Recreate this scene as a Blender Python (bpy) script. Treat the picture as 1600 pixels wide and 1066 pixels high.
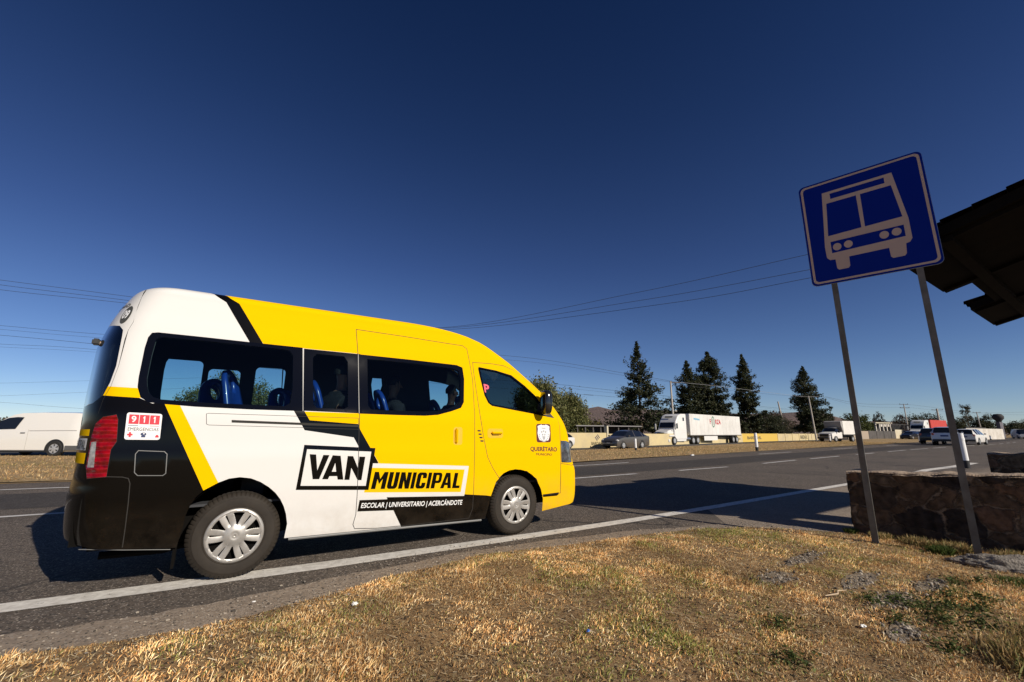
import bpy, bmesh, math, random
import numpy as np
from mathutils import Vector, Matrix, noise
from mathutils.geometry import delaunay_2d_cdt
R = math.radians
rnd = random.Random(7)
sc = bpy.context.scene
for o in list(bpy.data.objects):
    bpy.data.objects.remove(o)
C = sc.collection

# ---------------------------------------------------------------- camera, sky, sun
# x runs along the road, y across it, the van's rear right wheel stands at the origin
CAM = Vector((-0.239, -4.578, 1.234))
yaw, pit, rol = R(33.989), R(11.962), R(0.232)
fw = Vector((math.sin(yaw) * math.cos(pit), math.cos(yaw) * math.cos(pit), math.sin(pit)))
rt = Vector((math.cos(yaw), -math.sin(yaw), 0))
up = rt.cross(fw)
rt2 = rt * math.cos(rol) + up * math.sin(rol)
up2 = up * math.cos(rol) - rt * math.sin(rol)
cam_d = bpy.data.cameras.new('camera')
cam_d.sensor_width = 36
cam_d.lens = 15.068
cam_d.clip_start = 0.05
cam_d.clip_end = 9000
cam = bpy.data.objects.new('camera', cam_d)
C.objects.link(cam)
M = Matrix((rt2, up2, -fw)).transposed().to_4x4()
M.translation = CAM
cam.matrix_world = M
sc.camera = cam

SUN_EL = R(28.3)
SUN_DIR = Vector((0.258 * math.cos(SUN_EL), -0.9661 * math.cos(SUN_EL), math.sin(SUN_EL)))
w = bpy.data.worlds.new('World')
sc.world = w
w.use_nodes = True
nt = w.node_tree
nt.nodes.clear()
sky = nt.nodes.new('ShaderNodeTexSky')
sky.sky_type = 'NISHITA'
sky.sun_disc = False
sky.sun_elevation = SUN_EL
sky.sun_rotation = math.atan2(SUN_DIR.x, SUN_DIR.y)
sky.altitude = 1900
sky.air_density = 1.0
sky.dust_density = 0.0
sky.ozone_density = 3.0
bg = nt.nodes.new('ShaderNodeBackground')
bg.inputs['Strength'].default_value = 0.05
wo = nt.nodes.new('ShaderNodeOutputWorld')
geo = nt.nodes.new('ShaderNodeTexCoord')
sxyz = nt.nodes.new('ShaderNodeSeparateXYZ')
ramp = nt.nodes.new('ShaderNodeValToRGB')          # deep, dry high-altitude sky: darker and bluer towards the zenith
for k, (pos, col) in enumerate(((0.0, (1.42, 1.50, 1.72)), (0.16, (1.02, 1.15, 1.50)), (0.36, (0.68, 0.82, 1.24)), (0.60, (0.40, 0.58, 0.96)), (0.80, (0.24, 0.42, 0.76)))):
    e_ = ramp.color_ramp.elements[k] if k < 2 else ramp.color_ramp.elements.new(pos)
    e_.position = pos
    e_.color = (*col, 1)
tn = nt.nodes.new('ShaderNodeMix')
tn.data_type = 'RGBA'
tn.blend_type = 'MULTIPLY'
tn.inputs['Factor'].default_value = 1.0
nt.links.new(geo.outputs['Generated'], sxyz.inputs[0])
nt.links.new(sxyz.outputs['Z'], ramp.inputs[0])
nt.links.new(sky.outputs[0], tn.inputs['A'])
nt.links.new(ramp.outputs[0], tn.inputs['B'])
nt.links.new(tn.outputs['Result'], bg.inputs[0])
nt.links.new(bg.outputs[0], wo.inputs[0])
ld = bpy.data.lights.new('sun', 'SUN')
ld.energy = 5.0
ld.angle = R(0.5)
ld.color = (1.0, 0.915, 0.79)
sun = bpy.data.objects.new('sun', ld)
C.objects.link(sun)
sun.rotation_euler = SUN_DIR.to_track_quat('Z', 'Y').to_euler()
sun.location = (0, 0, 30)
sc.view_settings.view_transform = 'Standard'
sc.view_settings.look = 'None'
sc.view_settings.exposure = 0.0
sc.view_settings.gamma = 1.0
sc.cycles.max_bounces = 8
sc.cycles.transparent_max_bounces = 24

# ---------------------------------------------------------------- helpers
def mat(name, col, rough=0.6, metal=0.0, coat=0.0, noise_amt=0.0, nscale=8.0, bump=0.0, bscale=60.0, spec=0.5, col2=None, emis=None):
    m = bpy.data.materials.new(name)
    m.use_nodes = True
    n, l = m.node_tree.nodes, m.node_tree.links
    b = n['Principled BSDF']
    b.inputs['Base Color'].default_value = (*col, 1)
    b.inputs['Roughness'].default_value = rough
    b.inputs['Metallic'].default_value = metal
    b.inputs['Specular IOR Level'].default_value = spec
    if coat:
        b.inputs['Coat Weight'].default_value = coat
        b.inputs['Coat Roughness'].default_value = 0.04
    tc = n.new('ShaderNodeTexCoord')
    if noise_amt or col2:
        t = n.new('ShaderNodeTexNoise')
        t.inputs['Scale'].default_value = nscale
        t.inputs['Detail'].default_value = 6
        t.inputs['Roughness'].default_value = 0.65
        l.new(tc.outputs['Object'], t.inputs['Vector'])
        mx = n.new('ShaderNodeMix')
        mx.data_type = 'RGBA'
        c2 = col2 or tuple(c * (1 - noise_amt) for c in col)
        mx.inputs['A'].default_value = (*col, 1)
        mx.inputs['B'].default_value = (*c2, 1)
        rp = n.new('ShaderNodeMapRange')
        rp.inputs[1].default_value = 0.35
        rp.inputs[2].default_value = 0.65
        l.new(t.outputs['Fac'], rp.inputs[0])
        l.new(rp.outputs[0], mx.inputs['Factor'])
        l.new(mx.outputs['Result'], b.inputs['Base Color'])
    if bump:
        t2 = n.new('ShaderNodeTexNoise')
        t2.inputs['Scale'].default_value = bscale
        t2.inputs['Detail'].default_value = 5
        l.new(tc.outputs['Object'], t2.inputs['Vector'])
        bp = n.new('ShaderNodeBump')
        bp.inputs['Strength'].default_value = bump
        bp.inputs['Distance'].default_value = 0.02
        l.new(t2.outputs['Fac'], bp.inputs['Height'])
        l.new(bp.outputs[0], b.inputs['Normal'])
    if emis:
        b.inputs['Emission Color'].default_value = (*emis, 1)
    return m

def attr_mat(name, rough=0.8, spec=0.2, trans=0.0):
    """base colour from the mesh's own 'col' attribute (leaf, straw, blade colours)"""
    m = bpy.data.materials.new(name)
    m.use_nodes = True
    n, l = m.node_tree.nodes, m.node_tree.links
    b = n['Principled BSDF']
    a = n.new('ShaderNodeAttribute')
    a.attribute_name = 'col'
    l.new(a.outputs['Color'], b.inputs['Base Color'])
    b.inputs['Roughness'].default_value = rough
    b.inputs['Specular IOR Level'].default_value = spec
    if trans:
        out = n['Material Output']
        tr = n.new('ShaderNodeBsdfTranslucent')
        l.new(a.outputs['Color'], tr.inputs['Color'])
        mx = n.new('ShaderNodeMixShader')
        mx.inputs[0].default_value = trans
        l.new(b.outputs[0], mx.inputs[1])
        l.new(tr.outputs[0], mx.inputs[2])
        l.new(mx.outputs[0], out.inputs['Surface'])
    return m

def glass_mat(name, tint, refl=0.5, rough=0.0):
    m = bpy.data.materials.new(name)
    m.use_nodes = True
    n, l = m.node_tree.nodes, m.node_tree.links
    n.clear()
    out = n.new('ShaderNodeOutputMaterial')
    tr = n.new('ShaderNodeBsdfTransparent')
    tr.inputs[0].default_value = (*tint, 1)
    gl = n.new('ShaderNodeBsdfGlossy')
    gl.inputs['Roughness'].default_value = rough
    fr = n.new('ShaderNodeFresnel')
    fr.inputs[0].default_value = 1.5
    mu = n.new('ShaderNodeMath')
    mu.operation = 'MULTIPLY'
    mu.inputs[1].default_value = refl
    mx = n.new('ShaderNodeMixShader')
    l.new(fr.outputs[0], mu.inputs[0])
    l.new(mu.outputs[0], mx.inputs[0])
    l.new(tr.outputs[0], mx.inputs[1])
    l.new(gl.outputs[0], mx.inputs[2])
    l.new(mx.outputs[0], out.inputs[0])
    return m

class MB:
    def __init__(s):
        s.v, s.f, s.m = [], [], []
    def add(s, vs, fs, mi=0):
        o = len(s.v)
        s.v += [tuple(p) for p in vs]
        s.f += [tuple(i + o for i in f) for f in fs]
        s.m += [mi] * len(fs)
        return s
    def box(s, x0, x1, y0, y1, z0, z1, mi=0, bev=0.0):
        if bev <= 0:
            vs = [(x, y, z) for z in (z0, z1) for y in (y0, y1) for x in (x0, x1)]
            return s.add(vs, [(0, 2, 3, 1), (4, 5, 7, 6), (0, 1, 5, 4), (2, 6, 7, 3), (0, 4, 6, 2), (1, 3, 7, 5)], mi)
        bm = bmesh.new()
        bmesh.ops.create_cube(bm, size=1)
        bmesh.ops.scale(bm, vec=(x1 - x0, y1 - y0, z1 - z0), verts=bm.verts)
        bmesh.ops.translate(bm, vec=((x0 + x1) / 2, (y0 + y1) / 2, (z0 + z1) / 2), verts=bm.verts)
        bmesh.ops.bevel(bm, geom=list(bm.edges), offset=bev, segments=2, affect='EDGES')
        s.frombm(bm, mi)
        return s
    def frombm(s, bm, mi=0, T=None):
        bm.verts.index_update()
        s.add([(T @ v.co if T else v.co) for v in bm.verts], [[v.index for v in f.verts] for f in bm.faces], mi)
        bm.free()
    def prism(s, poly, axis, a, b, mi=0):
        """poly 2D outline extruded along axis ('x','y','z') from a to b"""
        n = len(poly)
        def mk(p, t):
            return {'y': (p[0], t, p[1]), 'x': (t, p[0], p[1]), 'z': (p[0], p[1], t)}[axis]
        vs = [mk(p, a) for p in poly] + [mk(p, b) for p in poly]
        fs = [tuple(range(n)), tuple(range(2 * n - 1, n - 1, -1))] + [(i, i + n, (i + 1) % n + n, (i + 1) % n) for i in range(n)]
        return s.add(vs, fs, mi)
    def tube(s, pts, r, seg=8, mi=0, caps=True):
        pts = [Vector(p) for p in pts]
        rs = r if isinstance(r, (list, tuple)) else [r] * len(pts)
        rings = []
        for i, p in enumerate(pts):
            d = (pts[min(i + 1, len(pts) - 1)] - pts[max(i - 1, 0)]).normalized()
            a = d.cross(Vector((0, 0, 1)))
            if a.length < 0.1: a = d.cross(Vector((0, 1, 0)))
            a.normalize()
            b = d.cross(a)
            rings.append([p + (a * math.cos(t) + b * math.sin(t)) * rs[i] for t in [2 * math.pi * k / seg for k in range(seg)]])
        vs = [q for rg in rings for q in rg]
        fs = [(i * seg + k, i * seg + (k + 1) % seg, (i + 1) * seg + (k + 1) % seg, (i + 1) * seg + k) for i in range(len(pts) - 1) for k in range(seg)]
        if caps:
            fs += [tuple(range(seg - 1, -1, -1)), tuple((len(pts) - 1) * seg + k for k in range(seg))]
        return s.add(vs, fs, mi)
    def lathe(s, prof, cx, cy, cz, axis='y', seg=48, mi=0, fn=None):
        """prof: (radius, offset along axis)"""
        vs = []
        for j, (r, t) in enumerate(prof):
            for k in range(seg):
                a = 2 * math.pi * k / seg
                rr = fn(j, k, r) if fn else r
                if axis == 'y': vs.append((cx + rr * math.cos(a), cy + t, cz + rr * math.sin(a)))
                elif axis == 'z': vs.append((cx + rr * math.cos(a), cy + rr * math.sin(a), cz + t))
                else: vs.append((cx + t, cy + rr * math.cos(a), cz + rr * math.sin(a)))
        fs = [(j * seg + k, j * seg + (k + 1) % seg, (j + 1) * seg + (k + 1) % seg, (j + 1) * seg + k) for j in range(len(prof) - 1) for k in range(seg)]
        return s.add(vs, fs, mi)
    def build(s, name, mats, parent=None, smooth=False, fix=True):
        me = bpy.data.meshes.new(name)
        me.from_pydata(s.v, [], [tuple(int(i) for i in f) for f in s.f])
        if not isinstance(mats, (list, tuple)): mats = [mats]
        for m in mats: me.materials.append(m)
        if len(mats) > 1: me.polygons.foreach_set('material_index', s.m)
        if fix:
            bm = bmesh.new(); bm.from_mesh(me)
            bmesh.ops.recalc_face_normals(bm, faces=bm.faces)
            bm.to_mesh(me); bm.free()
        if smooth:
            me.polygons.foreach_set('use_smooth', [True] * len(me.polygons))
            if smooth != 'all':
                me.set_sharp_from_angle(angle=R(smooth if smooth is not True else 35))
        me.update()
        o = bpy.data.objects.new(name, me)
        C.objects.link(o)
        if parent: o.parent = parent
        return o

def tag(o, label=None, cat=None, group=None, kind=None):
    if label: o['label'] = label
    if cat: o['category'] = cat
    if group: o['group'] = group
    if kind: o['kind'] = kind
    return o
def empty(name, loc=(0, 0, 0), rz=0, parent=None, scale=1.0):
    o = bpy.data.objects.new(name, None)
    o.empty_display_size = 0.3
    o.location = loc
    o.rotation_euler = (0, 0, rz)
    o.scale = (scale,) * 3
    C.objects.link(o)
    if parent: o.parent = parent
    return o
def copy_tree(o, parent=None):
    c = o.copy()
    C.objects.link(c)
    c.parent = parent
    for ch in list(o.children): copy_tree(ch, c)
    return c
def colored(name, verts, faces, cols, material, parent=None):
    """mesh from numpy arrays with a per-face colour"""
    me = bpy.data.meshes.new(name)
    nv, nf, k = len(verts), len(faces), faces.shape[1]
    me.vertices.add(nv); me.vertices.foreach_set('co', verts.astype(np.float32).ravel())
    me.loops.add(nf * k); me.loops.foreach_set('vertex_index', faces.astype(np.int32).ravel())
    me.polygons.add(nf)
    me.polygons.foreach_set('loop_start', np.arange(0, nf * k, k, dtype=np.int32))
    me.polygons.foreach_set('loop_total', np.full(nf, k, dtype=np.int32))
    at = me.color_attributes.new('col', 'FLOAT_COLOR', 'CORNER')
    c4 = np.concatenate([np.repeat(cols, k, axis=0), np.ones((nf * k, 1))], 1).astype(np.float32)
    at.data.foreach_set('color', c4.ravel())
    me.materials.append(material)
    me.update(); me.validate()
    o = bpy.data.objects.new(name, me)
    C.objects.link(o)
    if parent: o.parent = parent
    return o
def inpoly(x, y, poly):
    c = False
    j = len(poly) - 1
    for i in range(len(poly)):
        xi, yi = poly[i]; xj, yj = poly[j]
        if (yi > y) != (yj > y) and x < (xj - xi) * (y - yi) / (yj - yi) + xi: c = not c
        j = i
    return c
def flat_poly(poly, z, name, m, holes=(), fn=None, grid=None, parent=None, **kw):
    """triangulated flat sheet from an outline; fn(x, y) gives extra height; grid adds interior points"""
    vs = [Vector(p) for p in poly]
    ed = [(i, (i + 1) % len(poly)) for i in range(len(poly))]
    if grid:
        xs = [p[0] for p in poly]; ys = [p[1] for p in poly]
        x = min(xs)
        while x < max(xs):
            y = min(ys)
            while y < max(ys):
                if inpoly(x, y, poly): vs.append(Vector((x, y)))
                y += grid
            x += grid
    rv, _, rf, *_ = delaunay_2d_cdt(vs, ed, [], 1, 1e-5)
    mb = MB()
    keep = []
    for f in rf:
        c = sum((rv[i] for i in f), Vector((0, 0))) / len(f)
        if inpoly(c.x, c.y, poly): keep.append(f)
    mb.add([(p.x, p.y, z + (fn(p.x, p.y) if fn else 0)) for p in rv], keep)
    o = mb.build(name, m, parent, fix=False)
    bm = bmesh.new(); bm.from_mesh(o.data)
    for f in bm.faces:
        if f.normal.z < 0: f.normal_flip()
    bm.to_mesh(o.data); bm.free()
    return o
_fc = {}
def text_mesh(s, bold=0.0):
    """outline font text as triangles scaled to the unit square"""
    if (s, bold) in _fc: return _fc[(s, bold)]
    cu = bpy.data.curves.new('t', 'FONT')
    cu.body = s
    cu.offset = bold
    cu.resolution_u = 4
    ob = bpy.data.objects.new('t', cu)
    C.objects.link(ob)
    dg = bpy.context.evaluated_depsgraph_get()
    me = bpy.data.meshes.new_from_object(ob.evaluated_get(dg))
    vs = [(v.co.x, v.co.y) for v in me.vertices]
    fs = [tuple(p.vertices) for p in me.polygons]
    bpy.data.objects.remove(ob); bpy.data.curves.remove(cu); bpy.data.meshes.remove(me)
    x0, x1 = min(v[0] for v in vs), max(v[0] for v in vs)
    y0, y1 = min(v[1] for v in vs), max(v[1] for v in vs)
    vs = [((a - x0) / (x1 - x0), (b - y0) / (y1 - y0)) for a, b in vs]
    _fc[(s, bold)] = (vs, fs)
    return vs, fs
def quad(q, a, b):
    """bilinear: q = BL, BR, TR, TL"""
    return tuple((q[0][k] * (1 - a) + q[1][k] * a) * (1 - b) + (q[3][k] * (1 - a) + q[2][k] * a) * b for k in range(len(q[0])))

# ---------------------------------------------------------------- van body surface
def lerp_tab(t,z):
    if z<=t[0][0]: return t[0][1]
    for (a,b),(c_,d) in zip(t,t[1:]):
        if z<=c_:
            k=(z-a)/(c_-a); return b+(d-b)*k
    return t[-1][1]
def smooth_tab(t):
    # dense smoothed table
    z0,z1=t[0][0],t[-1][0]; n=240; h=(z1-z0)/n
    v=[lerp_tab(t,z0+i*h) for i in range(n+1)]
    for _ in range(30):
        v=[v[0]]+[(v[i-1]+2*v[i]+v[i+1])/4 for i in range(1,n)]+[v[-1]]
    def f(z):
        q=(z-z0)/h
        if q<=0: return v[0]
        if q>=n: return v[-1]
        i=int(q); k=q-i
        return v[i]*(1-k)+v[min(i+1,n)]*k
    return f
HW=.94; VW=2.405; DV=.9; ZT=2.553
XF=smooth_tab([(.2,4.05),(.28,4.12),(.4,4.15),(.74,4.15),(.84,4.10),(1.21,4.04),(1.36,3.98),(1.55,3.85),(1.77,3.63),(1.91,3.45),(2.16,3.10),(2.34,2.78),(2.42,2.6),(2.47,2.33),(2.52,1.9),(2.57,1.2)])
XR=smooth_tab([(.2,-1.12),(.33,-1.15),(.45,-1.19),(.74,-1.21),(.84,-1.19),(1.0,-1.20),(1.5,-1.22),(1.95,-1.22),(2.2,-1.16),(2.35,-1.10),(2.46,-1.05),(2.52,-.98),(2.57,-.88)])
IN=smooth_tab([(.2,.05),(.26,.02),(.34,.012),(.48,.004),(.53,-.003),(.8,-.006),(1.04,-.006),(1.10,.003),(1.38,.012),(1.45,.03),(2.0,.115),(2.17,.137),(2.20,.146),(2.41,.172)])
LF,LR,PF,PR=.38,.36,2.4,2.5
EF,ER=1.2,1.2
def zi(v):
    if v<=VW: return v, IN(v)
    ph=min((v-VW)/DV,1)*math.pi/2
    p=2/3.4
    i0=IN(VW)
    return VW+(ZT-VW)*math.sin(ph)**p, i0+(HW-i0)*(1-math.cos(ph)**p)
def P(u,v):
    z,ins=zi(v)
    xf,xr=XF(z),XR(z)
    fs,rs=xf-LF,xr+LR
    D=HW-ins
    k=D/HW
    if u>fs:
        th=min((u-fs)/(EF),1)*math.pi/2
        return fs+LF*math.sin(th)**(2/PF), ins+D*(1-math.cos(th)**(2/PF)), z
    if u<rs:
        th=min((rs-u)/(ER),1)*math.pi/2
        return rs-LR*math.sin(th)**(2/PR), ins+D*(1-math.cos(th)**(2/PR)), z
    return u,ins,z
def umax(v): z,_=zi(v); return XF(z)-LF+EF
def umin(v): z,_=zi(v); return XR(z)+LR-ER

# ---------------------------------------------------------------- materials of the van
m_white = mat('white_paint', (0.69, 0.675, 0.645), 0.6, coat=0.5, spec=0.2)
m_yellow = mat('yellow_wrap', (0.82, 0.485, 0.0005), 0.85, spec=0.03)
m_black = mat('black_wrap', (0.0035, 0.003, 0.0025), 0.10, spec=0.22)
m_gap = mat('panel_gap', (0.02, 0.018, 0.015), 0.8)
m_frit = mat('window_frit', (0.003, 0.003, 0.004), 0.04, spec=0.35)
m_sil = mat('silver_trim', (0.17, 0.17, 0.165), 0.5, metal=0.2)
m_rubber = mat('tyre_rubber', (0.021, 0.0165, 0.0125), 0.7, col2=(0.034, 0.027, 0.020), nscale=5, spec=0.3)
m_hub = mat('hubcap_silver', (0.46, 0.44, 0.41), 0.4, metal=0.5, col2=(0.36, 0.34, 0.31), nscale=14)
m_dark = mat('dark_plastic', (0.016, 0.016, 0.017), 0.5)
m_under = mat('underbody', (0.005, 0.0045, 0.004), 0.95, spec=0.1)
m_lining = mat('grey_trim', (0.035, 0.037, 0.042), 0.75)
m_glass = glass_mat('tinted_glass', (0.60, 0.77, 0.80), 0.5)
m_wglass = glass_mat('windshield_glass', (0.24, 0.30, 0.31), 0.6)
m_rglass = glass_mat('dark_glass', (0.14, 0.17, 0.20), 3.0)
m_red = mat('red_lens', (0.36, 0.002, 0.005), 0.25, coat=0.6, col2=(0.10, 0.001, 0.002), nscale=16)
_n, _l = m_red.node_tree.nodes, m_red.node_tree.links
_w = _n.new('ShaderNodeTexWave'); _w.bands_direction = 'Z'; _w.inputs['Scale'].default_value = 5.5; _w.inputs['Distortion'].default_value = 1.2
_t = _n.new('ShaderNodeTexCoord'); _l.new(_t.outputs['Object'], _w.inputs['Vector'])
_b = _n.new('ShaderNodeBump'); _b.inputs['Strength'].default_value = 0.6; _b.inputs['Distance'].default_value = 0.02
_l.new(_w.outputs['Fac'], _b.inputs['Height']); _l.new(_b.outputs[0], _n['Principled BSDF'].inputs['Normal']); _l.new(_b.outputs[0], _n['Principled BSDF'].inputs['Coat Normal'])
m_clear = mat('clear_lens', (0.62, 0.60, 0.60), 0.12, metal=0.3, coat=1.0, col2=(0.25, 0.25, 0.26), nscale=30)
m_head = mat('headlight_lens', (0.22, 0.23, 0.25), 0.08, metal=0.5, coat=1.0, col2=(0.06, 0.06, 0.07), nscale=16)
m_blue = mat('blue_seat', (0.010, 0.045, 0.26), 0.28, coat=0.3)
m_reds = mat('sticker_red', (0.62, 0.03, 0.05), 0.5)
m_navy = mat('sticker_navy', (0.03, 0.045, 0.12), 0.5)
m_maroon = mat('maroon_ink', (0.09, 0.006, 0.008), 0.5)
m_pink = mat('pink_ink', (0.75, 0.06, 0.12), 0.5)
m_ltgrey = mat('light_grey_ink', (0.62, 0.62, 0.62), 0.5)
m_dgrey = mat('dark_grey_ink', (0.07, 0.07, 0.06), 0.5)
m_white2 = mat('white_vinyl', (0.82, 0.82, 0.81), 0.45)

T = {
    'win_rear': [(-0.796, 2.053), (-0.756, 2.063), (-0.414, 2.062), (-0.064, 2.058), (0.384, 2.056), (0.43, 1.421), (0.341, 1.422), (0.002, 1.423), (-0.413, 1.434), (-0.642, 1.449), (-0.73, 1.46), (-0.785, 1.498), (-0.816, 1.58), (-0.822, 1.66), (-0.823, 1.914), (-0.815, 2.011)],
    'glass_rear': [(-0.719, 2.023), (-0.41, 2.027), (-0.239, 2.025), (0.226, 2.018), (0.276, 2.006), (0.304, 1.963), (0.325, 1.65), (0.317, 1.497), (0.272, 1.463), (-0.339, 1.471), (-0.647, 1.486), (-0.701, 1.502), (-0.737, 1.537), (-0.756, 1.589), (-0.768, 1.658), (-0.768, 1.852), (-0.76, 1.992), (-0.745, 2.014)],
    'win_mid': [(0.396, 2.048), (0.924, 2.048), (0.961, 1.414), (0.435, 1.425)],
    'glass_mid': [(0.519, 2.006), (0.789, 2.007), (0.828, 1.951), (0.849, 1.481), (0.814, 1.454), (0.556, 1.457), (0.52, 1.49), (0.486, 1.963)],
    'win_door': [(0.944, 2.046), (1.508, 2.043), (2.11, 2.033), (2.189, 2.008), (2.206, 1.864), (2.187, 1.581), (2.145, 1.51), (2.014, 1.465), (1.844, 1.42), (1.685, 1.406), (1.37, 1.406), (0.973, 1.411)],
    'glass_door': [(1.029, 2.003), (1.508, 2.001), (2.06, 1.985), (2.137, 1.959), (2.154, 1.849), (2.138, 1.598), (2.093, 1.543), (1.974, 1.497), (1.843, 1.467), (1.686, 1.454), (1.37, 1.453), (1.085, 1.458), (1.051, 1.497)],
    'win_front': [(2.421, 2.036), (2.677, 2.012), (2.913, 1.967), (3.118, 1.838), (3.279, 1.711), (3.378, 1.591), (3.463, 1.49), (3.519, 1.427), (3.341, 1.448), (3.2, 1.47), (2.583, 1.549), (2.529, 1.583), (2.48, 1.677), (2.427, 1.917), (2.41, 2.015)],
    'glass_front': [(2.438, 2.017), (2.676, 1.995), (2.901, 1.949), (3.096, 1.828), (3.251, 1.707), (3.336, 1.606), (3.298, 1.481), (3.204, 1.495), (2.594, 1.569), (2.549, 1.596), (2.504, 1.682), (2.455, 1.919)],
    'slide_door': [(0.898, 2.324), (1.45, 2.314), (1.964, 2.297), (2.202, 2.292), (2.262, 2.257), (2.284, 2.128), (2.323, 1.873), (2.325, 1.429), (2.318, 1.009), (2.318, 0.684), (2.316, 0.365), (2.278, 0.265), (2.015, 0.266), (1.57, 0.268), (1.215, 0.276), (1.001, 0.298), (0.982, 0.337), (1.001, 0.43), (0.996, 0.648), (0.977, 1.094), (0.966, 1.41), (0.928, 2.05)],
    'fuel': [(-0.733, 1.076), (-0.569, 1.065), (-0.549, 1.045), (-0.537, 0.893), (-0.554, 0.877), (-0.711, 0.885), (-0.733, 0.909), (-0.747, 1.05)],
    'bump_seam': [(-1.161, 0.872), (-0.924, 0.886), (-0.8, 0.878), (-0.763, 0.866), (-0.748, 0.828), (-0.737, 0.678), (-0.729, 0.476), (-0.727, 0.359)],
    'arch_r': [(-0.392, 0.3), (-0.372, 0.454), (-0.364, 0.553), (-0.344, 0.63), (-0.314, 0.693), (-0.265, 0.745), (-0.172, 0.8), (-0.098, 0.829), (-0.019, 0.837), (0.065, 0.823), (0.141, 0.789), (0.213, 0.74), (0.271, 0.687), (0.317, 0.628), (0.351, 0.565), (0.377, 0.496), (0.396, 0.408), (0.399, 0.261)],
    'arch_f': [(2.496, 0.232), (2.542, 0.417), (2.559, 0.496), (2.621, 0.645), (2.729, 0.74), (2.813, 0.77), (2.899, 0.778), (2.987, 0.77), (3.076, 0.747), (3.157, 0.704), (3.228, 0.645), (3.308, 0.511), (3.344, 0.39), (3.348, 0.231)],
    'yband': [(-1.319, 1.584), (-1.148, 1.579), (-0.814, 1.572), (-0.712, 1.57), (-0.7, 1.491), (-0.791, 1.493), (-1.146, 1.505), (-1.301, 1.511)],
    'ydiag': [(-0.647, 1.488), (-0.549, 1.492), (-0.517, 1.44), (-0.172, 0.8), (-0.149, 0.758), (-0.244, 0.693), (-0.263, 0.731), (-0.62, 1.447)],
    'chevron': [(0.344, 1.446), (0.437, 1.449), (0.447, 1.418), (0.498, 1.336), (0.963, 1.305), (0.981, 1.251), (1.094, 1.07), (1.189, 0.913), (1.127, 0.901), (1.045, 0.973), (0.978, 1.079), (0.923, 1.172), (0.462, 1.241), (0.353, 1.422)],
    'van_out': [(0.471, 1.105), (1.148, 1.064), (1.105, 0.654), (0.436, 0.699)],
    'van_in': [(0.499, 1.064), (1.107, 1.029), (1.075, 0.696), (0.473, 0.734)],
    'mun_white': [(1.13, 0.913), (2.241, 0.843), (2.195, 0.516), (1.3, 0.57), (1.301, 0.545), (1.02, 0.558), (0.976, 0.637)],
    'mun_yel': [(1.129, 0.869), (2.191, 0.806), (2.15, 0.561), (1.061, 0.633)],
    'skirt': [(1.024, 0.563), (1.305, 0.55), (1.297, 0.57), (2.195, 0.516), (2.202, 0.533), (2.491, 0.499), (2.601, 0.478), (2.549, 0.308), (2.502, 0.166), (1.508, 0.179), (1.481, 0.256), (1.379, 0.434), (1.013, 0.456)],
    'yel_low': [(0.447, 1.418), (0.961, 1.414), (0.973, 1.305), (0.802, 1.314), (0.498, 1.336)],
    'sticker': [(-0.845, 1.374), (-0.623, 1.366), (-0.612, 1.158), (-0.833, 1.162)],
    'V': [(0.525, 1.018), (0.583, 1.014), (0.606, 0.866), (0.648, 1.008), (0.704, 1.005), (0.63, 0.784), (0.572, 0.787)],
    'A': [(0.734, 1.003), (0.809, 0.996), (0.853, 0.767), (0.799, 0.771), (0.791, 0.804), (0.721, 0.807), (0.709, 0.779), (0.656, 0.782)],
    'Ah': [(0.764, 0.93), (0.779, 0.846), (0.739, 0.848)],
    'N': [(0.876, 0.992), (0.929, 0.989), (0.986, 0.87), (0.99, 0.983), (1.05, 0.98), (1.028, 0.753), (0.99, 0.755), (0.92, 0.876), (0.911, 0.762), (0.862, 0.765)],
    'rail': [(-0.137, 1.327), (-0.135, 1.304), (0.965, 1.275), (0.964, 1.296)],
    'railc': [(-0.327, 1.375), (-0.312, 1.381), (0.956, 1.365), (0.968, 1.253), (-0.299, 1.281), (-0.316, 1.29)],
    'tailw': [(-1.193, 1.143), (-1.113, 1.148), (-1.084, 0.955), (-1.191, 0.954)],
    'strip': [(3.342, 0.448), (3.604, 0.455), (3.605, 0.43), (3.573, 0.414), (3.343, 0.415)],
}

def grime(m, col=(0.20, 0.15, 0.10), top=0.75, amt=0.45):
    """road dust settled on the lower panels"""
    n, l = m.node_tree.nodes, m.node_tree.links
    b = n['Principled BSDF']
    tc = n.new('ShaderNodeTexCoord'); sx = n.new('ShaderNodeSeparateXYZ'); l.new(tc.outputs['Object'], sx.inputs[0])
    nz = n.new('ShaderNodeTexNoise'); nz.inputs['Scale'].default_value = 4; nz.inputs['Detail'].default_value = 8; nz.inputs['Roughness'].default_value = .7
    l.new(tc.outputs['Object'], nz.inputs['Vector'])
    r = n.new('ShaderNodeMapRange'); r.inputs[1].default_value = top; r.inputs[2].default_value = 0.22; r.inputs[3].default_value = 0; r.inputs[4].default_value = amt
    l.new(sx.outputs['Z'], r.inputs[0])
    r2 = n.new('ShaderNodeMapRange'); r2.inputs[1].default_value = .35; r2.inputs[2].default_value = .7; l.new(nz.outputs['Fac'], r2.inputs[0])
    mu = n.new('ShaderNodeMath'); mu.operation = 'MULTIPLY'; l.new(r.outputs[0], mu.inputs[0]); l.new(r2.outputs[0], mu.inputs[1])
    mx = n.new('ShaderNodeMix'); mx.data_type = 'RGBA'; l.new(mu.outputs[0], mx.inputs['Factor'])
    mx.inputs['A'].default_value = tuple(b.inputs['Base Color'].default_value); mx.inputs['B'].default_value = (*col, 1)
    l.new(mx.outputs['Result'], b.inputs['Base Color'])
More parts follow.
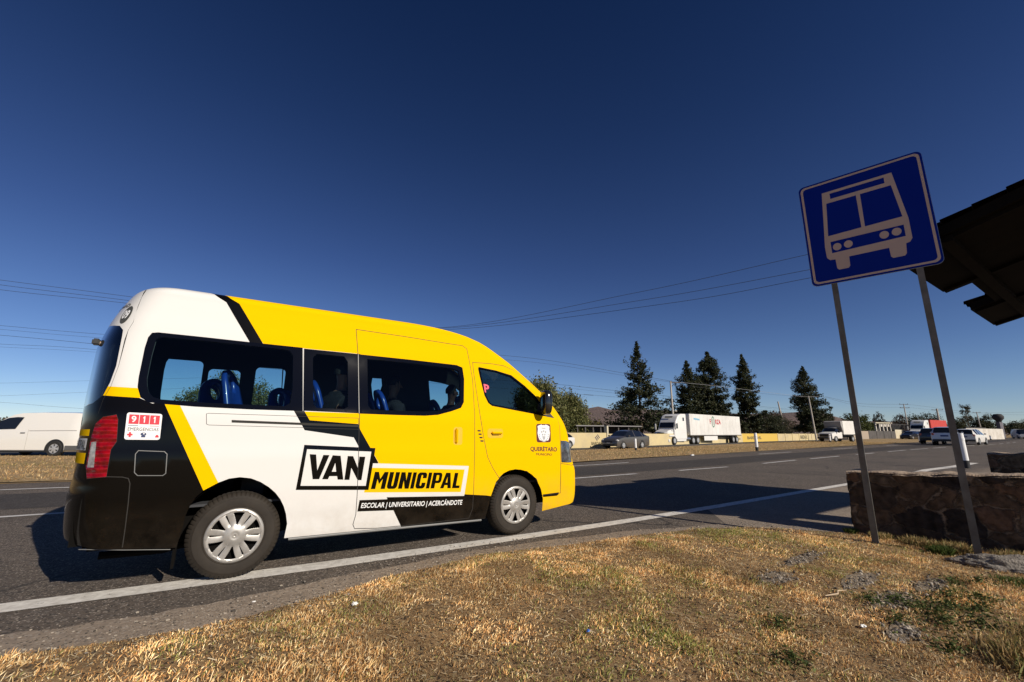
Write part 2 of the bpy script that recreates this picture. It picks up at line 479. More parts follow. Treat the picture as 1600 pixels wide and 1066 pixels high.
grime(m_white, (0.34, 0.27, 0.19)); grime(m_yellow, (0.30, 0.20, 0.08)); grime(m_black, (0.045, 0.034, 0.024), 0.7, 0.5)

def np_in(cx, cy, poly):
    c = np.zeros(len(cx), bool)
    j = len(poly) - 1
    for i in range(len(poly)):
        xi, yi = poly[i]; xj, yj = poly[j]
        if yi != yj:
            c ^= ((yi > cy) != (yj > cy)) & (cx < (xj - xi) * (cy - yi) / (yj - yi) + xi)
        j = i
    return c
def rrect(x0, x1, y0, y1, r=0.05, n=5):
    out = []
    for cx, cy, a0 in ((x1 - r, y0 + r, -90), (x1 - r, y1 - r, 0), (x0 + r, y1 - r, 90), (x0 + r, y0 + r, 180)):
        for k in range(n + 1):
            a = R(a0 + 90 * k / n)
            out.append((cx + r * math.cos(a), cy + r * math.sin(a)))
    return out
def band(pl, wd, closed=True):
    out = []
    n = len(pl)
    for i in range(n if closed else n - 1):
        a, b = Vector(pl[i]), Vector(pl[(i + 1) % n])
        if (b - a).length < 1e-4: continue
        d = (b - a).normalized(); q = Vector((-d.y, d.x)) * wd; e = d * wd * 0.4
        out.append([tuple(a - e + q), tuple(b + e + q), tuple(b + e - q), tuple(a - e - q)])
    return out
EPS = 1e-3
def Pn(u, v):
    """surface point and outward normal (right side)"""
    z, _ = zi(v)
    u1 = min(u, XF(z) - LF + EF * 0.985); u1 = max(u1, XR(z) + LR - ER * 0.985)
    v1 = min(v, VW + DV * 0.985)
    if abs(u1 - u) > 0 or v1 != v: pass
    a = Vector(P(u1 + EPS, v1)) - Vector(P(u1 - EPS, v1))
    b = Vector(P(u1, v1 + EPS)) - Vector(P(u1, v1 - EPS))
    n = a.cross(b)
    if n.length < 1e-12: n = Vector((0, -1, 0))
    return Vector(P(u, v)), n.normalized()

front_door = [(2.335, 2.088), (2.61, 2.096), (2.8, 2.085), (2.98, 2.04), (3.15, 1.955), (3.32, 1.85), (3.45, 1.75), (3.56, 1.66), (3.63, 1.56), (3.655, 1.44), (3.65, 1.31), (3.645, 1.108), (3.64, 0.857), (3.633, 0.445), (3.328, 0.438), (3.232, 0.645), (3.08, 0.746), (2.903, 0.777), (2.732, 0.739), (2.664, 0.687), (2.57, 0.81), (2.497, 0.938), (2.441, 1.186), (2.397, 1.46), (2.365, 1.75), (2.345, 1.95)]
T['front_door'] = front_door
T['tail'] = [(-0.924, 1.353), (-0.901, 1.316), (-0.879, 1.148), (-0.919, 1.085), (-0.917, 0.885), (-1.164, 0.872), (-1.215, 0.961), (-1.21, 1.186), (-1.174, 1.283), (-1.076, 1.335)]
T['head'] = [(3.655, 1.116), (3.78, 1.113), (4.02, 1.092), (4.15, 1.05), (4.08, 0.90), (3.95, 0.83), (3.654, 0.837)]
ws = []
for v_ in np.linspace(1.5, 2.28, 12): ws.append((XF(v_) - LF + 0.36, v_))
ws += [(6.0, 2.30), (6.0, 1.5)]
ws = [(a, b) for a, b in ws]
rg = [(-1.108, 2.06), (-1.08, 2.0), (-1.061, 1.921), (-1.051, 1.747), (-1.083, 1.608), (-1.142, 1.507), (-1.304, 1.445), (-1.5, 1.425), (-2.6, 1.42), (-2.6, 2.12), (-1.5, 2.12), (-1.2, 2.10)]
rbump = [(-0.727, 0.10), (-0.729, 0.476), (-0.737, 0.677), (-0.749, 0.827), (-0.764, 0.866), (-0.801, 0.878), (-0.926, 0.885), (-1.164, 0.872), (-1.3, 0.80), (-2.6, 0.78), (-2.6, 0.1)]
fbump = [(3.345, 0.10), (3.345, 0.414), (3.573, 0.414), (3.606, 0.43), (3.636, 0.445), (3.64, 0.83), (3.744, 0.816), (3.906, 0.80), (4.2, 0.80), (6.0, 0.80), (6.0, 0.1)]
ymain = [(0.026, 2.072), (-0.275, 2.55), (-0.45, 3.35), (6.2, 3.35), (6.2, -0.1), (2.62, 0.05), (2.602, 0.477), (2.493, 0.498), (2.204, 0.532), (2.198, 0.52), (2.244, 0.842), (1.132, 0.905), (1.191, 0.913), (1.094, 1.07), (0.981, 1.251), (0.963, 1.3), (0.961, 1.41), (0.944, 2.05), (0.041, 2.05)]
rblack = [(-2.7, 1.508), (-1.3, 1.511), (-1.146, 1.505), (-0.791, 1.493), (-0.70, 1.45), (-0.647, 1.47), (-0.62, 1.447), (-0.263, 0.731), (-0.2, 0.1), (-2.7, 0.05)]
stripe = [(0.041, 2.045), (0.026, 2.072), (-0.275, 2.55), (-0.45, 3.35), (-0.56, 3.35), (-0.378, 2.54), (-0.084, 2.07), (-0.068, 2.045)]
grille = [(4.1, 1.06), (6.0, 1.06), (6.0, 0.86), (4.1, 0.90)]
arch_r, arch_f = T['arch_r'], T['arch_f']

def shell(right):
    bottom = [(-2.7, 0.42), (-1.35, 0.41), (-1.15, 0.395), (-1.013, 0.378), (-0.745, 0.347), (-0.394, 0.31)] + arch_r[1:-1] + [(0.385, 0.286), (1.017, 0.272), (1.48, 0.262), (2.50, 0.237)] + arch_f[1:-1] + [(3.344, 0.243), (3.69, 0.281), (4.0, 0.30), (6.0, 0.32)]
    polys = {'ymain': ymain, 'rblack': rblack, 'stripe': stripe, 'tail': T['tail'], 'tailw': T['tailw'], 'head': T['head'], 'ws': ws, 'rg': rg, 'rbump': rbump, 'fbump': fbump, 'grille': grille, 'fdoor': front_door, 'gf': T['glass_front'], 'wf': T['win_front'],
             'wr': T['win_rear'], 'wm': T['win_mid'], 'wd': T['win_door'], 'yband': T['yband'], 'ydiag': T['ydiag'], 'yel_low': T['yel_low'], 'skirt': T['skirt'], 'chevron': T['chevron'],
             'rb1': [(-2.7, 1.24), (-1.26, 1.24), (-1.26, 1.19), (-2.7, 1.19)], 'rb2': [(-2.7, 1.17), (-1.28, 1.17), (-1.28, 1.08), (-2.7, 1.08)], 'rb3': [(-2.7, 1.06), (-1.26, 1.06), (-1.26, 0.98), (-2.7, 0.98)], 'strip': T['strip']}
    gaps = band(front_door, 0.0032) + band(T['bump_seam'], 0.003, False) + band(T['head'], 0.003) + band(T['tail'], 0.0035) + band([(-1.35, 2.9), (-1.183, 2.585), (-1.10, 2.38), (-1.007, 2.133), (-1.03, 2.06), (-1.02, 1.75), (-1.06, 1.58), (-1.13, 1.47), (-1.16, 1.36)], 0.0025, False) + band([(3.64, 0.82), (3.744, 0.808), (3.906, 0.79), (4.2, 0.79), (6, 0.79)], 0.003, False)
    trim = []
    if right:
        for k in ('van_out', 'van_in', 'mun_white', 'mun_yel', 'V', 'A', 'Ah', 'N', 'fuel', 'rail', 'sticker'): polys[k] = T[k]
        polys['sdoor'] = T['slide_door']
        gaps += band(T['slide_door'], 0.0032) + band(T['railc'], 0.002)
        trim = band(T['fuel'], 0.0028) + band([(0.386, 2.050), (0.433, 1.423)], 0.003, False) + band([(0.932, 2.046), (0.963, 1.415)], 0.003, False)
        polys['bpill'] = [(0.918, 2.050), (0.952, 2.050), (0.982, 1.411), (0.955, 1.411)]
        polys['gr'], polys['gm'], polys['gd'] = T['glass_rear'], T['glass_mid'], T['glass_door']
    else:
        polys['l1'] = rrect(-1.2, -0.46, 1.54, 2.05, 0.05)
        polys['l2'] = rrect(-0.40, -0.07, 1.57, 1.97, 0.05)
        polys['l3'] = rrect(0.09, 0.43, 1.53, 2.03, 0.05)
        polys['l4'] = [(1.56, 2.0), (1.70, 2.0), (1.72, 1.9), (1.68, 1.72), (1.64, 1.60), (1.59, 1.75), (1.555, 1.9)]
    # constrained triangulation of the whole side in its own (u, v) sheet
    vs, ed = [], []
    def ring(pl, closed=True, sub=0.12):
        pts = []
        n = len(pl)
        for i in range(n if closed else n - 1):
            a, b = Vector(pl[i]), Vector(pl[(i + 1) % n])
            k = max(1, int((b - a).length / sub))
            pts += [a.lerp(b, t / k) for t in range(k)]
        if not closed: pts.append(Vector(pl[-1]))
        pts = [Vector((p.x, p.y)) for p in pts if -2.6 < p.x < 5.3]
        o = len(vs)
        vs.extend(pts)
        for i in range(len(pts) - 1): ed.append((o + i, o + i + 1))
        if closed and len(pts) > 2: ed.append((o + len(pts) - 1, o))
    vt = VW + DV
    vv = list(np.linspace(0.2, vt, 90))
    le = [(umin(v), v) for v in vv if v >= 0.42]
    re = [(umax(v), v) for v in vv if v >= 0.31]
    lo = [p for p in bottom if umin(p[1]) < p[0] < umax(p[1])]
    dom = lo + re + [(u, vt) for u in np.linspace(umax(vt), umin(vt), 60)[1:-1]] + le[::-1]
    ring(dom)
    for p in polys.values(): ring(p)
    for g in gaps + trim: ring(g, sub=0.5)
    u = -2.5
    while u < 5.2:
        st = 0.035
        for v in np.arange(0.22, vt, 0.045):
            if umin(v) + 0.01 < u < umax(v) - 0.01: vs.append(Vector((u + 0.0007, v + 0.0005)))
        z1 = u < -0.75 or u > 3.4
        u += 0.035 if z1 else 0.06
    rv, _, rf, *_ = delaunay_2d_cdt(vs, ed, [], 0, 2e-5)
    rf = [f for f in rf if len(f) == 3]
    A = np.array([(p.x, p.y) for p in rv])
    F = np.array([tuple(f) for f in rf])
    cx, cy = A[F].mean(1).T
    ar = np.abs((A[F[:, 1], 0] - A[F[:, 0], 0]) * (A[F[:, 2], 1] - A[F[:, 0], 1]) - (A[F[:, 2], 0] - A[F[:, 0], 0]) * (A[F[:, 1], 1] - A[F[:, 0], 1]))
    ok = np_in(cx, cy, dom) & (ar > 1e-9)
    F, cx, cy = F[ok], cx[ok], cy[ok]
    I = {k: np_in(cx, cy, p) for k, p in polys.items()}
    gap = np.zeros(len(F), bool)
    for g in gaps: gap |= np_in(cx, cy, g)
    tr = np.zeros(len(F), bool)
    for g in trim: tr |= np_in(cx, cy, g)
    # materials: 0 white 1 yellow 2 black 3 gap 4 frit 5 silver 6 grey
    mi = np.zeros(len(F), int)
    mi[I['ymain']] = 1; mi[I['yel_low']] = 1; mi[I['rblack']] = 2
    mi[I['rb1'] | I['rb3']] = 1; mi[I['rb2']] = 6
    mi[I['ydiag']] = 1; mi[I['yband']] = 1; mi[I['chevron']] = 2; mi[I['stripe']] = 2; mi[I['skirt']] = 2
    mi[I['grille']] = 2; mi[I['strip']] = 2
    if right:
        mi[I['bpill']] = 4
        mi[I['mun_white']] = 0; mi[I['mun_yel']] = 1; mi[I['skirt']] = 2
        mi[I['van_out']] = 2; mi[I['van_in']] = 0
        mi[I['V'] | I['N'] | (I['A'] & ~I['Ah'])] = 2
        mi[I['rail']] = 3
    mi[gap] = 3
    mi[tr] = 5
    part = np.array(['body'] * len(F), dtype=object)
    if right:
        part[I['sdoor']] = 'sliding_door'; part[I['fuel']] = 'fuel_door'
    part[I['fdoor']] = 'front_door'
    part[I['rbump']] = 'rear_bumper'; part[I['fbump']] = 'front_bumper'
    part[I['head']] = 'headlight'; part[I['tail']] = 'tail_light'
    part[I['tail'] & I['tailw']] = 'reverse_lamp'
    part[I['wr']] = 'rear_side_window'; part[I['wm'] & ~I['wr']] = 'middle_window'; part[I['wd']] = 'sliding_window'; part[I['wf']] = 'door_window'
    isg = I['gf'] & I['wf']
    if right: isg |= I['gr'] | (I['gm'] & I['wm']) | I['gd']
    else: isg |= I['l1'] | I['l2'] | I['l3'] | I['l4']
    for k in ('rear_side_window', 'middle_window', 'sliding_window', 'door_window'):
        part[(part == k) & isg] = k + '/pane'
        mi[(part == k) & ~tr] = 4
    part[I['ws']] = 'windshield'; part[I['rg']] = 'rear_window'
    pts, nrm = [], []
    for a in A:
        p, n = Pn(a[0], a[1])
        if not right:
            p.y = 2 * HW - p.y; n.y = -n.y
        pts.append(p); nrm.append(n)
    return pts, nrm, F, mi, part, A

def emit(name, pts, nrm, F, mi, mats, parent, off=0.0, flip=False):
    used = sorted(set(F.ravel()))
    ix = {k: i for i, k in enumerate(used)}
    me = bpy.data.meshes.new(name)
    vs = [pts[k] + nrm[k] * off for k in used]
    fs = []
    for f in F:
        a, b, c = (pts[i] for i in f)
        n = (b - a).cross(c - a)
        t = nrm[f[0]] + nrm[f[1]] + nrm[f[2]]
        q = (ix[f[0]], ix[f[1]], ix[f[2]])
        fs.append(q if n.dot(t) > 0 else q[::-1])
    me.from_pydata([tuple(v) for v in vs], [], fs)
    for m in mats: me.materials.append(m)
    if len(mats) > 1: me.polygons.foreach_set('material_index', [int(i) for i in mi])
    me.polygons.foreach_set('use_smooth', [True] * len(me.polygons))
    me.update()
    me.normals_split_custom_set_from_vertices([tuple(nrm[k]) for k in used])
    o = bpy.data.objects.new(name, me)
    C.objects.link(o)
    o.parent = parent
    return o

van = tag(empty('passenger_van'), 'big yellow, white and black passenger van with VAN MUNICIPAL lettering', 'van')
paints = [m_white, m_yellow, m_black, m_gap, m_frit, m_sil, m_ltgrey]
acc = {}
winmat = {'windshield': m_rglass, 'rear_window': m_rglass}
lin_v, lin_n, lin_f = [], [], []
for right in (True, False):
    pts, nrm, F, mi, part, A = shell(right)
    for k in sorted(set(part), key=lambda q: (q == 'reverse_lamp', q)):
        sel = part == k
        if '/' in k: continue
        if k in ('rear_bumper', 'front_bumper', 'body', 'windshield', 'rear_window'):
            o = len(acc.setdefault(k, ([], [], [], []))[0])
            acc[k][0].extend(pts); acc[k][1].extend(nrm)
            acc[k][2].append(F[sel] + o); acc[k][3].append(mi[sel])
            continue
        mats = {'headlight': [m_head], 'tail_light': [m_red], 'reverse_lamp': [m_clear]}.get(k, paints)
        nm = {'rear_side_window': 'side_window', 'middle_window': 'side_window', 'sliding_window': 'side_window', 'door_window': 'side_window'}.get(k, k)
        ob = emit(nm, pts, nrm, F[sel], mi[sel] if len(mats) > 1 else None, mats, tl_ob if k == 'reverse_lamp' else van)
        if k == 'tail_light' : tl_ob = ob
        pk = part == (k + '/pane')
        if pk.any():
            pane = emit('pane', pts, nrm, F[pk], None, [m_glass], ob, off=-0.004)
    o = len(lin_v)
    keep = np.array([not ('/' in k or k in ('windshield', 'rear_window')) for k in part])
    cxy = A[F].mean(1)
    keep &= (cxy[:, 1] > 0.72)
    lin_v.extend(pts); lin_n.extend(nrm); lin_f.append(F[keep] + o)
for k, (a, b, f, m) in acc.items():
    mats = {'reverse_lamp': [m_clear], 'windshield': [m_wglass], 'rear_window': [m_rglass]}.get(k, paints)
    emit(k, a, b, np.concatenate(f), np.concatenate(m), mats, van if k != 'reverse_lamp' else tl_ob, off=0.0)
emit('interior_trim', lin_v, lin_n, np.concatenate(lin_f), None, [m_lining], van, off=-0.035)

# floor pan, wheel wells, sill trim
b = MB()
b.box(-1.0, 3.85, 0.26, 1.62, 0.30, 0.62, 0, 0.03)
b.box(0.45, 2.45, 0.06, 1.82, 0.30, 0.66, 0)
b.box(-1.05, -0.45, 0.10, 1.78, 0.38, 0.66, 0)
b.box(3.36, 3.75, 0.16, 1.72, 0.33, 0.70, 0)
for ax in (0.01, 2.94):
    for s in (0, 1):
        y0, y1 = (0.03, 0.30) if s == 0 else (1.58, 1.85)
        n = 20
        arc = [(ax + 0.44 * math.cos(math.pi * k / n), 0.36 + 0.46 * math.sin(math.pi * k / n)) for k in range(n + 1)]
        vs = [(x, y0, z) for x, z in arc] + [(x, y1, z) for x, z in arc]
        b.add(vs, [(k, k + 1, k + n + 2, k + n + 1) for k in range(n)])
b.box(-0.415, -0.395, 0.04, 0.23, 0.15, 0.50, 0)
b.box(-0.95, -0.7, 0.25, 1.63, 0.40, 0.60, 0, 0.03)
b.tube([(-0.9, 0.35, 0.25), (-0.5, 0.35, 0.24), (0.1, 0.6, 0.3)], 0.03, 8)
b.build('underbody', m_under, van, fix=False)
b = MB()
b.tube([(0.42, 0.022, 0.272), (1.48, 0.024, 0.250), (2.44, 0.024, 0.228)], 0.011, 6)
b.tube([(-0.98, 0.06, 0.368), (-0.72, 0.014, 0.338), (-0.43, 0.016, 0.302)], 0.003, 6)
b.build('sill_trim', m_sil, van, smooth=True)

# vinyl lettering laid on the body surface
def on_body(name, vs, fs, m, parent, off=0.0025, right=True):
    out = []
    used = sorted({i for f in fs for i in f}); ix = {k: i for i, k in enumerate(used)}
    vs = [vs[k] for k in used]; fs = [tuple(ix[i] for i in f) for f in fs]
    for (u, v) in vs:
        p, n = Pn(u, v)
        out.append(p + n * off)
    b = MB(); b.add(out, fs)
    o = b.build(name, m, parent, fix=False)
    bm = bmesh.new(); bm.from_mesh(o.data)
    for f in bm.faces:
        if f.normal.y > 0: f.normal_flip()
    bm.to_mesh(o.data); bm.free()
    return o
def lettering(name, s, q, m, parent, bold=0.0, off=0.0025):
    vs, fs = text_mesh(s, bold)
    return on_body(name, [quad(q, a, b_) for a, b_ in vs], fs, m, parent, off)
def glyphs(word, widths, gap, w_, h_=1.0, s=.30):
    """bold condensed capitals as (outline, holes) in word units of letter height"""
    out, x = [], 0.0
    def arc(cx, cy, rx, ry, a0, a1, n=7): return [(cx + rx * math.cos(R(a0 + (a1 - a0) * k / n)), cy + ry * math.sin(R(a0 + (a1 - a0) * k / n))) for k in range(n + 1)]
    for ch in word:
        w = widths[ch]; t = .17; r = .2; hs = []
        if ch == 'I': o = [(0, 0), (s * .9, 0), (s * .9, 1), (0, 1)]
        elif ch == 'L': o = [(0, 0), (w, 0), (w, t), (s, t), (s, 1), (0, 1)]
        elif ch == 'N': o = [(0, 0), (s, 0), (s, .52), (w - s, 0), (w, 0), (w, 1), (w - s, 1), (w - s, .48), (s, 1), (0, 1)]
        elif ch == 'M': o = [(0, 0), (s, 0), (s, .60), (w * .5, .28), (w - s, .60), (w - s, 0), (w, 0), (w, 1), (w - s * .95, 1), (w * .5, .58), (s * .95, 1), (0, 1)]
        elif ch == 'U': o = arc(r, r, r, r, 180, 270) + arc(w - r, r, r, r, 270, 360) + [(w, 1), (w - s, 1), (w - s, .25)] + arc(w * .5, .25, w * .5 - s, .09, 0, -180)[1:-1] + [(s, .25), (s, 1), (0, 1)]
        elif ch == 'C': o = arc(r, 1 - r, r, r, 180, 90) + arc(w - r, 1 - r, r, r, 90, 0) + [(w, .64), (w - s, .64), (w - s, .76)] + arc(w * .5, .76, w * .5 - s, .08, 0, 180)[1:-1] + [(s, .76), (s, .24)] + arc(w * .5, .24, w * .5 - s, .08, 180, 360)[1:-1] + [(w - s, .24), (w - s, .36), (w, .36)] + arc(w - r, r, r, r, 0, -90) + arc(r, r, r, r, 270, 180)
        elif ch == 'P':
            o = [(0, 0), (s, 0), (s, .33), (w - r, .33)] + arc(w - r, .33 + r, r, r, -90, 0)[1:] + arc(w - r, 1 - r, r, r, 0, 90) + [(0, 1)]
            hs = [[(s, .49), (w - s * .9, .49), (w - s * .8, .56), (w - s * .8, .77), (w - s * .9, .84), (s, .84)]]
        elif ch == 'A':
            o = [(0, 0), (s * .95, 0), (s * 1.1, .20), (w - s * 1.1, .20), (w - s * .95, 0), (w, 0), (w * .5 + s * .62, 1), (w * .5 - s * .62, 1)]
            hs = [[(s * 1.25, .36), (w - s * 1.25, .36), (w * .5, .76)]]
        if ch == 'A': x -= .09
        out.append(([(x + a, b_) for a, b_ in o], [[(x + a, b_) for a, b_ in h] for h in hs]))
        x += w + gap
    return out, x - gap
gl, GW = glyphs('MUNICIPAL', dict(M=.98, U=.74, N=.80, I=.27, C=.74, P=.76, A=.90, L=.62), .11, 0)
mq = [(1.128, 0.662), (2.128, 0.606), (2.158, 0.770), (1.158, 0.828)]
for o, hs in gl:
    pv_ = [Vector(p) for p in o]; ed_ = [(i, (i + 1) % len(o)) for i in range(len(o))]
    for h in hs:
        k0 = len(pv_); pv_ += [Vector(p) for p in h]; ed_ += [(k0 + i, k0 + (i + 1) % len(h)) for i in range(len(h))]
    rv, _, rf, *_ = delaunay_2d_cdt(pv_, ed_, [], 1, 1e-6)
    fs_ = []
    for f in rf:
        c = sum((rv[i] for i in f), Vector((0, 0))) / len(f)
        if inpoly(c.x, c.y, o) and not any(inpoly(c.x, c.y, h) for h in hs): fs_.append(tuple(f))
    on_body('letter', [quad(mq, p.x / GW, p.y) for p in rv], fs_, m_black, van, 0.0025)
lettering('lettering', 'ESCOLAR | UNIVERSITARIO | ACERC\u00c1NDOTE', [(1.040, 0.472), (2.170, 0.407), (2.182, 0.487), (1.052, 0.546)], m_white2, van, 0.018)
lettering('lettering', 'QUER\u00c9TARO', [(3.135, 0.985), (3.575, 0.968), (3.578, 1.048), (3.138, 1.062)], m_maroon, van, 0.02)
lettering('lettering', 'MUNICIPIO', [(3.229, 0.938), (3.488, 0.926), (3.489, 0.955), (3.230, 0.967)], m_maroon, van, 0.0)
lettering('lettering', 'P', [(2.486, 1.715), (2.545, 1.710), (2.556, 1.812), (2.474, 1.822)], m_pink, van, 0.03, 0.004)
# crest: dark rounded shield with a pale carved coat of arms
def disc(cx, cy, rx, ry, n=24, ph=0): return [(cx + rx * math.cos(2 * math.pi * k / n + ph), cy + ry * math.sin(2 * math.pi * k / n + ph)) for k in range(n)]
crest = on_body('crest', rrect(3.244, 3.482, 1.10, 1.338, 0.03), [tuple(range(24))], m_maroon, van, 0.002)
sh = [(3.262, 1.31), (3.30, 1.322), (3.33, 1.33), (3.352, 1.318), (3.363, 1.326), (3.375, 1.318), (3.40, 1.33), (3.43, 1.322), (3.464, 1.305), (3.46, 1.27), (3.468, 1.22), (3.455, 1.16), (3.436, 1.125), (3.40, 1.118), (3.363, 1.104), (3.326, 1.118), (3.29, 1.13), (3.273, 1.165), (3.26, 1.22), (3.268, 1.27)]
on_body('emblem', sh, [tuple(range(len(sh)))], m_white2, crest, 0.004)
m_arms = mat('emblem_grey', (0.40, 0.41, 0.42), 0.5)
vs, fs = [], []
def addp(pl):
    o = len(vs); vs.extend(pl); fs.append(tuple(range(o, o + len(pl))))
for k in range(11):
    a = math.pi * (k / 10) ; addp(disc(3.363 + 0.075 * math.cos(a + math.pi), 1.20 + 0.085 * math.sin(a + math.pi), 0.008, 0.011, 8))
addp([(3.325, 1.29), (3.40, 1.288), (3.392, 1.275), (3.333, 1.277)])
for q in ((3.33, 1.235), (3.363, 1.245), (3.396, 1.235), (3.345, 1.20), (3.381, 1.20)): addp(disc(q[0], q[1], 0.012, 0.014, 10))
addp([(3.335, 1.18), (3.391, 1.178), (3.38, 1.14), (3.363, 1.128), (3.346, 1.14)])
on_body('relief', vs, fs, m_arms, crest, 0.0055)
# 911 sticker
sq = [T['sticker'][3], T['sticker'][2], T['sticker'][1], T['sticker'][0]]
def S9(a, b_): return quad(sq, a, b_)
rr = rrect(0, 1, 0, 1, 0.08)
stk = on_body('emergency_sticker', [S9(*p) for p in rr], [tuple(range(len(rr)))], m_white2, van, 0.002)
vs, fs = [], []
for k in range(3):
    x0 = 0.07 + k * 0.295
    addp([S9(x0, 0.585), S9(x0 + 0.275, 0.585), S9(x0 + 0.275, 0.93), S9(x0, 0.93)])
addp([S9(0.665, 0.515), S9(0.935, 0.515), S9(0.935, 0.53), S9(0.665, 0.53)])
for (a0, a1, b0, b1) in ((0.07, 0.22, 0.155, 0.215), (0.115, 0.175, 0.095, 0.275), (0.86, 0.96, 0.09, 0.15), (0.88, 0.94, 0.15, 0.19)):
    addp([S9(a0, b0), S9(a1, b0), S9(a1, b1), S9(a0, b1)])
for k_, nm_ in zip(range(len(fs)), ('digit_tile', 'digit_tile', 'digit_tile', 'red_underline', None, None, 'red_helmet', None)):
    if nm_ == 'red_helmet': on_body(nm_, vs, [fs[6], fs[7]], m_reds, stk, 0.0035)
    elif nm_: on_body(nm_, vs, [fs[k_]], m_reds, stk, 0.0035)
on_body('red_cross', [S9(*p) for p in ((.07, .155), (.115, .155), (.115, .095), (.175, .095), (.175, .155), (.22, .155), (.22, .215), (.175, .215), (.175, .275), (.115, .275), (.115, .215), (.07, .215))], [tuple(range(12))], m_reds, stk, 0.0035)
for k, ch in enumerate('911'):
    x0 = 0.07 + k * 0.295
    a0, a1 = x0 + 0.07 + (k > 0) * .035, x0 + 0.205 - (k > 0) * .035
    if ch == '1':
        one = [(.30, 0), (.80, 0), (.80, 1), (.36, 1), (-.05, .82), (-.05, .60), (.30, .72)]
        on_body('digit', [S9(a0 + (a1 - a0) * q[0], 0.64 + 0.24 * q[1]) for q in one], [tuple(range(7))], m_white2, stk, 0.0048)
    else: lettering('digit', ch, [S9(a0, 0.64), S9(a1, 0.64), S9(a1, 0.88), S9(a0, 0.88)], m_white2, stk, 0.02, 0.0048)
lettering('lettering', 'EMERGENCIAS', [S9(0.07, 0.33), S9(0.935, 0.33), S9(0.935, 0.455), S9(0.07, 0.455)], m_dgrey, stk, 0.0, 0.0035)
vs, fs = [], []
addp([S9(0.07, 0.515), S9(0.34, 0.515), S9(0.34, 0.53), S9(0.07, 0.53)])
addp([S9(*p) for p in disc(0.52, 0.21, 0.085, 0.06, 16)])
addp([S9(0.46, 0.09), S9(0.58, 0.09), S9(0.58, 0.15), S9(0.46, 0.15)])
on_body('green_underline', vs, [fs[0]], m_navy, stk, 0.0035)
on_body('police_cap', vs, [fs[1]], m_navy, stk, 0.0035)
on_body('cap_band', vs, [fs[2]], m_navy, stk, 0.0035)
vs, fs = [], []
addp([S9(*p) for p in disc(0.53, 0.225, 0.025, 0.025, 12)])
on_body('light_mark', vs, fs, m_white2, stk, 0.0048)
# fleet number on the rear of the roof
cc = (-1.18, 2.205)
num = on_body('fleet_number', disc(cc[0], cc[1], 0.085, 0.085, 28), [tuple(range(28))], m_dgrey, van, 0.003)
lettering('digit', '09', [(cc[0] - 0.055, cc[1] - 0.042), (cc[0] + 0.055, cc[1] - 0.042), (cc[0] + 0.055, cc[1] + 0.042), (cc[0] - 0.055, cc[1] + 0.042)], m_white2, num, 0.03, 0.006)
lettering('lettering', 'QUER\u00c9TARO', [(-1.95, 2.28), (-1.22, 2.28), (-1.22, 2.33), (-1.95, 2.33)], m_dgrey, van, 0.02, 0.004)
lettering('lettering', 'VAN MUNICIPAL', [(-1.95, 1.085), (-1.28, 1.085), (-1.28, 1.16), (-1.95, 1.16)], m_dgrey, van, 0.02, 0.004)
# handles, vents, mirror
def bump_box(name, u0, u1, v0, v1, d, m, parent, bev=0.012):
    p, n = Pn((u0 + u1) / 2, (v0 + v1) / 2)
    b = MB(); b.box(u0, u1, p.y - d, p.y + 0.01, v0, v1, 0, bev)
    return b.build(name, m, parent, smooth=40)
on_body('handle_recess', rrect(2.04, 2.155, 1.085, 1.285, 0.03), [tuple(range(24))], mat('yellow_recess', (0.75, 0.42, 0.003), 0.45), van, 0.0012)
bump_box('door_handle', 2.06, 2.095, 1.10, 1.27, 0.032, m_yellow, van)
on_body('handle_recess', rrect(2.50, 2.72, 1.16, 1.27, 0.03), [tuple(range(24))], bpy.data.materials['yellow_recess'], van, 0.0012)
bump_box('door_handle', 2.55, 2.71, 1.205, 1.235, 0.035, m_yellow, van)
bump_box('handle_slot', 2.56, 2.66, 1.190, 1.197, 0.004, m_gap, van, 0.0)
for k in range(4):
    v0 = 1.245 - k * 0.040; u0 = 2.36 + k * 0.013
    on_body('vent_slot', [(u0, v0 - 0.007), (u0 + 0.042, v0 - 0.009), (u0 + 0.042, v0 + 0.007), (u0, v0 + 0.009)], [(0, 1, 2, 3)], m_gap, van, 0.002)
bm = bmesh.new()
bmesh.ops.create_uvsphere(bm, u_segments=20, v_segments=12, radius=1)
for v in bm.verts:
    c = v.co
    c.x = math.copysign(abs(c.x) ** 0.6, c.x) * 0.062; c.y = math.copysign(abs(c.y) ** 0.6, c.y) * 0.10; c.z = math.copysign(abs(c.z) ** 0.65, c.z) * 0.160
b = MB(); b.frombm(bm, 0, Matrix.Translation((3.335, -0.09, 1.615)) @ Matrix.Rotation(R(-12), 4, 'Z'))
b.tube([(3.38, 0.03, 1.50), (3.36, -0.04, 1.49), (3.34, -0.06, 1.53)], 0.022, 8)
mir = b.build('door_mirror', mat('mirror_black', (0.01, 0.01, 0.01), 0.18, coat=0.8), van, smooth=60)
on_body('mirror_base', [(3.28, 1.50), (3.44, 1.435), (3.56, 1.42), (3.50, 1.48), (3.40, 1.60), (3.30, 1.60)], [(0, 1, 2, 3, 4, 5)], m_dark, van, 0.004)
b = MB()
b.box(-1.205, -1.155, 0.36, 0.42, 1.945, 2.00, 0, 0.010)
b.tube([(-1.165, 0.39, 1.965), (-1.135, 0.40, 1.96), (-1.10, 0.42, 1.97)], 0.018, 8, 1)
b.build('rear_camera', [m_dark, mat('beige_plastic', (0.30, 0.22, 0.16), 0.5)], van, smooth=40)
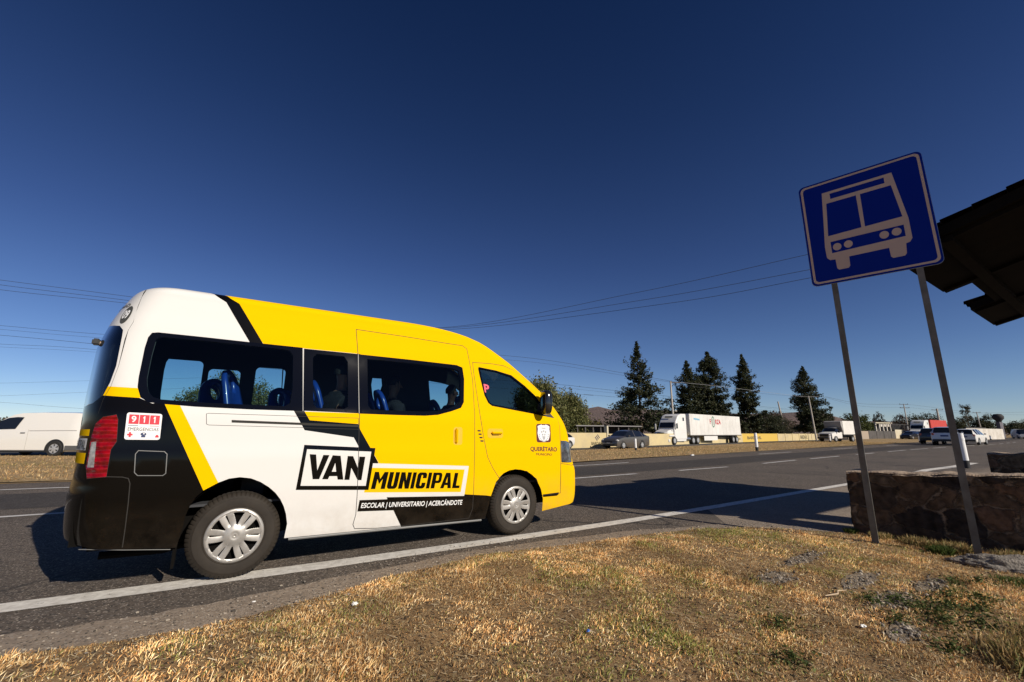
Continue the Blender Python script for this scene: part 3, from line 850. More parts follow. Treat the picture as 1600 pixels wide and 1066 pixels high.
# steering wheel, dashboard
b = MB()
pts = [(3.28 + 0.10 * math.cos(a) * 0.5, 1.40 + 0.19 * math.sin(a), 1.50 + 0.17 * math.cos(a)) for a in [2 * math.pi * k / 24 for k in range(25)]]
b.tube(pts, 0.014, 6)
b.box(3.35, 3.75, 0.2, 1.68, 0.9, 1.36, 0, 0.05)
b.tube([(3.5, 1.4, 1.2), (3.28, 1.4, 1.5)], 0.03)
b.build('dashboard', m_dark, van, smooth=40)

# wheels
def van_wheel(ax, ys, sgn):
    w_ = empty('wheel', (ax, ys, 0.352), 0, van)
    RO = 0.352
    prof = [(0.215, 0.014), (0.221, 0.006), (0.227, 0.001), (0.232, 0.003), (0.236, 0.0), (0.268, -0.004), (0.300, 0.000), (0.303, 0.003), (0.318, 0.009), (0.330, 0.018), (0.340, 0.028), (0.348, 0.038), (RO, 0.050), (RO, 0.075), (RO - 0.008, 0.078), (RO - 0.008, 0.086), (RO, 0.089), (RO, 0.115), (RO - 0.008, 0.118), (RO - 0.008, 0.126), (RO, 0.129), (RO, 0.16), (0.345, 0.18), (0.30, 0.2), (0.21, 0.19)]
    def fn(j, k, r):
        if 9 <= j <= 12 or 20 <= j <= 21: return r - (0.0075 if (k % 4) >= 3 else 0)
        return r
    b = MB(); b.lathe([(r, t * sgn) for r, t in prof], 0, 0, 0, 'y', 240, 0, fn)
    b.build('tyre', m_rubber, w_, smooth=25)
    b = MB(); b.lathe([(0.05, 0.075 * sgn), (0.14, 0.06 * sgn), (0.20, 0.055 * sgn), (0.205, 0.02 * sgn), (0.213, 0.016 * sgn)], 0, 0, 0, 'y', 60)
    b.lathe([(0.0, 0.05 * sgn), (0.055, 0.05 * sgn), (0.06, 0.08 * sgn)], 0, 0, 0, 'y', 24)
    b.build('rim', m_under, w_, smooth=30)
    # hub cap with six paired spokes
    nt_, nr = 288, 30
    rs = [0.0] + list(np.linspace(0.012, 0.206, nr))
    vs, fs = [], []
    def depth(r, th):
        d = 0.004 + 0.012 * math.exp(-((r - 0.0) / 0.075) ** 2) * -1 + 0.018 * max(0, (r - 0.03)) * 0
        d = 0.010 - 0.014 * math.exp(-(r / 0.07) ** 4)
        if r < 0.03: d += 0.003
        if r > 0.190: d += (r - 0.19) * 0.35
        if 0.19 < r < 0.203: d -= 0.004
        ph = (math.degrees(th) + 360) % 60 - 30
        if 0.075 < r < 0.188: d += 0.006 * (abs(abs(ph) - 13) / 17) ** 2
        return d * sgn
    for r in rs:
        for k in range(nt_):
            th = 2 * math.pi * k / nt_
            vs.append((r * math.cos(th), depth(r, th), r * math.sin(th)))
    for j in range(len(rs) - 1):
        rm = (rs[j] + rs[j + 1]) / 2
        for k in range(nt_):
            ph = (k + 0.5) / nt_ * 360 % 60
            q = abs(ph - 30)           # 0 in the middle of an opening
            half = 4.0 + (rm - 0.085) / 0.09 * 9.0
            if 0.085 < rm < 0.177 and q < min(half, 12.0): continue
            if 0.100 < rm < 0.170 and q > 28.0: continue
            fs.append((j * nt_ + k, j * nt_ + (k + 1) % nt_, (j + 1) * nt_ + (k + 1) % nt_, (j + 1) * nt_ + k))
    b = MB(); b.add(vs, fs)
    cap = b.build('hub_cap', m_hub, w_, smooth=50, fix=False)
    cap.rotation_euler = (0, R(4), 0)
    cap.scale = (1.05, 1, 1.05)
    md = cap.modifiers.new('s', 'SOLIDIFY'); md.thickness = 0.010; md.offset = -1 if sgn > 0 else 1
    b = MB(); b.lathe([(0.030, -0.0075 * sgn), (0.027, -0.009 * sgn), (0.024, -0.0075 * sgn)], 0, 0, 0, 'y', 32)
    b.box(-0.024, 0.024, min(0, -0.0085 * sgn), max(0, -0.0085 * sgn), -0.004, 0.004)
    b.build('hub_badge', m_sil, cap, smooth=40)
    return w_
for ax in (0.0, 2.94):
    van_wheel(ax, 0.035, 1)
    van_wheel(ax, 1.845, -1)

# seats with grab holes in the backrests
def bus_seat(x, y, hz=1.80, rz=0.0):
    s_ = tag(empty('bus_chair', (x, y, 0.62), rz), None, 'chair', 'blue seats inside the van')
    H = hz - 0.62
    out = [(-0.20, 0.45), (-0.20, H - 0.5)] + [(0.15 * math.cos(a) * 1.0, H - 0.17 + 0.17 * math.sin(a)) for a in [math.pi * (1 - k / 14) for k in range(15)]] + [(0.20, H - 0.5), (0.20, 0.45)]
    hole = [(0.055 * math.cos(a), H - 0.15 + 0.085 * math.sin(a)) for a in [2 * math.pi * k / 16 for k in range(16)]]
    vs = [Vector(p) for p in out + hole]
    n1, n2 = len(out), len(hole)
    ed = [(i, (i + 1) % n1) for i in range(n1)] + [(n1 + i, n1 + (i + 1) % n2) for i in range(n2)]
    for yy in np.arange(-0.17, 0.18, 0.06):
        for zz in np.arange(0.5, H - 0.03, 0.06):
            if inpoly(yy, zz, out) and not inpoly(yy, zz, hole): vs.append(Vector((yy, zz)))
    rv, _, rf, *_ = delaunay_2d_cdt(vs, ed, [], 1, 1e-5)
    fs = []
    for f in rf:
        c = sum((rv[i] for i in f), Vector((0, 0))) / len(f)
        if not inpoly(c.x, c.y, hole): fs.append(tuple(f))
    b = MB()
    def bend(yy, zz): return -0.10 - 0.16 * max(0.0, (zz - 0.45) / (H - 0.45)) ** 1.4 + 0.6 * yy * yy
    b.add([(bend(p.x, p.y), p.x, p.y) for p in rv], fs)
    bk = b.build('backrest', m_blue, s_, smooth=40)
    md = bk.modifiers.new('s', 'SOLIDIFY'); md.thickness = 0.045
    b = MB(); b.box(-0.1, 0.32, -0.2, 0.2, 0.36, 0.44, 0, 0.03)
    b.build('seat', m_blue, s_, smooth=40)
    b = MB(); b.box(0.0, 0.2, -0.05, 0.05, 0.0, 0.37)
    b.build('seat_leg', m_dark, s_)
    return s_
spots = [(0.04, 0.52, 1.84, 'nearest blue seat of the rear row, sunlit edge, behind the rear side window'), (0.84, 0.50, 1.78, 'blue seat the dark-jacketed passenger sits on'),
         (-0.18, 0.98, 1.80, 'middle seat of the back row, seen through the rear side window'), (-0.20, 1.42, 1.80, 'far seat of the back row beside the left windows'),
         (0.47, 1.0, 1.74, 'middle seat of the second row from the back'), (0.62, 1.44, 1.76, 'far seat of the second row from the back'),
         (2.62, 0.50, 1.70, 'front passenger seat behind the pillar between the two doors'), (2.62, 1.36, 1.70, 'driver seat on the far side of the cab'),
         (1.55, 0.52, 1.72, 'near seat behind the sliding door window'), (1.62, 1.2, 1.74, 'far seat level with the sliding door window')]
for x, y, h, lb in spots:
    tag(bus_seat(x, y, h, R(-58) if y > 0.8 and x < 1 else (R(-22) if x < 0.3 else 0)), lb)
b = MB(); b.box(-1.05, 3.6, 0.1, 1.78, 0.60, 0.62); b.build('cabin_floor', m_lining, van)

# ---------------------------------------------------------------- passengers
def person(x, y, z, rz, label, jacket, hair_c, skin_c, parentname='person'):
    r = tag(empty('person', (x, y, z), rz), label, 'person')
    joints = [(0, 0, 0.05, .15), (0.02, 0, 0.30, .145), (0.03, 0, 0.47, .13), (0.03, 0, 0.545, .06), (0.035, 0, 0.60, .052), (0.05, 0, 0.66, .07), (0.055, 0, 0.73, .088), (0.05, 0, 0.80, .06),
              (0.02, .17, 0.48, .065), (0.06, .23, 0.26, .05), (0.26, .18, 0.13, .038), (0.34, .17, 0.12, .03),
              (0.02, -.17, 0.48, .065), (0.06, -.23, 0.26, .05), (0.26, -.18, 0.13, .038), (0.34, -.17, 0.12, .03),
              (0.40, .10, 0.05, .08), (0.45, .10, -0.35, .055), (0.40, -.10, 0.05, .08), (0.45, -.10, -0.35, .055)]
    ed = [(0, 1), (1, 2), (2, 3), (3, 4), (4, 5), (5, 6), (6, 7), (2, 8), (8, 9), (9, 10), (10, 11), (2, 12), (12, 13), (13, 14), (14, 15), (0, 16), (16, 17), (0, 18), (18, 19)]
    def skin(name, idx, grow, m, parent):
        me = bpy.data.meshes.new(name)
        mp = {k: i for i, k in enumerate(idx)}
        me.from_pydata([joints[k][:3] for k in idx], [(mp[a], mp[b_]) for a, b_ in ed if a in mp and b_ in mp], [])
        o = bpy.data.objects.new(name, me); C.objects.link(o)
        sk = o.modifiers.new('skin', 'SKIN')
        for k, i in mp.items():
            d = me.skin_vertices[0].data[i]; rr = joints[k][3] + grow
            d.radius = (rr, rr * (1.25 if k in (1, 2) else 1))
            d.use_root = (i == 0)
        ss = o.modifiers.new('sub', 'SUBSURF'); ss.levels = 2; ss.render_levels = 2
        me.materials.append(m); o.parent = parent
        return o
    msk = mat('skin', skin_c, 0.5)
    body = skin('body', list(range(20)), 0, msk, r)
    skin('jacket', [0, 1, 2, 3, 8, 9, 10, 12, 13, 14], 0.012, mat('jacket', jacket, 0.95, noise_amt=.4, spec=.1), r)
    skin('trousers', [0, 16, 17, 18, 19], 0.012, mat('trousers', (0.015, 0.018, 0.03), 0.85), r)
    bm = bmesh.new(); bmesh.ops.create_uvsphere(bm, u_segments=20, v_segments=14, radius=1)
    dl = [v for v in bm.verts if v.co.z < -0.35 or (v.co.x > 0.45 and v.co.z < 0.45)]
    bmesh.ops.delete(bm, geom=dl, context='VERTS')
    for v in bm.verts:
        k = 1 + 0.05 * noise.noise(v.co * 6)
        v.co = Vector((0.045 + v.co.x * 0.102 * k, v.co.y * 0.088 * k, 0.745 + v.co.z * 0.115 * k))
    b = MB(); b.frombm(bm); h = b.build('hair', mat('hair', hair_c, 0.7), r, smooth=80)
    for s in (-1, 1):
        b = MB()
        bm = bmesh.new(); bmesh.ops.create_uvsphere(bm, u_segments=10, v_segments=8, radius=1)
        b.frombm(bm, 0, Matrix.Translation((0.05, s * 0.090, 0.725)) @ Matrix.Diagonal((0.02, 0.013, 0.034, 1)))
        b.build('ear', msk, r, smooth=60)
    b = MB()
    bm = bmesh.new(); bmesh.ops.create_cone(bm, segments=8, radius1=0.018, radius2=0.004, depth=0.045)
    b.frombm(bm, 0, Matrix.Translation((0.143, 0, 0.72)))
    b.build('nose', msk, r, smooth=60)
    for s in (-1, 1):
        b = MB()
        bm = bmesh.new(); bmesh.ops.create_uvsphere(bm, u_segments=8, v_segments=6, radius=0.009)
        b.frombm(bm, 0, Matrix.Translation((0.128, s * 0.03, 0.742)))
        b.build('eye', m_dark, r, smooth=60)
    return r
person(0.80, 0.31, 1.11, R(22), 'dark-jacketed person with short black hair at the small middle van window', (0.03, 0.03, 0.033), (0.006, 0.005, 0.005), (0.34, 0.17, 0.11))
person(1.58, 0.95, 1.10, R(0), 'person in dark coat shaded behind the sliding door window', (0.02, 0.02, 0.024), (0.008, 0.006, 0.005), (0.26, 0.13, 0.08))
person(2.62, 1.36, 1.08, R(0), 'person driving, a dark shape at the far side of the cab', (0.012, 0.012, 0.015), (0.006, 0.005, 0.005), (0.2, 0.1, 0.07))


# ================================================================= ground, roads, markings
def terrain_mat(name, cols, scale, bump, rough=0.95, speck=None, dust=None, bdist=0.02, cracks=False):
    """cols: three colours blended by two noises; speck: (colour, density, scale) small stones"""
    m = bpy.data.materials.new(name)
    m.use_nodes = True
    n, l = m.node_tree.nodes, m.node_tree.links
    b = n['Principled BSDF']
    b.inputs['Roughness'].default_value = rough
    b.inputs['Specular IOR Level'].default_value = 0.25
    tc = n.new('ShaderNodeTexCoord')
    def nz(s, det=8, ro=0.6):
        t = n.new('ShaderNodeTexNoise')
        t.inputs['Scale'].default_value = s; t.inputs['Detail'].default_value = det; t.inputs['Roughness'].default_value = ro
        l.new(tc.outputs['Object'], t.inputs['Vector']); return t.outputs['Fac']
    def rng(x, a, c):
        r = n.new('ShaderNodeMapRange'); r.inputs[1].default_value = a; r.inputs[2].default_value = c
        l.new(x, r.inputs[0]); return r.outputs[0]
    def mix(f, a, c):
        x = n.new('ShaderNodeMix'); x.data_type = 'RGBA'
        l.new(f, x.inputs['Factor'])
        for k, q in (('A', a), ('B', c)):
            if isinstance(q, tuple): x.inputs[k].default_value = (*q, 1)
            else: l.new(q, x.inputs[k])
        return x.outputs['Result']
    c = mix(rng(nz(scale), .38, .62), cols[0], cols[1])
    c = mix(rng(nz(scale * 14, 4, .7), .45, .68), c, cols[2])
    if speck:
        for sc_, dn, col in speck:
            v = n.new('ShaderNodeTexVoronoi'); v.inputs['Scale'].default_value = sc_
            l.new(tc.outputs['Object'], v.inputs['Vector'])
            sp = n.new('ShaderNodeSeparateColor'); l.new(v.outputs['Color'], sp.inputs[0])
            g = n.new('ShaderNodeMath'); g.operation = 'LESS_THAN'; g.inputs[1].default_value = dn
            l.new(sp.outputs[0], g.inputs[0])
            c = mix(g.outputs[0], c, col)
    if dust:
        sx = n.new('ShaderNodeSeparateXYZ'); l.new(tc.outputs['Object'], sx.inputs[0])
        for (y0, y1, col, wob) in dust:
            ad = n.new('ShaderNodeMath'); ad.operation = 'MULTIPLY_ADD'
            l.new(nz(1.3, 6), ad.inputs[0]); ad.inputs[1].default_value = wob; l.new(sx.outputs['Y'], ad.inputs[2])
            c = mix(rng(ad.outputs[0], y0, y1), c, col)
    if cracks:
        tw_ = n.new('ShaderNodeTexNoise'); tw_.inputs['Scale'].default_value = 2.2; tw_.inputs['Detail'].default_value = 6
        l.new(tc.outputs['Object'], tw_.inputs['Vector'])
        mv = n.new('ShaderNodeMix'); mv.data_type = 'VECTOR'; mv.inputs['Factor'].default_value = .25
        l.new(tc.outputs['Object'], mv.inputs['A']); l.new(tw_.outputs['Color'], mv.inputs['B'])
        vc = n.new('ShaderNodeTexVoronoi'); vc.feature = 'DISTANCE_TO_EDGE'; vc.inputs['Scale'].default_value = .42
        l.new(mv.outputs['Result'], vc.inputs['Vector'])
        r1 = n.new('ShaderNodeMapRange'); r1.inputs[1].default_value = .010; r1.inputs[2].default_value = .003
        l.new(vc.outputs['Distance'], r1.inputs[0])
        mk = n.new('ShaderNodeMath'); mk.operation = 'MULTIPLY'; l.new(r1.outputs[0], mk.inputs[0]); l.new(rng(nz(.35, 3), .48, .62), mk.inputs[1])
        c = mix(mk.outputs[0], c, (0.03, 0.027, 0.024))
        c = mix(rng(nz(.22, 3), .50, .75), c, (0.085, 0.073, 0.063))
    l.new(c, b.inputs['Base Color'])
    bp = n.new('ShaderNodeBump'); bp.inputs['Strength'].default_value = bump; bp.inputs['Distance'].default_value = bdist
    hh = n.new('ShaderNodeMath'); hh.operation = 'ADD'
    l.new(nz(scale * 60, 3, .8), hh.inputs[0]); l.new(nz(scale * 8, 5, .7), hh.inputs[1])
    l.new(hh.outputs[0], bp.inputs['Height']); l.new(bp.outputs[0], b.inputs['Normal'])
    return m
m_asph = terrain_mat('asphalt', [(0.115, 0.092, 0.074), (0.087, 0.070, 0.057), (0.145, 0.117, 0.094)], 1.1, 0.55, 0.9,
    speck=[(75, 0.10, (0.16, 0.14, 0.12)), (60, 0.12, (0.05, 0.044, 0.038)), (110, 0.08, (0.34, 0.29, 0.24))],
    dust=[(-0.15, -1.1, (0.30, 0.235, 0.175), 0.9)], cracks=True, bdist=0.012)
m_asph2 = terrain_mat('far_asphalt', [(0.075, 0.070, 0.066), (0.062, 0.058, 0.056), (0.085, 0.078, 0.07)], 0.5, 0.3, 0.9)
m_bay = terrain_mat('bay_asphalt', [(0.29, 0.232, 0.178), (0.23, 0.185, 0.145), (0.36, 0.29, 0.225)], 1.5, 0.6, 0.95, speck=[(70, 0.12, (0.38, 0.32, 0.26)), (90, 0.05, (0.09, 0.08, 0.065))])
m_lane = terrain_mat('worn_lane', [(0.060, 0.050, 0.042), (0.048, 0.041, 0.035), (0.072, 0.060, 0.050)], 0.5, 0.35, 0.85, speck=[(60, 0.1, (0.12, 0.11, 0.10))], bdist=0.008)
m_dirt = terrain_mat('dirt', [(0.27, 0.19, 0.115), (0.20, 0.145, 0.095), (0.34, 0.25, 0.16)], 0.7, 0.8, speck=[(40, 0.10, (0.40, 0.33, 0.25)), (34, 0.10, (0.10, 0.075, 0.055))])
m_verge = terrain_mat('verge_soil', [(0.36, 0.225, 0.11), (0.25, 0.155, 0.075), (0.50, 0.34, 0.18)], 2.4, 1.0, speck=[(90, 0.12, (0.46, 0.36, 0.2)), (70, 0.12, (0.08, 0.055, 0.035))])
m_median = terrain_mat('median_soil', [(0.38, 0.25, 0.12), (0.27, 0.19, 0.08), (0.45, 0.31, 0.16)], 0.35, 1.0, speck=[(9, 0.12, (0.17, 0.13, 0.05)), (14, 0.14, (0.5, 0.36, 0.2))])
m_far = terrain_mat('far_ground', [(0.33, 0.25, 0.16), (0.24, 0.18, 0.11), (0.40, 0.30, 0.19)], 0.05, 0.5)
m_line = mat('road_paint', (0.82, 0.78, 0.71), 0.75, col2=(0.56, 0.52, 0.46), nscale=14, bump=0.3, bscale=90)
m_line2 = mat('lane_paint', (0.80, 0.78, 0.74), 0.7, col2=(0.45, 0.43, 0.40), nscale=3)

def ground_z(x, y): return 0.0
b = MB()
S_ = 6000
b.add([(-S_, -S_, -0.06), (S_, -S_, -0.06), (S_, S_, -0.06), (-S_, S_, -0.06)], [(0, 1, 2, 3)])
tag(b.build('ground', m_far), kind='structure')

near_edge = [(-90, -0.62), (-1.3, -0.62), (-0.2, -0.72), (0.4, -0.66), (1.1, -0.52), (2.1, -0.42), (3.2, -0.60), (4.4, -0.85), (5.2, -1.02)]
med_near = [(-90, 17.0), (-40, 13.6), (-12, 11.6), (-4.3, 11.0), (-3.2, 10.8), (2, 9.6), (7, 9.0), (12, 9.1), (17, 9.75), (22.7, 10.3), (37, 11.6), (56, 13.0), (85, 15.2), (105, 16.4), (160, 20), (270, 27), (500, 44), (900, 76)]
med_far = [(-90, 80), (-40, 47), (-12, 28.8), (-8.6, 26.6), (-7.2, 25.6), (-3, 22.9), (3, 20.2), (10, 18.6), (20.4, 18.1), (28.4, 18.9), (38, 20.0), (60, 23.6), (90, 27.6), (144, 33.6), (300, 48), (900, 110)]
far_edge = [(-90, 92), (-45, 60), (-12, 37), (-4, 29.5), (3, 25.0), (10, 22.4), (24, 21.3), (38, 23.6), (60, 27.8), (90, 33), (144, 40), (300, 58), (900, 125)]
right_edge = [(900, 60), (500, 33), (270, 16), (160, 8.5), (85, 3.2), (56, 1.1), (37, 0.0), (30, -0.5), (26, -0.95), (21.2, -1.35)]
bay = [(5.2, -1.02), (5.6, -1.2), (6.3, -1.9), (6.6, -2.5), (6.9, -8.5), (22, -8.5), (21.2, -1.35)]
road_poly = near_edge + [(5.6, -1.15), (6.6, -0.2), (18.9, -0.1), (21.2, -1.35)] + right_edge[::-1][1:] + med_near[::-1]
tag(flat_poly(road_poly, 0.0, 'road', m_asph), kind='structure')
tag(flat_poly([(5.2, -1.02), (5.6, -1.2), (6.3, -1.9), (6.6, -2.5), (6.9, -8.5), (22, -8.5), (21.2, -1.35), (18.9, -0.1), (6.6, -0.2), (5.6, -1.15)], 0.0, 'bus_bay', m_bay), kind='structure')
tag(flat_poly(med_far + far_edge[::-1], 0.0, 'far_road', m_asph2), kind='structure')
def hump(x, y):
    return 0.05 + 0.05 * noise.noise(Vector((x * 0.25, y * 0.25, 0))) + 0.02 * noise.noise(Vector((x, y, 3)))
tag(flat_poly([(x, y + 0.05) for x, y in med_near] + [(x, y - 0.05) for x, y in med_far[::-1]], -0.03, 'median', m_median, fn=hump, grid=None), kind='structure')
# worn wheel tracks of the driving lanes
def strip(pts, w0, w1, z, name, m, **k):
    n = len(pts)
    vs = []
    for i, p in enumerate(pts):
        d = (Vector(pts[min(i + 1, n - 1)]) - Vector(pts[max(0, i - 1)])).normalized()
        q = Vector((-d.y, d.x))
        for w_ in (w0, w1): vs.append((p[0] + q.x * w_, p[1] + q.y * w_, z))
    b = MB(); b.add(vs, [(2 * i, 2 * i + 2, 2 * i + 3, 2 * i + 1) for i in range(n - 1)])
    return b.build(name, m, **k)
def cl(x):  # lane line between the two lanes
    return np.interp(x, [-90, -12, 0, 8, 16, 22, 31, 43, 56, 80, 160, 300], [9.0, 5.6, 4.8, 4.54, 4.55, 5.1, 5.66, 6.4, 6.75, 6.8, 11.5, 19.5])
def el(x):  # line near the median
    return np.interp(x, [-90, -12, -3.8, -2.8, 4, 10.8, 14, 26, 31, 45, 61, 105, 160, 300], [14.5, 10.1, 9.2, 9.0, 7.9, 7.68, 8.0, 8.85, 9.3, 10.4, 11.5, 14.6, 18.4, 27])
xs_ = list(np.linspace(-90, 20, 56)) + list(np.linspace(25, 300, 40))
tag(strip([(x, (cl(x) + el(x)) / 2) for x in xs_], -1.15, 1.15, 0.003, 'inner_lane_track', m_lane), kind='structure')
lt = [(-9, 0.95), (-5.0, 0.62), (-1.39, 0.33), (-0.98, 0.285), (-0.47, 0.245), (0.74, 0.15), (2.06, 0.075), (3.35, 0.01), (5.14, -0.03), (7.32, -0.02), (10.47, 0.03), (12.83, 0.06), (18.9, 0.17)]
lb = [(-9, 0.70), (-5.0, 0.38), (-1.32, 0.1), (-0.93, 0.06), (-0.45, 0.01), (0.69, -0.08), (1.94, -0.14), (3.18, -0.19), (4.88, -0.22), (7.0, -0.215), (9.97, -0.17), (12.28, -0.13), (18.9, -0.03)]
def wob(p, s): return (p[0], p[1] + 0.006 * noise.noise(Vector((p[0] * 9, s, 0))))
def dens(pl, s):
    out = []
    for a, c in zip(pl, pl[1:]):
        k = max(1, int((c[0] - a[0]) / 0.05))
        out += [wob((a[0] + (c[0] - a[0]) * t / k, a[1] + (c[1] - a[1]) * t / k), s) for t in range(k)]
    return out + [pl[-1]]
tag(flat_poly(dens(lt, 1) + dens(lb, 5)[::-1], 0.004, 'edge_line', m_line), 'broken white edge line under the yellow van, running on past the bus bay', 'road marking', kind='structure')
b = MB(); b.add([(18.9, 0.17, .004), (20.3, 0.30, .004), (23.6, 0.22, .004), (27, 0.3, .004), (27, 0.0, .004), (23.6, -0.10, .004), (20.3, 0.02, .004), (18.9, -0.03, .004)], [(0, 1, 6, 7), (1, 2, 5, 6), (2, 3, 4, 5)])
tag(b.build('edge_line', m_line), kind='structure')
def chip(m, scale, thr, col, width=.05):
    n, l = m.node_tree.nodes, m.node_tree.links
    b_ = n['Principled BSDF']; src = b_.inputs['Base Color'].links[0].from_socket
    tc = n.new('ShaderNodeTexCoord')
    t = n.new('ShaderNodeTexNoise'); t.inputs['Scale'].default_value = scale; t.inputs['Detail'].default_value = 9; t.inputs['Roughness'].default_value = .78
    l.new(tc.outputs['Object'], t.inputs['Vector'])
    r = n.new('ShaderNodeMapRange'); r.inputs[1].default_value = thr; r.inputs[2].default_value = thr + width; l.new(t.outputs['Fac'], r.inputs[0])
    x = n.new('ShaderNodeMix'); x.data_type = 'RGBA'; l.new(r.outputs[0], x.inputs['Factor']); l.new(src, x.inputs['A']); x.inputs['B'].default_value = (*col, 1)
    l.new(x.outputs['Result'], b_.inputs['Base Color'])
chip(m_line, 9, .60, (0.12, 0.10, 0.085)); chip(m_line2, 4, .62, (0.08, 0.07, 0.06))
b = MB()
for x0, x1 in ((-30, -25), (-18, -13), (-6, -1.5), (3.5, 6), (7.94, 10.5), (12.6, 15.5), (18.5, 22.2), (24.0, 28.1), (31.1, 34.7), (38, 43), (44.2, 49.3), (50.9, 55.7), (58, 61), (63.5, 67), (69, 72), (74, 78), (80, 84), (88, 92), (96, 101)):
    y0, y1 = cl(x0), cl(x1)
    b.add([(x0, y0 - .065, .0075), (x1, y1 - .065, .0075), (x1, y1 + .065, .0075), (x0, y0 + .065, .0075)], [(0, 1, 2, 3)])
tag(b.build('lane_marking', m_line2), kind='structure')
b = MB()
xx = list(np.linspace(-60, 5, 30))
for x0, x1 in list(zip(xx, xx[1:])) + [(10.0, 14.1), (26.4, 31.4), (40, 45), (56, 61), (72, 77), (88, 93)]:
    y0, y1 = el(x0), el(x1)
    b.add([(x0, y0 - .06, .0075), (x1, y1 - .06, .0075), (x1, y1 + .06, .0075), (x0, y0 + .06, .0075)], [(0, 1, 2, 3)])
tag(b.build('lane_marking', m_line2), kind='structure')
m_yel = mat('yellow_road_paint', (0.45, 0.27, 0.06), 0.8, col2=(0.25, 0.15, 0.05), nscale=2)
tag(strip([(x, float(np.interp(x, [p[0] for p in med_near], [p[1] for p in med_near]))) for x in np.linspace(-60, 7, 30)], -0.22, -0.10, 0.0045, 'yellow_edge_line', m_yel), kind='structure')

# near verge
verge_poly = [(-40, -0.95), (-1.07, -0.79), (-0.6, -0.90), (-0.22, -0.94), (0.1, -0.93), (0.34, -0.86), (0.7, -0.80), (1.1, -0.65), (1.6, -0.60), (2.14, -0.50), (2.7, -0.60), (3.24, -0.71), (4.0, -0.80), (4.75, -0.93), (5.2, -1.05), (5.55, -1.20), (6.0, -1.55), (6.3, -1.95), (6.55, -2.30), (6.72, -3.0), (6.82, -4.0), (6.9, -9), (-40, -9)]
ev = [Vector(p) for p in verge_poly[:19]]
def vdist(x, y):
    p = Vector((x, y)); m_ = 9
    for a, c in zip(ev, ev[1:]):
        d = c - a; t = max(0, min(1, (p - a).dot(d) / d.length_squared)); m_ = min(m_, (p - a - d * t).length)
    return m_
def verge_h(x, y):
    d = vdist(x, y) if (-2 < x < 7) else min(9, max(0, -0.9 - y))
    s = min(1, d / 0.5); s = s * s * (3 - 2 * s)
    s *= min(1.0, max(0.0, (6.15 - x) / 1.0)) * .9 + .1 if x > 5 else 1
    return 0.012 + 0.045 * s + 0.018 * s * noise.noise(Vector((x * 1.7, y * 1.7, 1))) + 0.016 * s * noise.noise(Vector((x * 6, y * 6, 1))) + 0.010 * s * noise.noise(Vector((x * 15, y * 15, 1)))
vv_ = [(-4.6, -0.90)] + verge_poly[1:-2] + [(6.85, -5.4), (-4.6, -5.4)]
tag(flat_poly(vv_, 0.0, 'verge', m_verge, fn=verge_h, grid=0.055), kind='structure')
tag(flat_poly([(-90, -0.95), (-4.0, -0.95), (0, -1.3), (6.5, -2.9), (6.85, -5.4), (6.9, -40), (-90, -40)], 0.0075, 'back_field', m_verge), kind='structure')
dse = []
for k in range(360):
    x_ = -6 + k * .035
    y_ = float(np.interp(x_, [-6, -1.3, -0.2, 0.4, 1.1, 2.1, 3.2, 4.4, 5.2, 5.7, 6.4, 6.6], [-0.42, -0.42, -0.50, -0.46, -0.36, -0.28, -0.42, -0.62, -0.82, -1.0, -1.6, -1.9]))
    dse.append((x_, y_ + .09 * noise.noise(Vector((x_ * 1.1, 3, 0))) + .045 * noise.noise(Vector((x_ * 5, 3, 0))) + .02 * noise.noise(Vector((x_ * 17, 3, 0)))))
tag(flat_poly([(-90, -0.42)] + dse + [(6.9, -2.6), (6.9, -3.4), (-90, -3.4)], 0.006, 'dusty_shoulder', m_bay), kind='structure')

def blades(name, npts, poly_fn, zfn, hrange, wrange, colfn, box, tilt=1.0, seed=1, hmod=None):
    rg_ = np.random.default_rng(seed)
    x = rg_.uniform(box[0], box[1], npts); y = rg_.uniform(box[2], box[3], npts)
    k = poly_fn(x, y, rg_)
    x, y = x[k], y[k]; n = len(x)
    z = zfn(x, y)
    h = rg_.uniform(*hrange, n) * (hmod(x, y) if hmod else 1); wd = rg_.uniform(*wrange, n)
    a = rg_.uniform(0, 2 * np.pi, n); tl = rg_.uniform(0.25, 1.5, n) * tilt
    dx, dy = np.cos(a) * np.sin(tl) * h, np.sin(a) * np.sin(tl) * h
    dz = np.cos(tl) * h
    b2 = a + np.pi / 2 + rg_.normal(0, .5, n)
    px_, py_ = np.cos(b2) * wd, np.sin(b2) * wd
    V = np.empty((n, 4, 3))
    V[:, 0] = np.stack([x - px_, y - py_, z - 0.004], 1)
    V[:, 1] = np.stack([x + px_, y + py_, z - 0.004], 1)
    V[:, 2] = np.stack([x + dx * .55 + px_ * .8, y + dy * .55 + py_ * .8, z + dz * .62], 1)
    V[:, 3] = np.stack([x + dx, y + dy, z + dz * .9], 1)
    F = (np.arange(n) * 4)[:, None]
    F = np.concatenate([F + [0, 1, 2], F + [0, 2, 3]], 0)
    c = colfn(x, y, rg_)
    return V.reshape(-1, 3), F, np.concatenate([c, c], 0)
gx, gy = np.meshgrid(np.linspace(-5, 7.2, 480), np.linspace(-5.5, 0, 220), indexing='ij')
HG = np.array([[verge_h(float(a_), float(b_)) for b_ in gy[0]] for a_ in gx[:, 0]])
def hgrid(x, y):
    i = np.clip(((x + 5) / 12.2 * 479), 0, 478); j = np.clip(((y + 5.5) / 5.5 * 219), 0, 218)
    i0, j0 = i.astype(int), j.astype(int); fi, fj = i - i0, j - j0
    return HG[i0, j0] * (1 - fi) * (1 - fj) + HG[i0 + 1, j0] * fi * (1 - fj) + HG[i0, j0 + 1] * (1 - fi) * fj + HG[i0 + 1, j0 + 1] * fi * fj
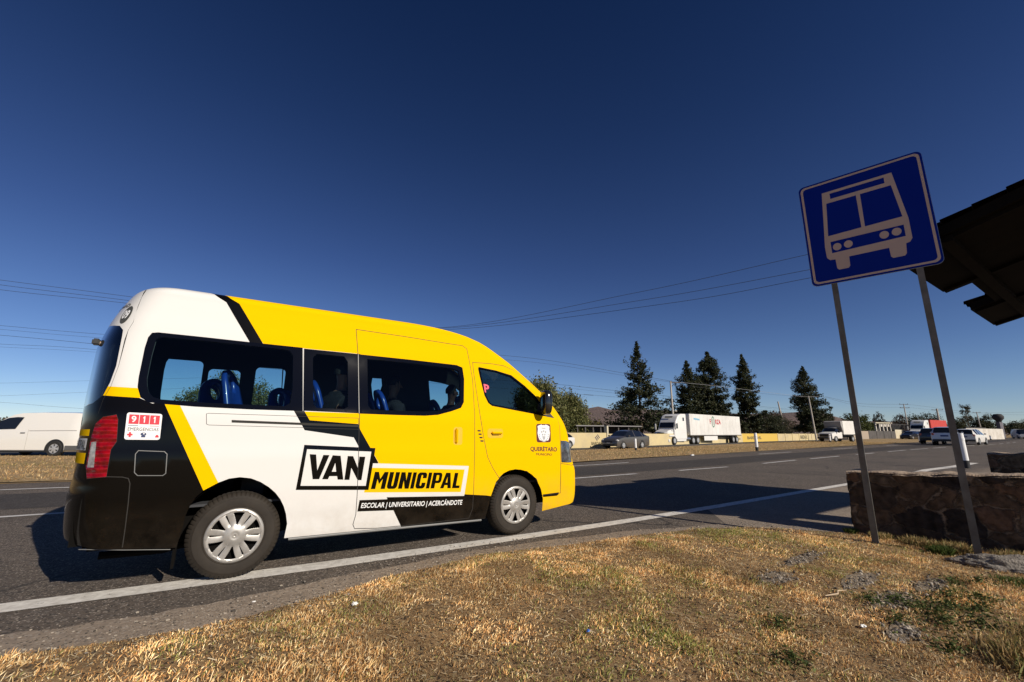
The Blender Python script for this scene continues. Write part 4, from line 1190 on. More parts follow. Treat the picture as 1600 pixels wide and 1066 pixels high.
def nf(x, y, s, o):
    """cheap smooth random field"""
    r = np.random.default_rng(int(o * 10)); v = 0
    for k in range(7):
        a_ = r.uniform(0, 6.28); f = s * r.uniform(.6, 2.4)
        v = v + np.sin((x * np.cos(a_) + y * np.sin(a_)) * f + r.uniform(0, 6.28))
    return v / 7
bare = [(3.76, -2.58, 0.26, 0.13), (4.25, -3.0, 0.34, 0.10), (3.95, -3.28, 0.34, 0.13), (4.55, -2.45, 0.40, 0.10), (4.6, -3.35, 0.30, 0.10), (3.35, -3.5, .2, .08)]
def in_verge(x, y, r):
    k = np_in(x, y, verge_poly)
    d = nf(x, y, 3, 1) * .5 + nf(x, y, 11, 2) * .35
    for bx, by, ra, rb_ in bare:
        q = ((x - bx) / ra) ** 2 + ((y - by) / rb_) ** 2
        q = q + .9 * nf(x, y, 14, bx); k &= ~(r.uniform(0, 1, len(x)) < np.clip(1.5 - q, 0, .93))
    # thinner towards the road edge
    return k & (r.uniform(0, 1, len(x)) < 0.62 + 1.5 * d)
def straw_cols(x, y, r):
    n = len(x)
    pal = np.array([(0.70, 0.48, 0.22), (0.80, 0.62, 0.34), (0.55, 0.33, 0.14), (0.34, 0.19, 0.08), (0.88, 0.74, 0.48), (0.74, 0.52, 0.27), (0.60, 0.33, 0.13)])
    c = pal[r.integers(0, len(pal), n)]
    g = np.array([(0.26, 0.29, 0.08), (0.34, 0.35, 0.11), (0.18, 0.21, 0.055)])[r.integers(0, 3, n)]
    f = nf(x, y, 1.8, 5) * 1.0 + nf(x, y, 6, 6) * .6
    pr = np.clip(0.15 + 1.1 * f, 0.02, 0.8)
    c = c * (1 + .9 * nf(x, y, 4, 31) + .5 * nf(x, y, 13, 32))[:, None]
    m_ = r.uniform(0, 1, n) < pr
    c = np.where(m_[:, None], g, c)
    return c * np.array([1.0, .97, .90]) * r.uniform(1.05, 1.55, (n, 1))
m_bl = attr_mat('grass_blades', 0.75, 0.25, trans=0.25)
V1, F1, c1 = blades('g', 540000, in_verge, hgrid, (0.010, 0.038), (0.0010, 0.0024), straw_cols, (-4.6, 6.95, -4.4, -0.45), hmod=lambda x, y: np.clip(.85 + .9 * nf(x, y, 5, 21) + .6 * nf(x, y, 17, 22), .35, 1.7))
def tuft_fn(cx, cy, rr):
    def f(x, y, r): return ((x - cx) ** 2 + (y - cy) ** 2) < (rr * r.uniform(0.1, 1, len(x))) ** 2
    return f
Vs, Fs, Cs = [V1], [F1], [c1]
def addb(t):
    V, F, c = t
    Fs.append(F + sum(len(q) for q in Vs)); Vs.append(V); Cs.append(c)
def pal_fn(pal):
    pal = np.array(pal)
    return lambda x, y, r: pal[r.integers(0, len(pal), len(x))] * r.uniform(.7, 1.25, (len(x), 1))
dry = [(0.55, 0.40, 0.2), (0.42, 0.28, 0.12), (0.30, 0.24, 0.1), (0.2, 0.2, 0.07)]
grn = [(0.06, 0.10, 0.02), (0.09, 0.13, 0.03), (0.12, 0.15, 0.04)]
for i, (tx, ty, rr, hh, pl) in enumerate([(3.45, -4.02, .28, .13, dry), (3.9, -4.05, .25, .10, dry), (6.45, -2.5, .12, .10, dry), (6.4, -2.85, .15, .12, dry), (6.35, -3.15, .2, .13, dry), (6.1, -3.1, .10, .12, grn), (6.4, -3.6, .2, .12, dry), (6.5, -2.2, .08, .08, grn), (5.3, -3.75, .2, .05, grn)]):
    addb(blades('t', 2600, tuft_fn(tx, ty, rr), hgrid, (hh * .4, hh), (0.0016, 0.0035), pal_fn(pl), (tx - rr, tx + rr, ty - rr, ty + rr), tilt=0.6, seed=20 + i))
colored('grass', np.concatenate(Vs), np.concatenate(Fs), np.concatenate(Cs), m_bl)
tag(bpy.data.objects['grass'], 'short dry yellow grass with green patches on the near verge', 'grass', kind='stuff')
# flattened dead bits between the blades
rg_ = np.random.default_rng(44)
n_ = 26000
x_, y_ = rg_.uniform(-4.5, 6.9, n_), rg_.uniform(-4.4, -.5, n_)
k_ = np_in(x_, y_, verge_poly); x_, y_ = x_[k_], y_[k_]
P_ = np.stack([x_, y_, hgrid(x_, y_) + .004 + rg_.uniform(0, .008, len(x_))], 1)
t1 = rg_.normal(0, 1, (len(x_), 3)); t1[:, 2] *= .15; t1 /= np.linalg.norm(t1, axis=1)[:, None]
t2 = np.cross(t1, rg_.normal(0, .2, (len(x_), 3)) + [0, 0, 1]); t2 /= np.linalg.norm(t2, axis=1)[:, None]
L_ = rg_.uniform(.006, .028, len(x_))[:, None]; W_ = rg_.uniform(.0012, .004, len(x_))[:, None]
V_ = np.stack([P_ - t1 * L_ - t2 * W_ * .5, P_ + t1 * L_ - t2 * W_, P_ + t1 * L_ * .9 + t2 * W_ * .6, P_ - t1 * L_ + t2 * W_ * .6], 1).reshape(-1, 3)
pl_ = np.array([(.72, .56, .34), (.50, .32, .16), (.28, .17, .09), (.82, .70, .48), (.14, .09, .05)])
tag(colored('dead_straw', V_, (np.arange(len(x_)) * 4)[:, None] + [0, 1, 2, 3], pl_[rg_.integers(0, 5, len(x_))], m_bl), 'flattened dead stalks lying over the near verge', 'straw', kind='stuff')
# low broad-leaved weeds in the right foreground
rg_ = np.random.default_rng(3)
wv, wf, wc = [], [], []
cent = [(3.75, -3.22), (3.95, -3.42), (4.1, -3.55), (3.85, -3.55), (4.2, -3.68), (3.7, -3.62), (3.9, -3.75), (4.35, -3.5), (4.45, -3.65), (3.5, -3.45), (4.0, -3.3), (4.8, -3.45), (5.0, -3.55), (2.8, -3.05), (2.4, -3.3), (3.3, -3.72)]
for (cx_, cy_) in cent:
    for _ in range(210):
        r_ = abs(rg_.normal(0, .11)); a_ = rg_.uniform(0, 6.28)
        x_, y_ = cx_ + r_ * math.cos(a_) * 1.2, cy_ + r_ * math.sin(a_) * .8
        z_ = verge_h(x_, y_) + rg_.uniform(0.004, 0.05) * max(0.2, 1 - r_ / .3)
        s_ = rg_.uniform(.006, .015); t1 = rg_.normal(0, 1, 3); t1[2] *= .45; t1 /= np.linalg.norm(t1)
        t2 = np.cross(t1, rg_.normal(0, 1, 3)); t2 /= np.linalg.norm(t2)
        o = len(wv); p = np.array((x_, y_, z_))
        wv += [p - t1 * s_, p + t2 * s_ * .5, p + t1 * s_, p - t2 * s_ * .5]; wf.append((o, o + 1, o + 2, o + 3))
        wc.append(np.array([(0.075, 0.10, 0.028), (0.05, 0.07, 0.02), (0.11, 0.13, 0.04)][rg_.integers(0, 3)]) * rg_.uniform(.7, 1.3))
tag(colored('weeds', np.array(wv), np.array(wf), np.array(wc), m_bl), 'low dark green weeds spread over bare soil in the right foreground', 'weeds', kind='stuff')
# median grass
def in_med(x, y, r):
    y0 = np.interp(x, [p[0] for p in med_near], [p[1] for p in med_near]) + .12
    y1 = np.interp(x, [p[0] for p in med_far], [p[1] for p in med_far]) - .12
    return (y > y0) & (y < y1) & (r.uniform(0, 1, len(x)) < 0.72 + .5 * nf(x, y, .9, 3))
def med_cols(x, y, r):
    n = len(x)
    c = np.array([(0.66, 0.44, 0.20), (0.75, 0.55, 0.28), (0.52, 0.33, 0.15), (0.42, 0.25, 0.11)])[r.integers(0, 4, n)]
    g = np.array([(0.20, 0.20, 0.06), (0.27, 0.25, 0.08)])[r.integers(0, 2, n)]
    m_ = r.uniform(0, 1, n) < np.clip(.05 + .6 * nf(x, y, .5, 8) + np.clip((x - 40) / 120, 0, .25), 0, .8)
    return np.where(m_[:, None], g, c) * r.uniform(.8, 1.15, (n, 1))
t1 = blades('m', 150000, in_med, lambda x, y: np.full(len(x), 0.02), (0.04, 0.12), (0.006, 0.014), med_cols, (-14, 75, 8.5, 31), tilt=.9, seed=5)
tag(colored('median_grass', *t1, m_bl), 'dry yellow grass covering the strip between the two carriageways', 'grass', kind='stuff')
# pebbles and grit on the shoulder
rg_ = np.random.default_rng(11)
b = MB()
for _ in range(2600):
    x_ = rg_.uniform(-2, 6.4); y_ = float(np.interp(x_, [p.x for p in ev], [p.y for p in ev])) + rg_.normal(0.1, .22)
    s_ = abs(rg_.normal(0, .0035)) + .0015
    bm = bmesh.new(); bmesh.ops.create_icosphere(bm, subdivisions=1, radius=s_)
    b.frombm(bm, int(rg_.integers(0, 3)), Matrix.Translation((x_, y_, .006 + s_ * .4 + (verge_h(x_, y_) if inpoly(x_, y_, vv_) else 0))) @ Matrix.Diagonal((rg_.uniform(.7, 1.5), rg_.uniform(.7, 1.3), .6, 1)))
for (bx, by, ra, rb_) in bare:
    for _ in range(160):
        x_, y_ = bx + rg_.normal(0, ra * .5), by + rg_.normal(0, rb_ * .5); s_ = abs(rg_.normal(0, .005)) + .003
        bm = bmesh.new(); bmesh.ops.create_icosphere(bm, subdivisions=1, radius=s_)
        b.frombm(bm, int(rg_.integers(0, 3)), Matrix.Translation((x_, y_, verge_h(x_, y_) + s_ * .3)))
tag(b.build('gravel', [mat('grit_grey', (0.22, 0.19, 0.16), .9), mat('grit_dark', (0.07, 0.06, 0.05), .9), mat('grit_pale', (0.36, 0.31, 0.25), .9)]), 'small loose stones along the road edge', 'gravel', kind='stuff')
m_bare = terrain_mat('trodden_soil', [(0.30, 0.235, 0.165), (0.22, 0.175, 0.125), (0.38, 0.30, 0.21)], 3, .8, speck=[(60, .15, (.40, .33, .26)), (50, .15, (.12, .10, .08))])
for i, (bx, by, ra, rb_) in enumerate(bare):
    pl = [(bx + ra * (.85 + .35 * noise.noise(Vector((k * .9, i * 3, 0)))) * math.cos(k / 28 * 6.283), by + rb_ * (.8 + .45 * noise.noise(Vector((k * .8, i * 3, 5)))) * math.sin(k / 28 * 6.283)) for k in range(28)]
    tag(flat_poly(pl, 0.004, 'bare_soil', m_bare, fn=verge_h, grid=0.05), kind='structure')
# litter
def crumple(name, x, y, s, m, label, flat=.5, seed=0):
    bm = bmesh.new(); bmesh.ops.create_icosphere(bm, subdivisions=2, radius=1)
    for v in bm.verts:
        v.co *= 1 + .7 * noise.noise(v.co * 1.9 + Vector((seed, 0, 0)))
    b = MB(); b.frombm(bm, 0, Matrix.Diagonal((s, s * .7, s * flat, 1)))
    o = b.build(name, m); o.location = (x, y, verge_h(x, y) + s * flat * .5 + .01)
    return tag(o, label, 'litter')
m_paper = mat('paper', (0.8, 0.79, 0.76), .8)
crumple('crumpled_paper', 0.69 , -1.28, .020, m_paper, 'small white crumpled paper lying on the grass below the rear wheel', .6, 2)
crumple('bottle_cap', 1.74, -2.47, .013, mat('blue_plastic', (0.01, 0.12, 0.5), .4), 'tiny blue plastic bit lying in the dry grass', .5, 4)
crumple('paper_scrap', 3.2, -3.35, .02, m_paper, 'white paper scrap on the grass in the middle foreground', .4, 7)
crumple('paper_scrap', 0.13, -0.74, .011, m_paper, 'tiny white scrap on the dusty road shoulder', .4, 9)
b = MB(); b.tube([(3.55, -3.02, .085), (3.66, -3.06, .088), (3.74, -3.03, .086), (3.82, -3.06, .084)], [.004, .006, .005, .002], 6)
tag(b.build('dry_stick', mat('pale_wood', (0.5, 0.38, 0.25), .8), smooth=True), 'pale dry stick lying on the grass near the sign', 'stick')

# ================================================================= bus stop sign, wall, shelter
m_signb = mat('sign_blue', (0.002, 0.020, 0.26), 0.5, spec=.1)
m_signw = mat('sign_silver_white', (0.62, 0.47, 0.38), 0.5, spec=.1)
m_post = mat('painted_steel', (0.20, 0.195, 0.175), 0.65, col2=(0.13, 0.12, 0.10), nscale=6, spec=.25)
m_alum = mat('sheet_edge', (0.45, 0.47, 0.48), 0.4, metal=0.6)
sg = tag(empty('bus_stop_sign', (6.19, -2.95, 0), 0), 'blue bus stop sign with white bus pictogram on two grey posts', 'road sign')
A0 = Vector((6.10 - 6.19, -2.56 + 2.95)); D0 = Vector((.222, -.975)); N0 = Vector((-.975, -.222))
def sp(s, z, o): p = A0 + D0 * s + N0 * o; return (p.x, p.y, z)
def plate(name, pl, o0, o1, m, parent=sg, holes=()):
    n = len(pl)
    vs = [Vector(p) for p in pl]; ed = [(i, (i + 1) % n) for i in range(n)]
    for h_ in holes:
        o = len(vs); vs += [Vector(p) for p in h_]; ed += [(o + i, o + (i + 1) % len(h_)) for i in range(len(h_))]
    rv, _, rf, *_ = delaunay_2d_cdt(vs, ed, [], 1, 1e-6)
    b = MB(); fs = []
    for f in rf:
        c = sum((rv[i] for i in f), Vector((0, 0))) / len(f)
        if inpoly(c.x, c.y, pl) and not any(inpoly(c.x, c.y, h_) for h_ in holes): fs.append(tuple(f))
    b.add([sp(p.x, p.y, o1) for p in rv], fs)
    if o0 is not None:
        b.add([sp(p.x, p.y, o0) for p in rv], fs)
        b.add([sp(*p, o0) for p in pl] + [sp(*p, o1) for p in pl], [(i, (i + 1) % n, n + (i + 1) % n, n + i) for i in range(n)])
    return b.build(name, m, parent)
pan = plate('sign_panel', rrect(-0.225, 1.005, 3.105, 4.52, 0.06), 0.035, 0.045, m_signb)
plate('panel_rim', rrect(-0.229, 1.009, 3.101, 4.524, 0.063), 0.030, 0.0345, m_alum)
plate('border', rrect(-0.205, 0.985, 3.125, 4.50, 0.055), None, 0.0462, m_signw, pan, holes=[rrect(-0.18, 0.96, 3.15, 4.475, 0.045)])
body_ = [(0.022, 4.35), (0.722, 4.35), (0.79, 3.72), (0.79, 3.47), (0.765, 3.43), (0.728, 3.42), (0.718, 3.30), (0.70, 3.275), (0.595, 3.275), (0.577, 3.30), (0.575, 3.41), (0.194, 3.41), (0.190, 3.29), (0.172, 3.265), (0.075, 3.265), (0.058, 3.29), (0.055, 3.41), (0.0, 3.415), (-0.028, 3.45), (-0.033, 3.60), (-0.01, 3.9)]
plate('bus_pictogram', body_, None, 0.0462, m_signw, pan, holes=[[(0.102, 4.315), (0.645, 4.315), (0.645, 4.24), (0.102, 4.24)], [(0.052, 4.19), (0.359, 4.19), (0.359, 3.75), (0.018, 3.74)], [(0.40, 4.19), (0.696, 4.19), (0.742, 3.76), (0.393, 3.75)], [(0.031, 3.655), (0.738, 3.655), (0.738, 3.51), (0.031, 3.50)]])
for s_, z_ in ((0.092, 3.572), (0.206, 3.574), (0.553, 3.585), (0.667, 3.588)):
    plate('headlamp_symbol', disc(s_, z_, 0.044, 0.048, 20), None, 0.0462, m_signw, pan)
for s_ in (0.0, 0.80):
    b = MB()
    w2 = 0.029
    zt = 4.45
    p = [sp(s_ - w2, 0, .03), sp(s_ + w2, 0, .03), sp(s_ + w2, 0, -.03), sp(s_ - w2, 0, -.03)]
    t = .004
    vs = [(q[0], q[1], z) for z in (-.05, zt) for q in p]
    b.add(vs, [(0, 1, 5, 4), (1, 2, 6, 5), (2, 3, 7, 6), (3, 0, 4, 7), (4, 5, 6, 7)])
    b.build('post', m_post, sg)
for z_ in (3.35, 4.2):
    b = MB()
    vs = [sp(-.15, z_ - .025, -.034), sp(.93, z_ - .025, -.034), sp(.93, z_ + .025, -.034), sp(-.15, z_ + .025, -.034), sp(-.15, z_ - .025, -.05), sp(.93, z_ - .025, -.05), sp(.93, z_ + .025, -.05), sp(-.15, z_ + .025, -.05)]
    b.add(vs, [(0, 1, 2, 3), (7, 6, 5, 4), (0, 4, 5, 1), (1, 5, 6, 2), (2, 6, 7, 3), (3, 7, 4, 0)]); b.build('bracket', m_post, sg)
for s_ in ():
    for z_ in (3.35, 4.2):
        q = sp(s_, z_, .048); b = MB()
        b.lathe([(0, -.006), (.010, -.004), (.011, .004)], q[0], q[1], q[2], 'x', 10); b.build('bolt', m_alum, sg, smooth=True)
# rubble concrete footing of the right post
bm = bmesh.new(); bmesh.ops.create_icosphere(bm, subdivisions=5, radius=1)
for v in bm.verts:
    q = v.co.copy()
    v.co *= 1 + .22 * noise.noise(q * 3) + .12 * noise.noise(q * 9) + .05 * noise.noise(q * 22)
b = MB(); b.frombm(bm, 0, Matrix.Translation((5.95, -3.68, 0.03)) @ Matrix.Rotation(R(-58), 4, 'Z') @ Matrix.Diagonal((.46, .22, .11, 1)))
m_conc = mat('rubble_concrete', (0.30, 0.265, 0.225), .95, col2=(0.16, 0.14, 0.12), nscale=20, bump=1.0, bscale=60)
tag(b.build('concrete_footing', m_conc, smooth=70), 'grey lump of rubble concrete at the foot of the right sign post', 'footing')

def masonry(name, stones, mortar, sc_):
    m = bpy.data.materials.new(name); m.use_nodes = True
    n, l = m.node_tree.nodes, m.node_tree.links
    b = n['Principled BSDF']; b.inputs['Roughness'].default_value = .95; b.inputs['Specular IOR Level'].default_value = .2
    tc = n.new('ShaderNodeTexCoord')
    mp = n.new('ShaderNodeMapping'); mp.inputs['Scale'].default_value = (1, 1, 1.5); l.new(tc.outputs['Object'], mp.inputs[0])
    nn = n.new('ShaderNodeTexNoise'); nn.inputs['Scale'].default_value = 3.5; nn.inputs['Detail'].default_value = 3; l.new(mp.outputs[0], nn.inputs[0])
    ad = n.new('ShaderNodeMix'); ad.data_type = 'VECTOR'; ad.inputs['Factor'].default_value = .16
    l.new(mp.outputs[0], ad.inputs['A']); l.new(nn.outputs['Color'], ad.inputs['B'])
    v = n.new('ShaderNodeTexVoronoi'); v.inputs['Scale'].default_value = sc_; v.feature = 'F1'; l.new(ad.outputs['Result'], v.inputs['Vector'])
    ve = n.new('ShaderNodeTexVoronoi'); ve.inputs['Scale'].default_value = sc_; ve.feature = 'DISTANCE_TO_EDGE'; l.new(ad.outputs['Result'], ve.inputs['Vector'])
    sp_ = n.new('ShaderNodeSeparateColor'); l.new(v.outputs['Color'], sp_.inputs[0])
    cr = n.new('ShaderNodeValToRGB'); cr.color_ramp.interpolation = 'CONSTANT'
    e = cr.color_ramp.elements; e[0].color = (*stones[0], 1); e[1].position = .3; e[1].color = (*stones[1], 1)
    for k, c in enumerate(stones[2:]):
        q = e.new(.3 + .7 * (k + 1) / (len(stones) - 1)); q.color = (*c, 1)
    l.new(sp_.outputs[0], cr.inputs[0])
    n2 = n.new('ShaderNodeTexNoise'); n2.inputs['Scale'].default_value = 14; n2.inputs['Detail'].default_value = 9; l.new(tc.outputs['Object'], n2.inputs[0])
    m1 = n.new('ShaderNodeMix'); m1.data_type = 'RGBA'; m1.blend_type = 'MULTIPLY'; m1.inputs['Factor'].default_value = .9
    l.new(cr.outputs[0], m1.inputs['A']); 
    r2 = n.new('ShaderNodeMapRange'); r2.inputs[1].default_value = .3; r2.inputs[2].default_value = .7; r2.inputs[3].default_value = .35; r2.inputs[4].default_value = 1.35
    l.new(n2.outputs['Fac'], r2.inputs[0]); l.new(r2.outputs[0], m1.inputs['B'])
    nm = n.new('ShaderNodeTexNoise'); nm.inputs['Scale'].default_value = 5; nm.inputs['Detail'].default_value = 7; nm.inputs['Roughness'].default_value = .75; l.new(tc.outputs['Object'], nm.inputs[0])
    sb = n.new('ShaderNodeMath'); sb.operation = 'MULTIPLY_ADD'; sb.inputs[1].default_value = .55; sb.inputs[2].default_value = -.27; l.new(nm.outputs['Fac'], sb.inputs[0])
    sa = n.new('ShaderNodeMath'); sa.operation = 'ADD'; l.new(ve.outputs['Distance'], sa.inputs[0]); l.new(sb.outputs[0], sa.inputs[1])
    rr_ = n.new('ShaderNodeMapRange'); rr_.inputs[1].default_value = .0; rr_.inputs[2].default_value = .07; l.new(sa.outputs[0], rr_.inputs[0])
    m2 = n.new('ShaderNodeMix'); m2.data_type = 'RGBA'; m2.inputs['A'].default_value = (*mortar, 1); l.new(m1.outputs['Result'], m2.inputs['B']); l.new(rr_.outputs[0], m2.inputs['Factor'])
    l.new(m2.outputs['Result'], b.inputs['Base Color'])
    bp = n.new('ShaderNodeBump'); bp.inputs['Distance'].default_value = .03; bp.inputs['Strength'].default_value = .9
    s_ = n.new('ShaderNodeMath'); s_.operation = 'ADD'; l.new(rr_.outputs[0], s_.inputs[0]); l.new(n2.outputs['Fac'], s_.inputs[1])
    l.new(s_.outputs[0], bp.inputs['Height']); l.new(bp.outputs[0], b.inputs['Normal'])
    return m
m_stone = masonry('rubble_masonry', [(0.13, 0.088, 0.058), (0.075, 0.056, 0.042), (0.16, 0.098, 0.064), (0.045, 0.035, 0.03), (0.15, 0.112, 0.076)], (0.24, 0.18, 0.125), 3.4)
m_cap = mat('mortar_cap', (0.46, 0.36, 0.27), .95, col2=(0.28, 0.20, 0.14), nscale=9, bump=.8, bscale=40)
def stone_wall(name, p0, p1, thick, h0, h1, label, seed):
    """rubble wall from p0 to p1, thickness towards +x, ragged mortar top"""
    a, c = Vector(p0), Vector(p1); L_ = (c - a).length; d = (c - a) / L_; q = Vector((-d.y, d.x))
    if q.x < 0: q = -q
    r = tag(empty(name, (a.x, a.y, 0)), label, 'wall')
    nl, nh, nw = int(L_ / .04), 20, 9
    def disp(s, z, w_):
        e = Vector((s * 2.3, z * 3.0, w_ * 2.3 + seed)); return noise.noise(e) * .035 + noise.noise(e * 3.3) * .014
    vs, fs, mi = [], [], []
    def grid(fn, na, nb, mt):
        o = len(vs)
        for i in range(na + 1):
            for j in range(nb + 1): vs.append(fn(i / na, j / nb))
        for i in range(na):
            for j in range(nb):
                k = o + i * (nb + 1) + j; fs.append((k, k + nb + 1, k + nb + 2, k + 1)); mi.append(mt)
    def top(s): return h0 + (h1 - h0) * s + .022 * noise.noise(Vector((s * L_ * 2.2, seed, 0))) + .012 * noise.noise(Vector((s * L_ * 8, seed, 4)))
    def pt(s, z, w_, nx, ny):
        dd = disp(s * L_, z, w_); p = d * (s * L_) + q * w_
        return (p.x + (q.x * nx + d.x * ny) * dd, p.y + (q.y * nx + d.y * ny) * dd, z)
    grid(lambda s, t: pt(s, -.1 + (top(s) + .1) * t, 0, -1, 0), nl, nh, 0)
    grid(lambda s, t: pt(s, -.1 + (top(s) + .1) * t, thick, 1, 0), nl, nh, 0)
    grid(lambda s, t: pt(0, -.1 + (top(0) + .1) * t, thick * s, 0, -1), nw, nh, 0)
    grid(lambda s, t: pt(1, -.1 + (top(1) + .1) * t, thick * s, 0, 1), nw, nh, 0)
    b = MB(); b.v, b.f, b.m = vs, fs, mi
    b.build('masonry', m_stone, r, smooth=60)
    b = MB(); vs, fs, mi = [], [], []
    def cap(s, t):
        w_ = -.015 + (thick + .03) * t; p = d * (s * L_) + q * w_
        e = min(t, 1 - t) * 9; z = top(s) + .012 + .016 * noise.noise(Vector((s * L_ * 6, t * 3, seed + 2))) - (.03 if e < .6 else 0)
        return (p.x, p.y, z)
    grid(cap, nl, 12, 0)
    b.v, b.f, b.m = vs, fs, mi
    b.build('wall_cap', m_cap, r, smooth=50)
    return r
stone_wall('stone_wall', (6.66, -2.18), (6.98, -4.9), .42, .735, .84, 'low dark rubble stone wall right behind the bus stop sign posts', 3)
stone_wall('stone_wall', (11.55, -2.72), (11.0, -6.6), .42, .88, .98, 'second rubble stone wall farther along, at the far end of the shelter', 17)
b = MB(); b.box(7.6, 11.2, -4.35, -3.9, .40, .46, 0, .02)
bench = tag(empty('bench', (9.4, -4.1, 0)), 'blue bench seat in the shade between the two stone walls', 'bench')
for o_, bx in (('seat', (-1.8, 1.85, .02, .50, .40, .46)),):
    b = MB(); b.box(*bx, 0, .02); b.build(o_, mat('bench_blue', (0.015, 0.03, 0.14), .5), bench)
for lx in (-1.5, 0, 1.5):
    b = MB(); b.box(lx - .05, lx + .05, .1, .42, 0, .40); b.build('leg', m_conc, bench)
# shelter roof: mono-pitch tiled roof on timber, its front edge part-broken
shl = tag(empty('bus_shelter', (9.4, -5.0, 0)), 'dark tiled roof of the roadside shelter jutting in from the right', 'shelter')
m_tile = mat('roof_tiles', (0.03, 0.018, 0.012), .9, spec=.15, col2=(0.018, 0.011, 0.008), nscale=5, bump=.6, bscale=20)
m_timb = mat('dark_timber', (0.010, 0.008, 0.006), .9, spec=.1, col2=(0.006, 0.005, 0.004), nscale=4)
EY, EZ, SL = -2.97, 3.44, math.tan(R(15.5))
def rz_(y): return EZ + (EY - y) * SL if y > -4.75 else EZ + (EY + 4.75) * SL - (-4.75 - y) * .30
def roof_seg(x0a, x1a, y0, x0b, x1b, y1, mb, th=.12, dz=0):
    vs = [(x0a - 9.4, y0 + 5, rz_(y0) + dz), (x1a - 9.4, y0 + 5, rz_(y0) + dz), (x1b - 9.4, y1 + 5, rz_(y1) + dz), (x0b - 9.4, y1 + 5, rz_(y1) + dz)]
    vs += [(a_, b_, c_ - th) for a_, b_, c_ in vs]
    mb.add(vs, [(0, 1, 2, 3), (7, 6, 5, 4), (0, 4, 5, 1), (1, 5, 6, 2), (2, 6, 7, 3), (3, 7, 4, 0)])
b = MB()
# deck: near strip, middle set back, far strip
roof_seg(6.47, 8.72, -3.08, 6.47, 8.72, -4.75, b)
roof_seg(8.72, 10.45, -3.38, 8.72, 10.45, -4.75, b)
roof_seg(10.45, 12.35, -3.08, 10.45, 12.35, -4.75, b)
roof_seg(6.47, 12.35, -4.75, 7.7, 12.35, -6.3, b)  # unseen back slope, both pieces narrowed to shape the shadow on the road
roof_seg(7.7, 12.35, -6.3, 8.3, 12.35, -7.0, b)
b.build('roof_deck', m_timb, shl)
b = MB()
y = -3.05; k = 0
while y > -4.7:
    y1 = max(y - .27, -4.75)
    for (xa, xb) in ((6.44, 8.74), (8.74, 10.43), (10.43, 12.38)):
        if xa == 8.74 and y > -3.36: continue
        x = xa
        while x < xb - .02:
            w_ = min(.28, xb - x)
            jt = .012 * noise.noise(Vector((x * 5, y * 5, 0)))
            n_ = 5
            vs = []
            for e_, yy in ((0, y + .035), (1, y1)):
                for i in range(n_ + 1):
                    t = i / n_; hh = .035 * math.sin(math.pi * t)
                    vs.append((x + w_ * t - 9.4, yy + 5, rz_(yy) + .035 + hh + jt + (.028 if e_ == 0 else .004)))
            for i in range(n_ + 1):
                p_ = vs[i]; vs.append((p_[0], p_[1], p_[2] - .06))
            b.add(vs, [(i, i + 1, n_ + 2 + i, n_ + 1 + i) for i in range(n_)] + [(2 * n_ + 2 + i, 2 * n_ + 3 + i, i + 1, i) for i in range(n_)])
            x += w_
    y = y1; k += 1
b.build('roof_tiles', m_tile, shl)
for xb in (6.60, 8.60, 10.58, 12.2):
    b = MB()
    vs = []
    for yy in (-3.12, -4.7):
        for dx in (-.06, .06):
            for dz in (-.12, -.17): vs.append((xb + dx - 9.4, yy + 5, rz_(yy) + dz))
    b.add(vs, [(0, 1, 3, 2), (4, 6, 7, 5), (0, 4, 5, 1), (2, 3, 7, 6), (0, 2, 6, 4), (1, 5, 7, 3)])
    b.build('rafter', m_timb, shl)
b = MB(); b.box(6.5 - 9.4, 12.3 - 9.4, -3.62 + 5, -3.50 + 5, rz_(-3.56) - .20, rz_(-3.56) - .13); b.build('beam', m_timb, shl)
b = MB(); b.box(7.6 - 9.4, 12.3 - 9.4, -4.85 + 5, -4.70 + 5, rz_(-4.7) - .5, rz_(-4.7) - .13); b.build('beam', m_timb, shl)
for px_, py_ in ((8.45, -5.9), (12.0, -5.9), (8.45, -4.95), (12.0, -4.95)):
    b = MB(); b.box(px_ - .15 - 9.4, px_ + .15 - 9.4, py_ - .15 + 5, py_ + .15 + 5, -.05, rz_(py_) - .1); b.build('pillar', m_stone, shl)


# ================================================================= trees
m_leaf = attr_mat('foliage', 0.6, 0.3, trans=0.2)
m_bark = mat('bark', (0.13, 0.095, 0.065), .95, col2=(0.07, 0.05, 0.035), nscale=5, bump=.8, bscale=20)
def leaf_cards(P_, size, pal, rg, squash=.6, up=0.0):
    n = len(P_)
    t1 = rg.normal(0, 1, (n, 3)); t1[:, 2] = t1[:, 2] * squash + up; t1 /= np.linalg.norm(t1, axis=1)[:, None]
    t2 = np.cross(t1, rg.normal(0, 1, (n, 3))); t2 /= np.linalg.norm(t2, axis=1)[:, None] + 1e-9
    s = (size * rg.uniform(.5, 1.3, n))[:, None]
    V = np.empty((n, 4, 3)); V[:, 0] = P_ - t1 * s; V[:, 1] = P_ + t2 * s * .45; V[:, 2] = P_ + t1 * s; V[:, 3] = P_ - t2 * s * .45
    F = (np.arange(n) * 4)[:, None] + [0, 1, 2, 3]
    pal = np.array(pal)
    c = pal[rg.integers(0, len(pal), n)] * rg.uniform(.65, 1.35, (n, 1))
    return V.reshape(-1, 3), F, c
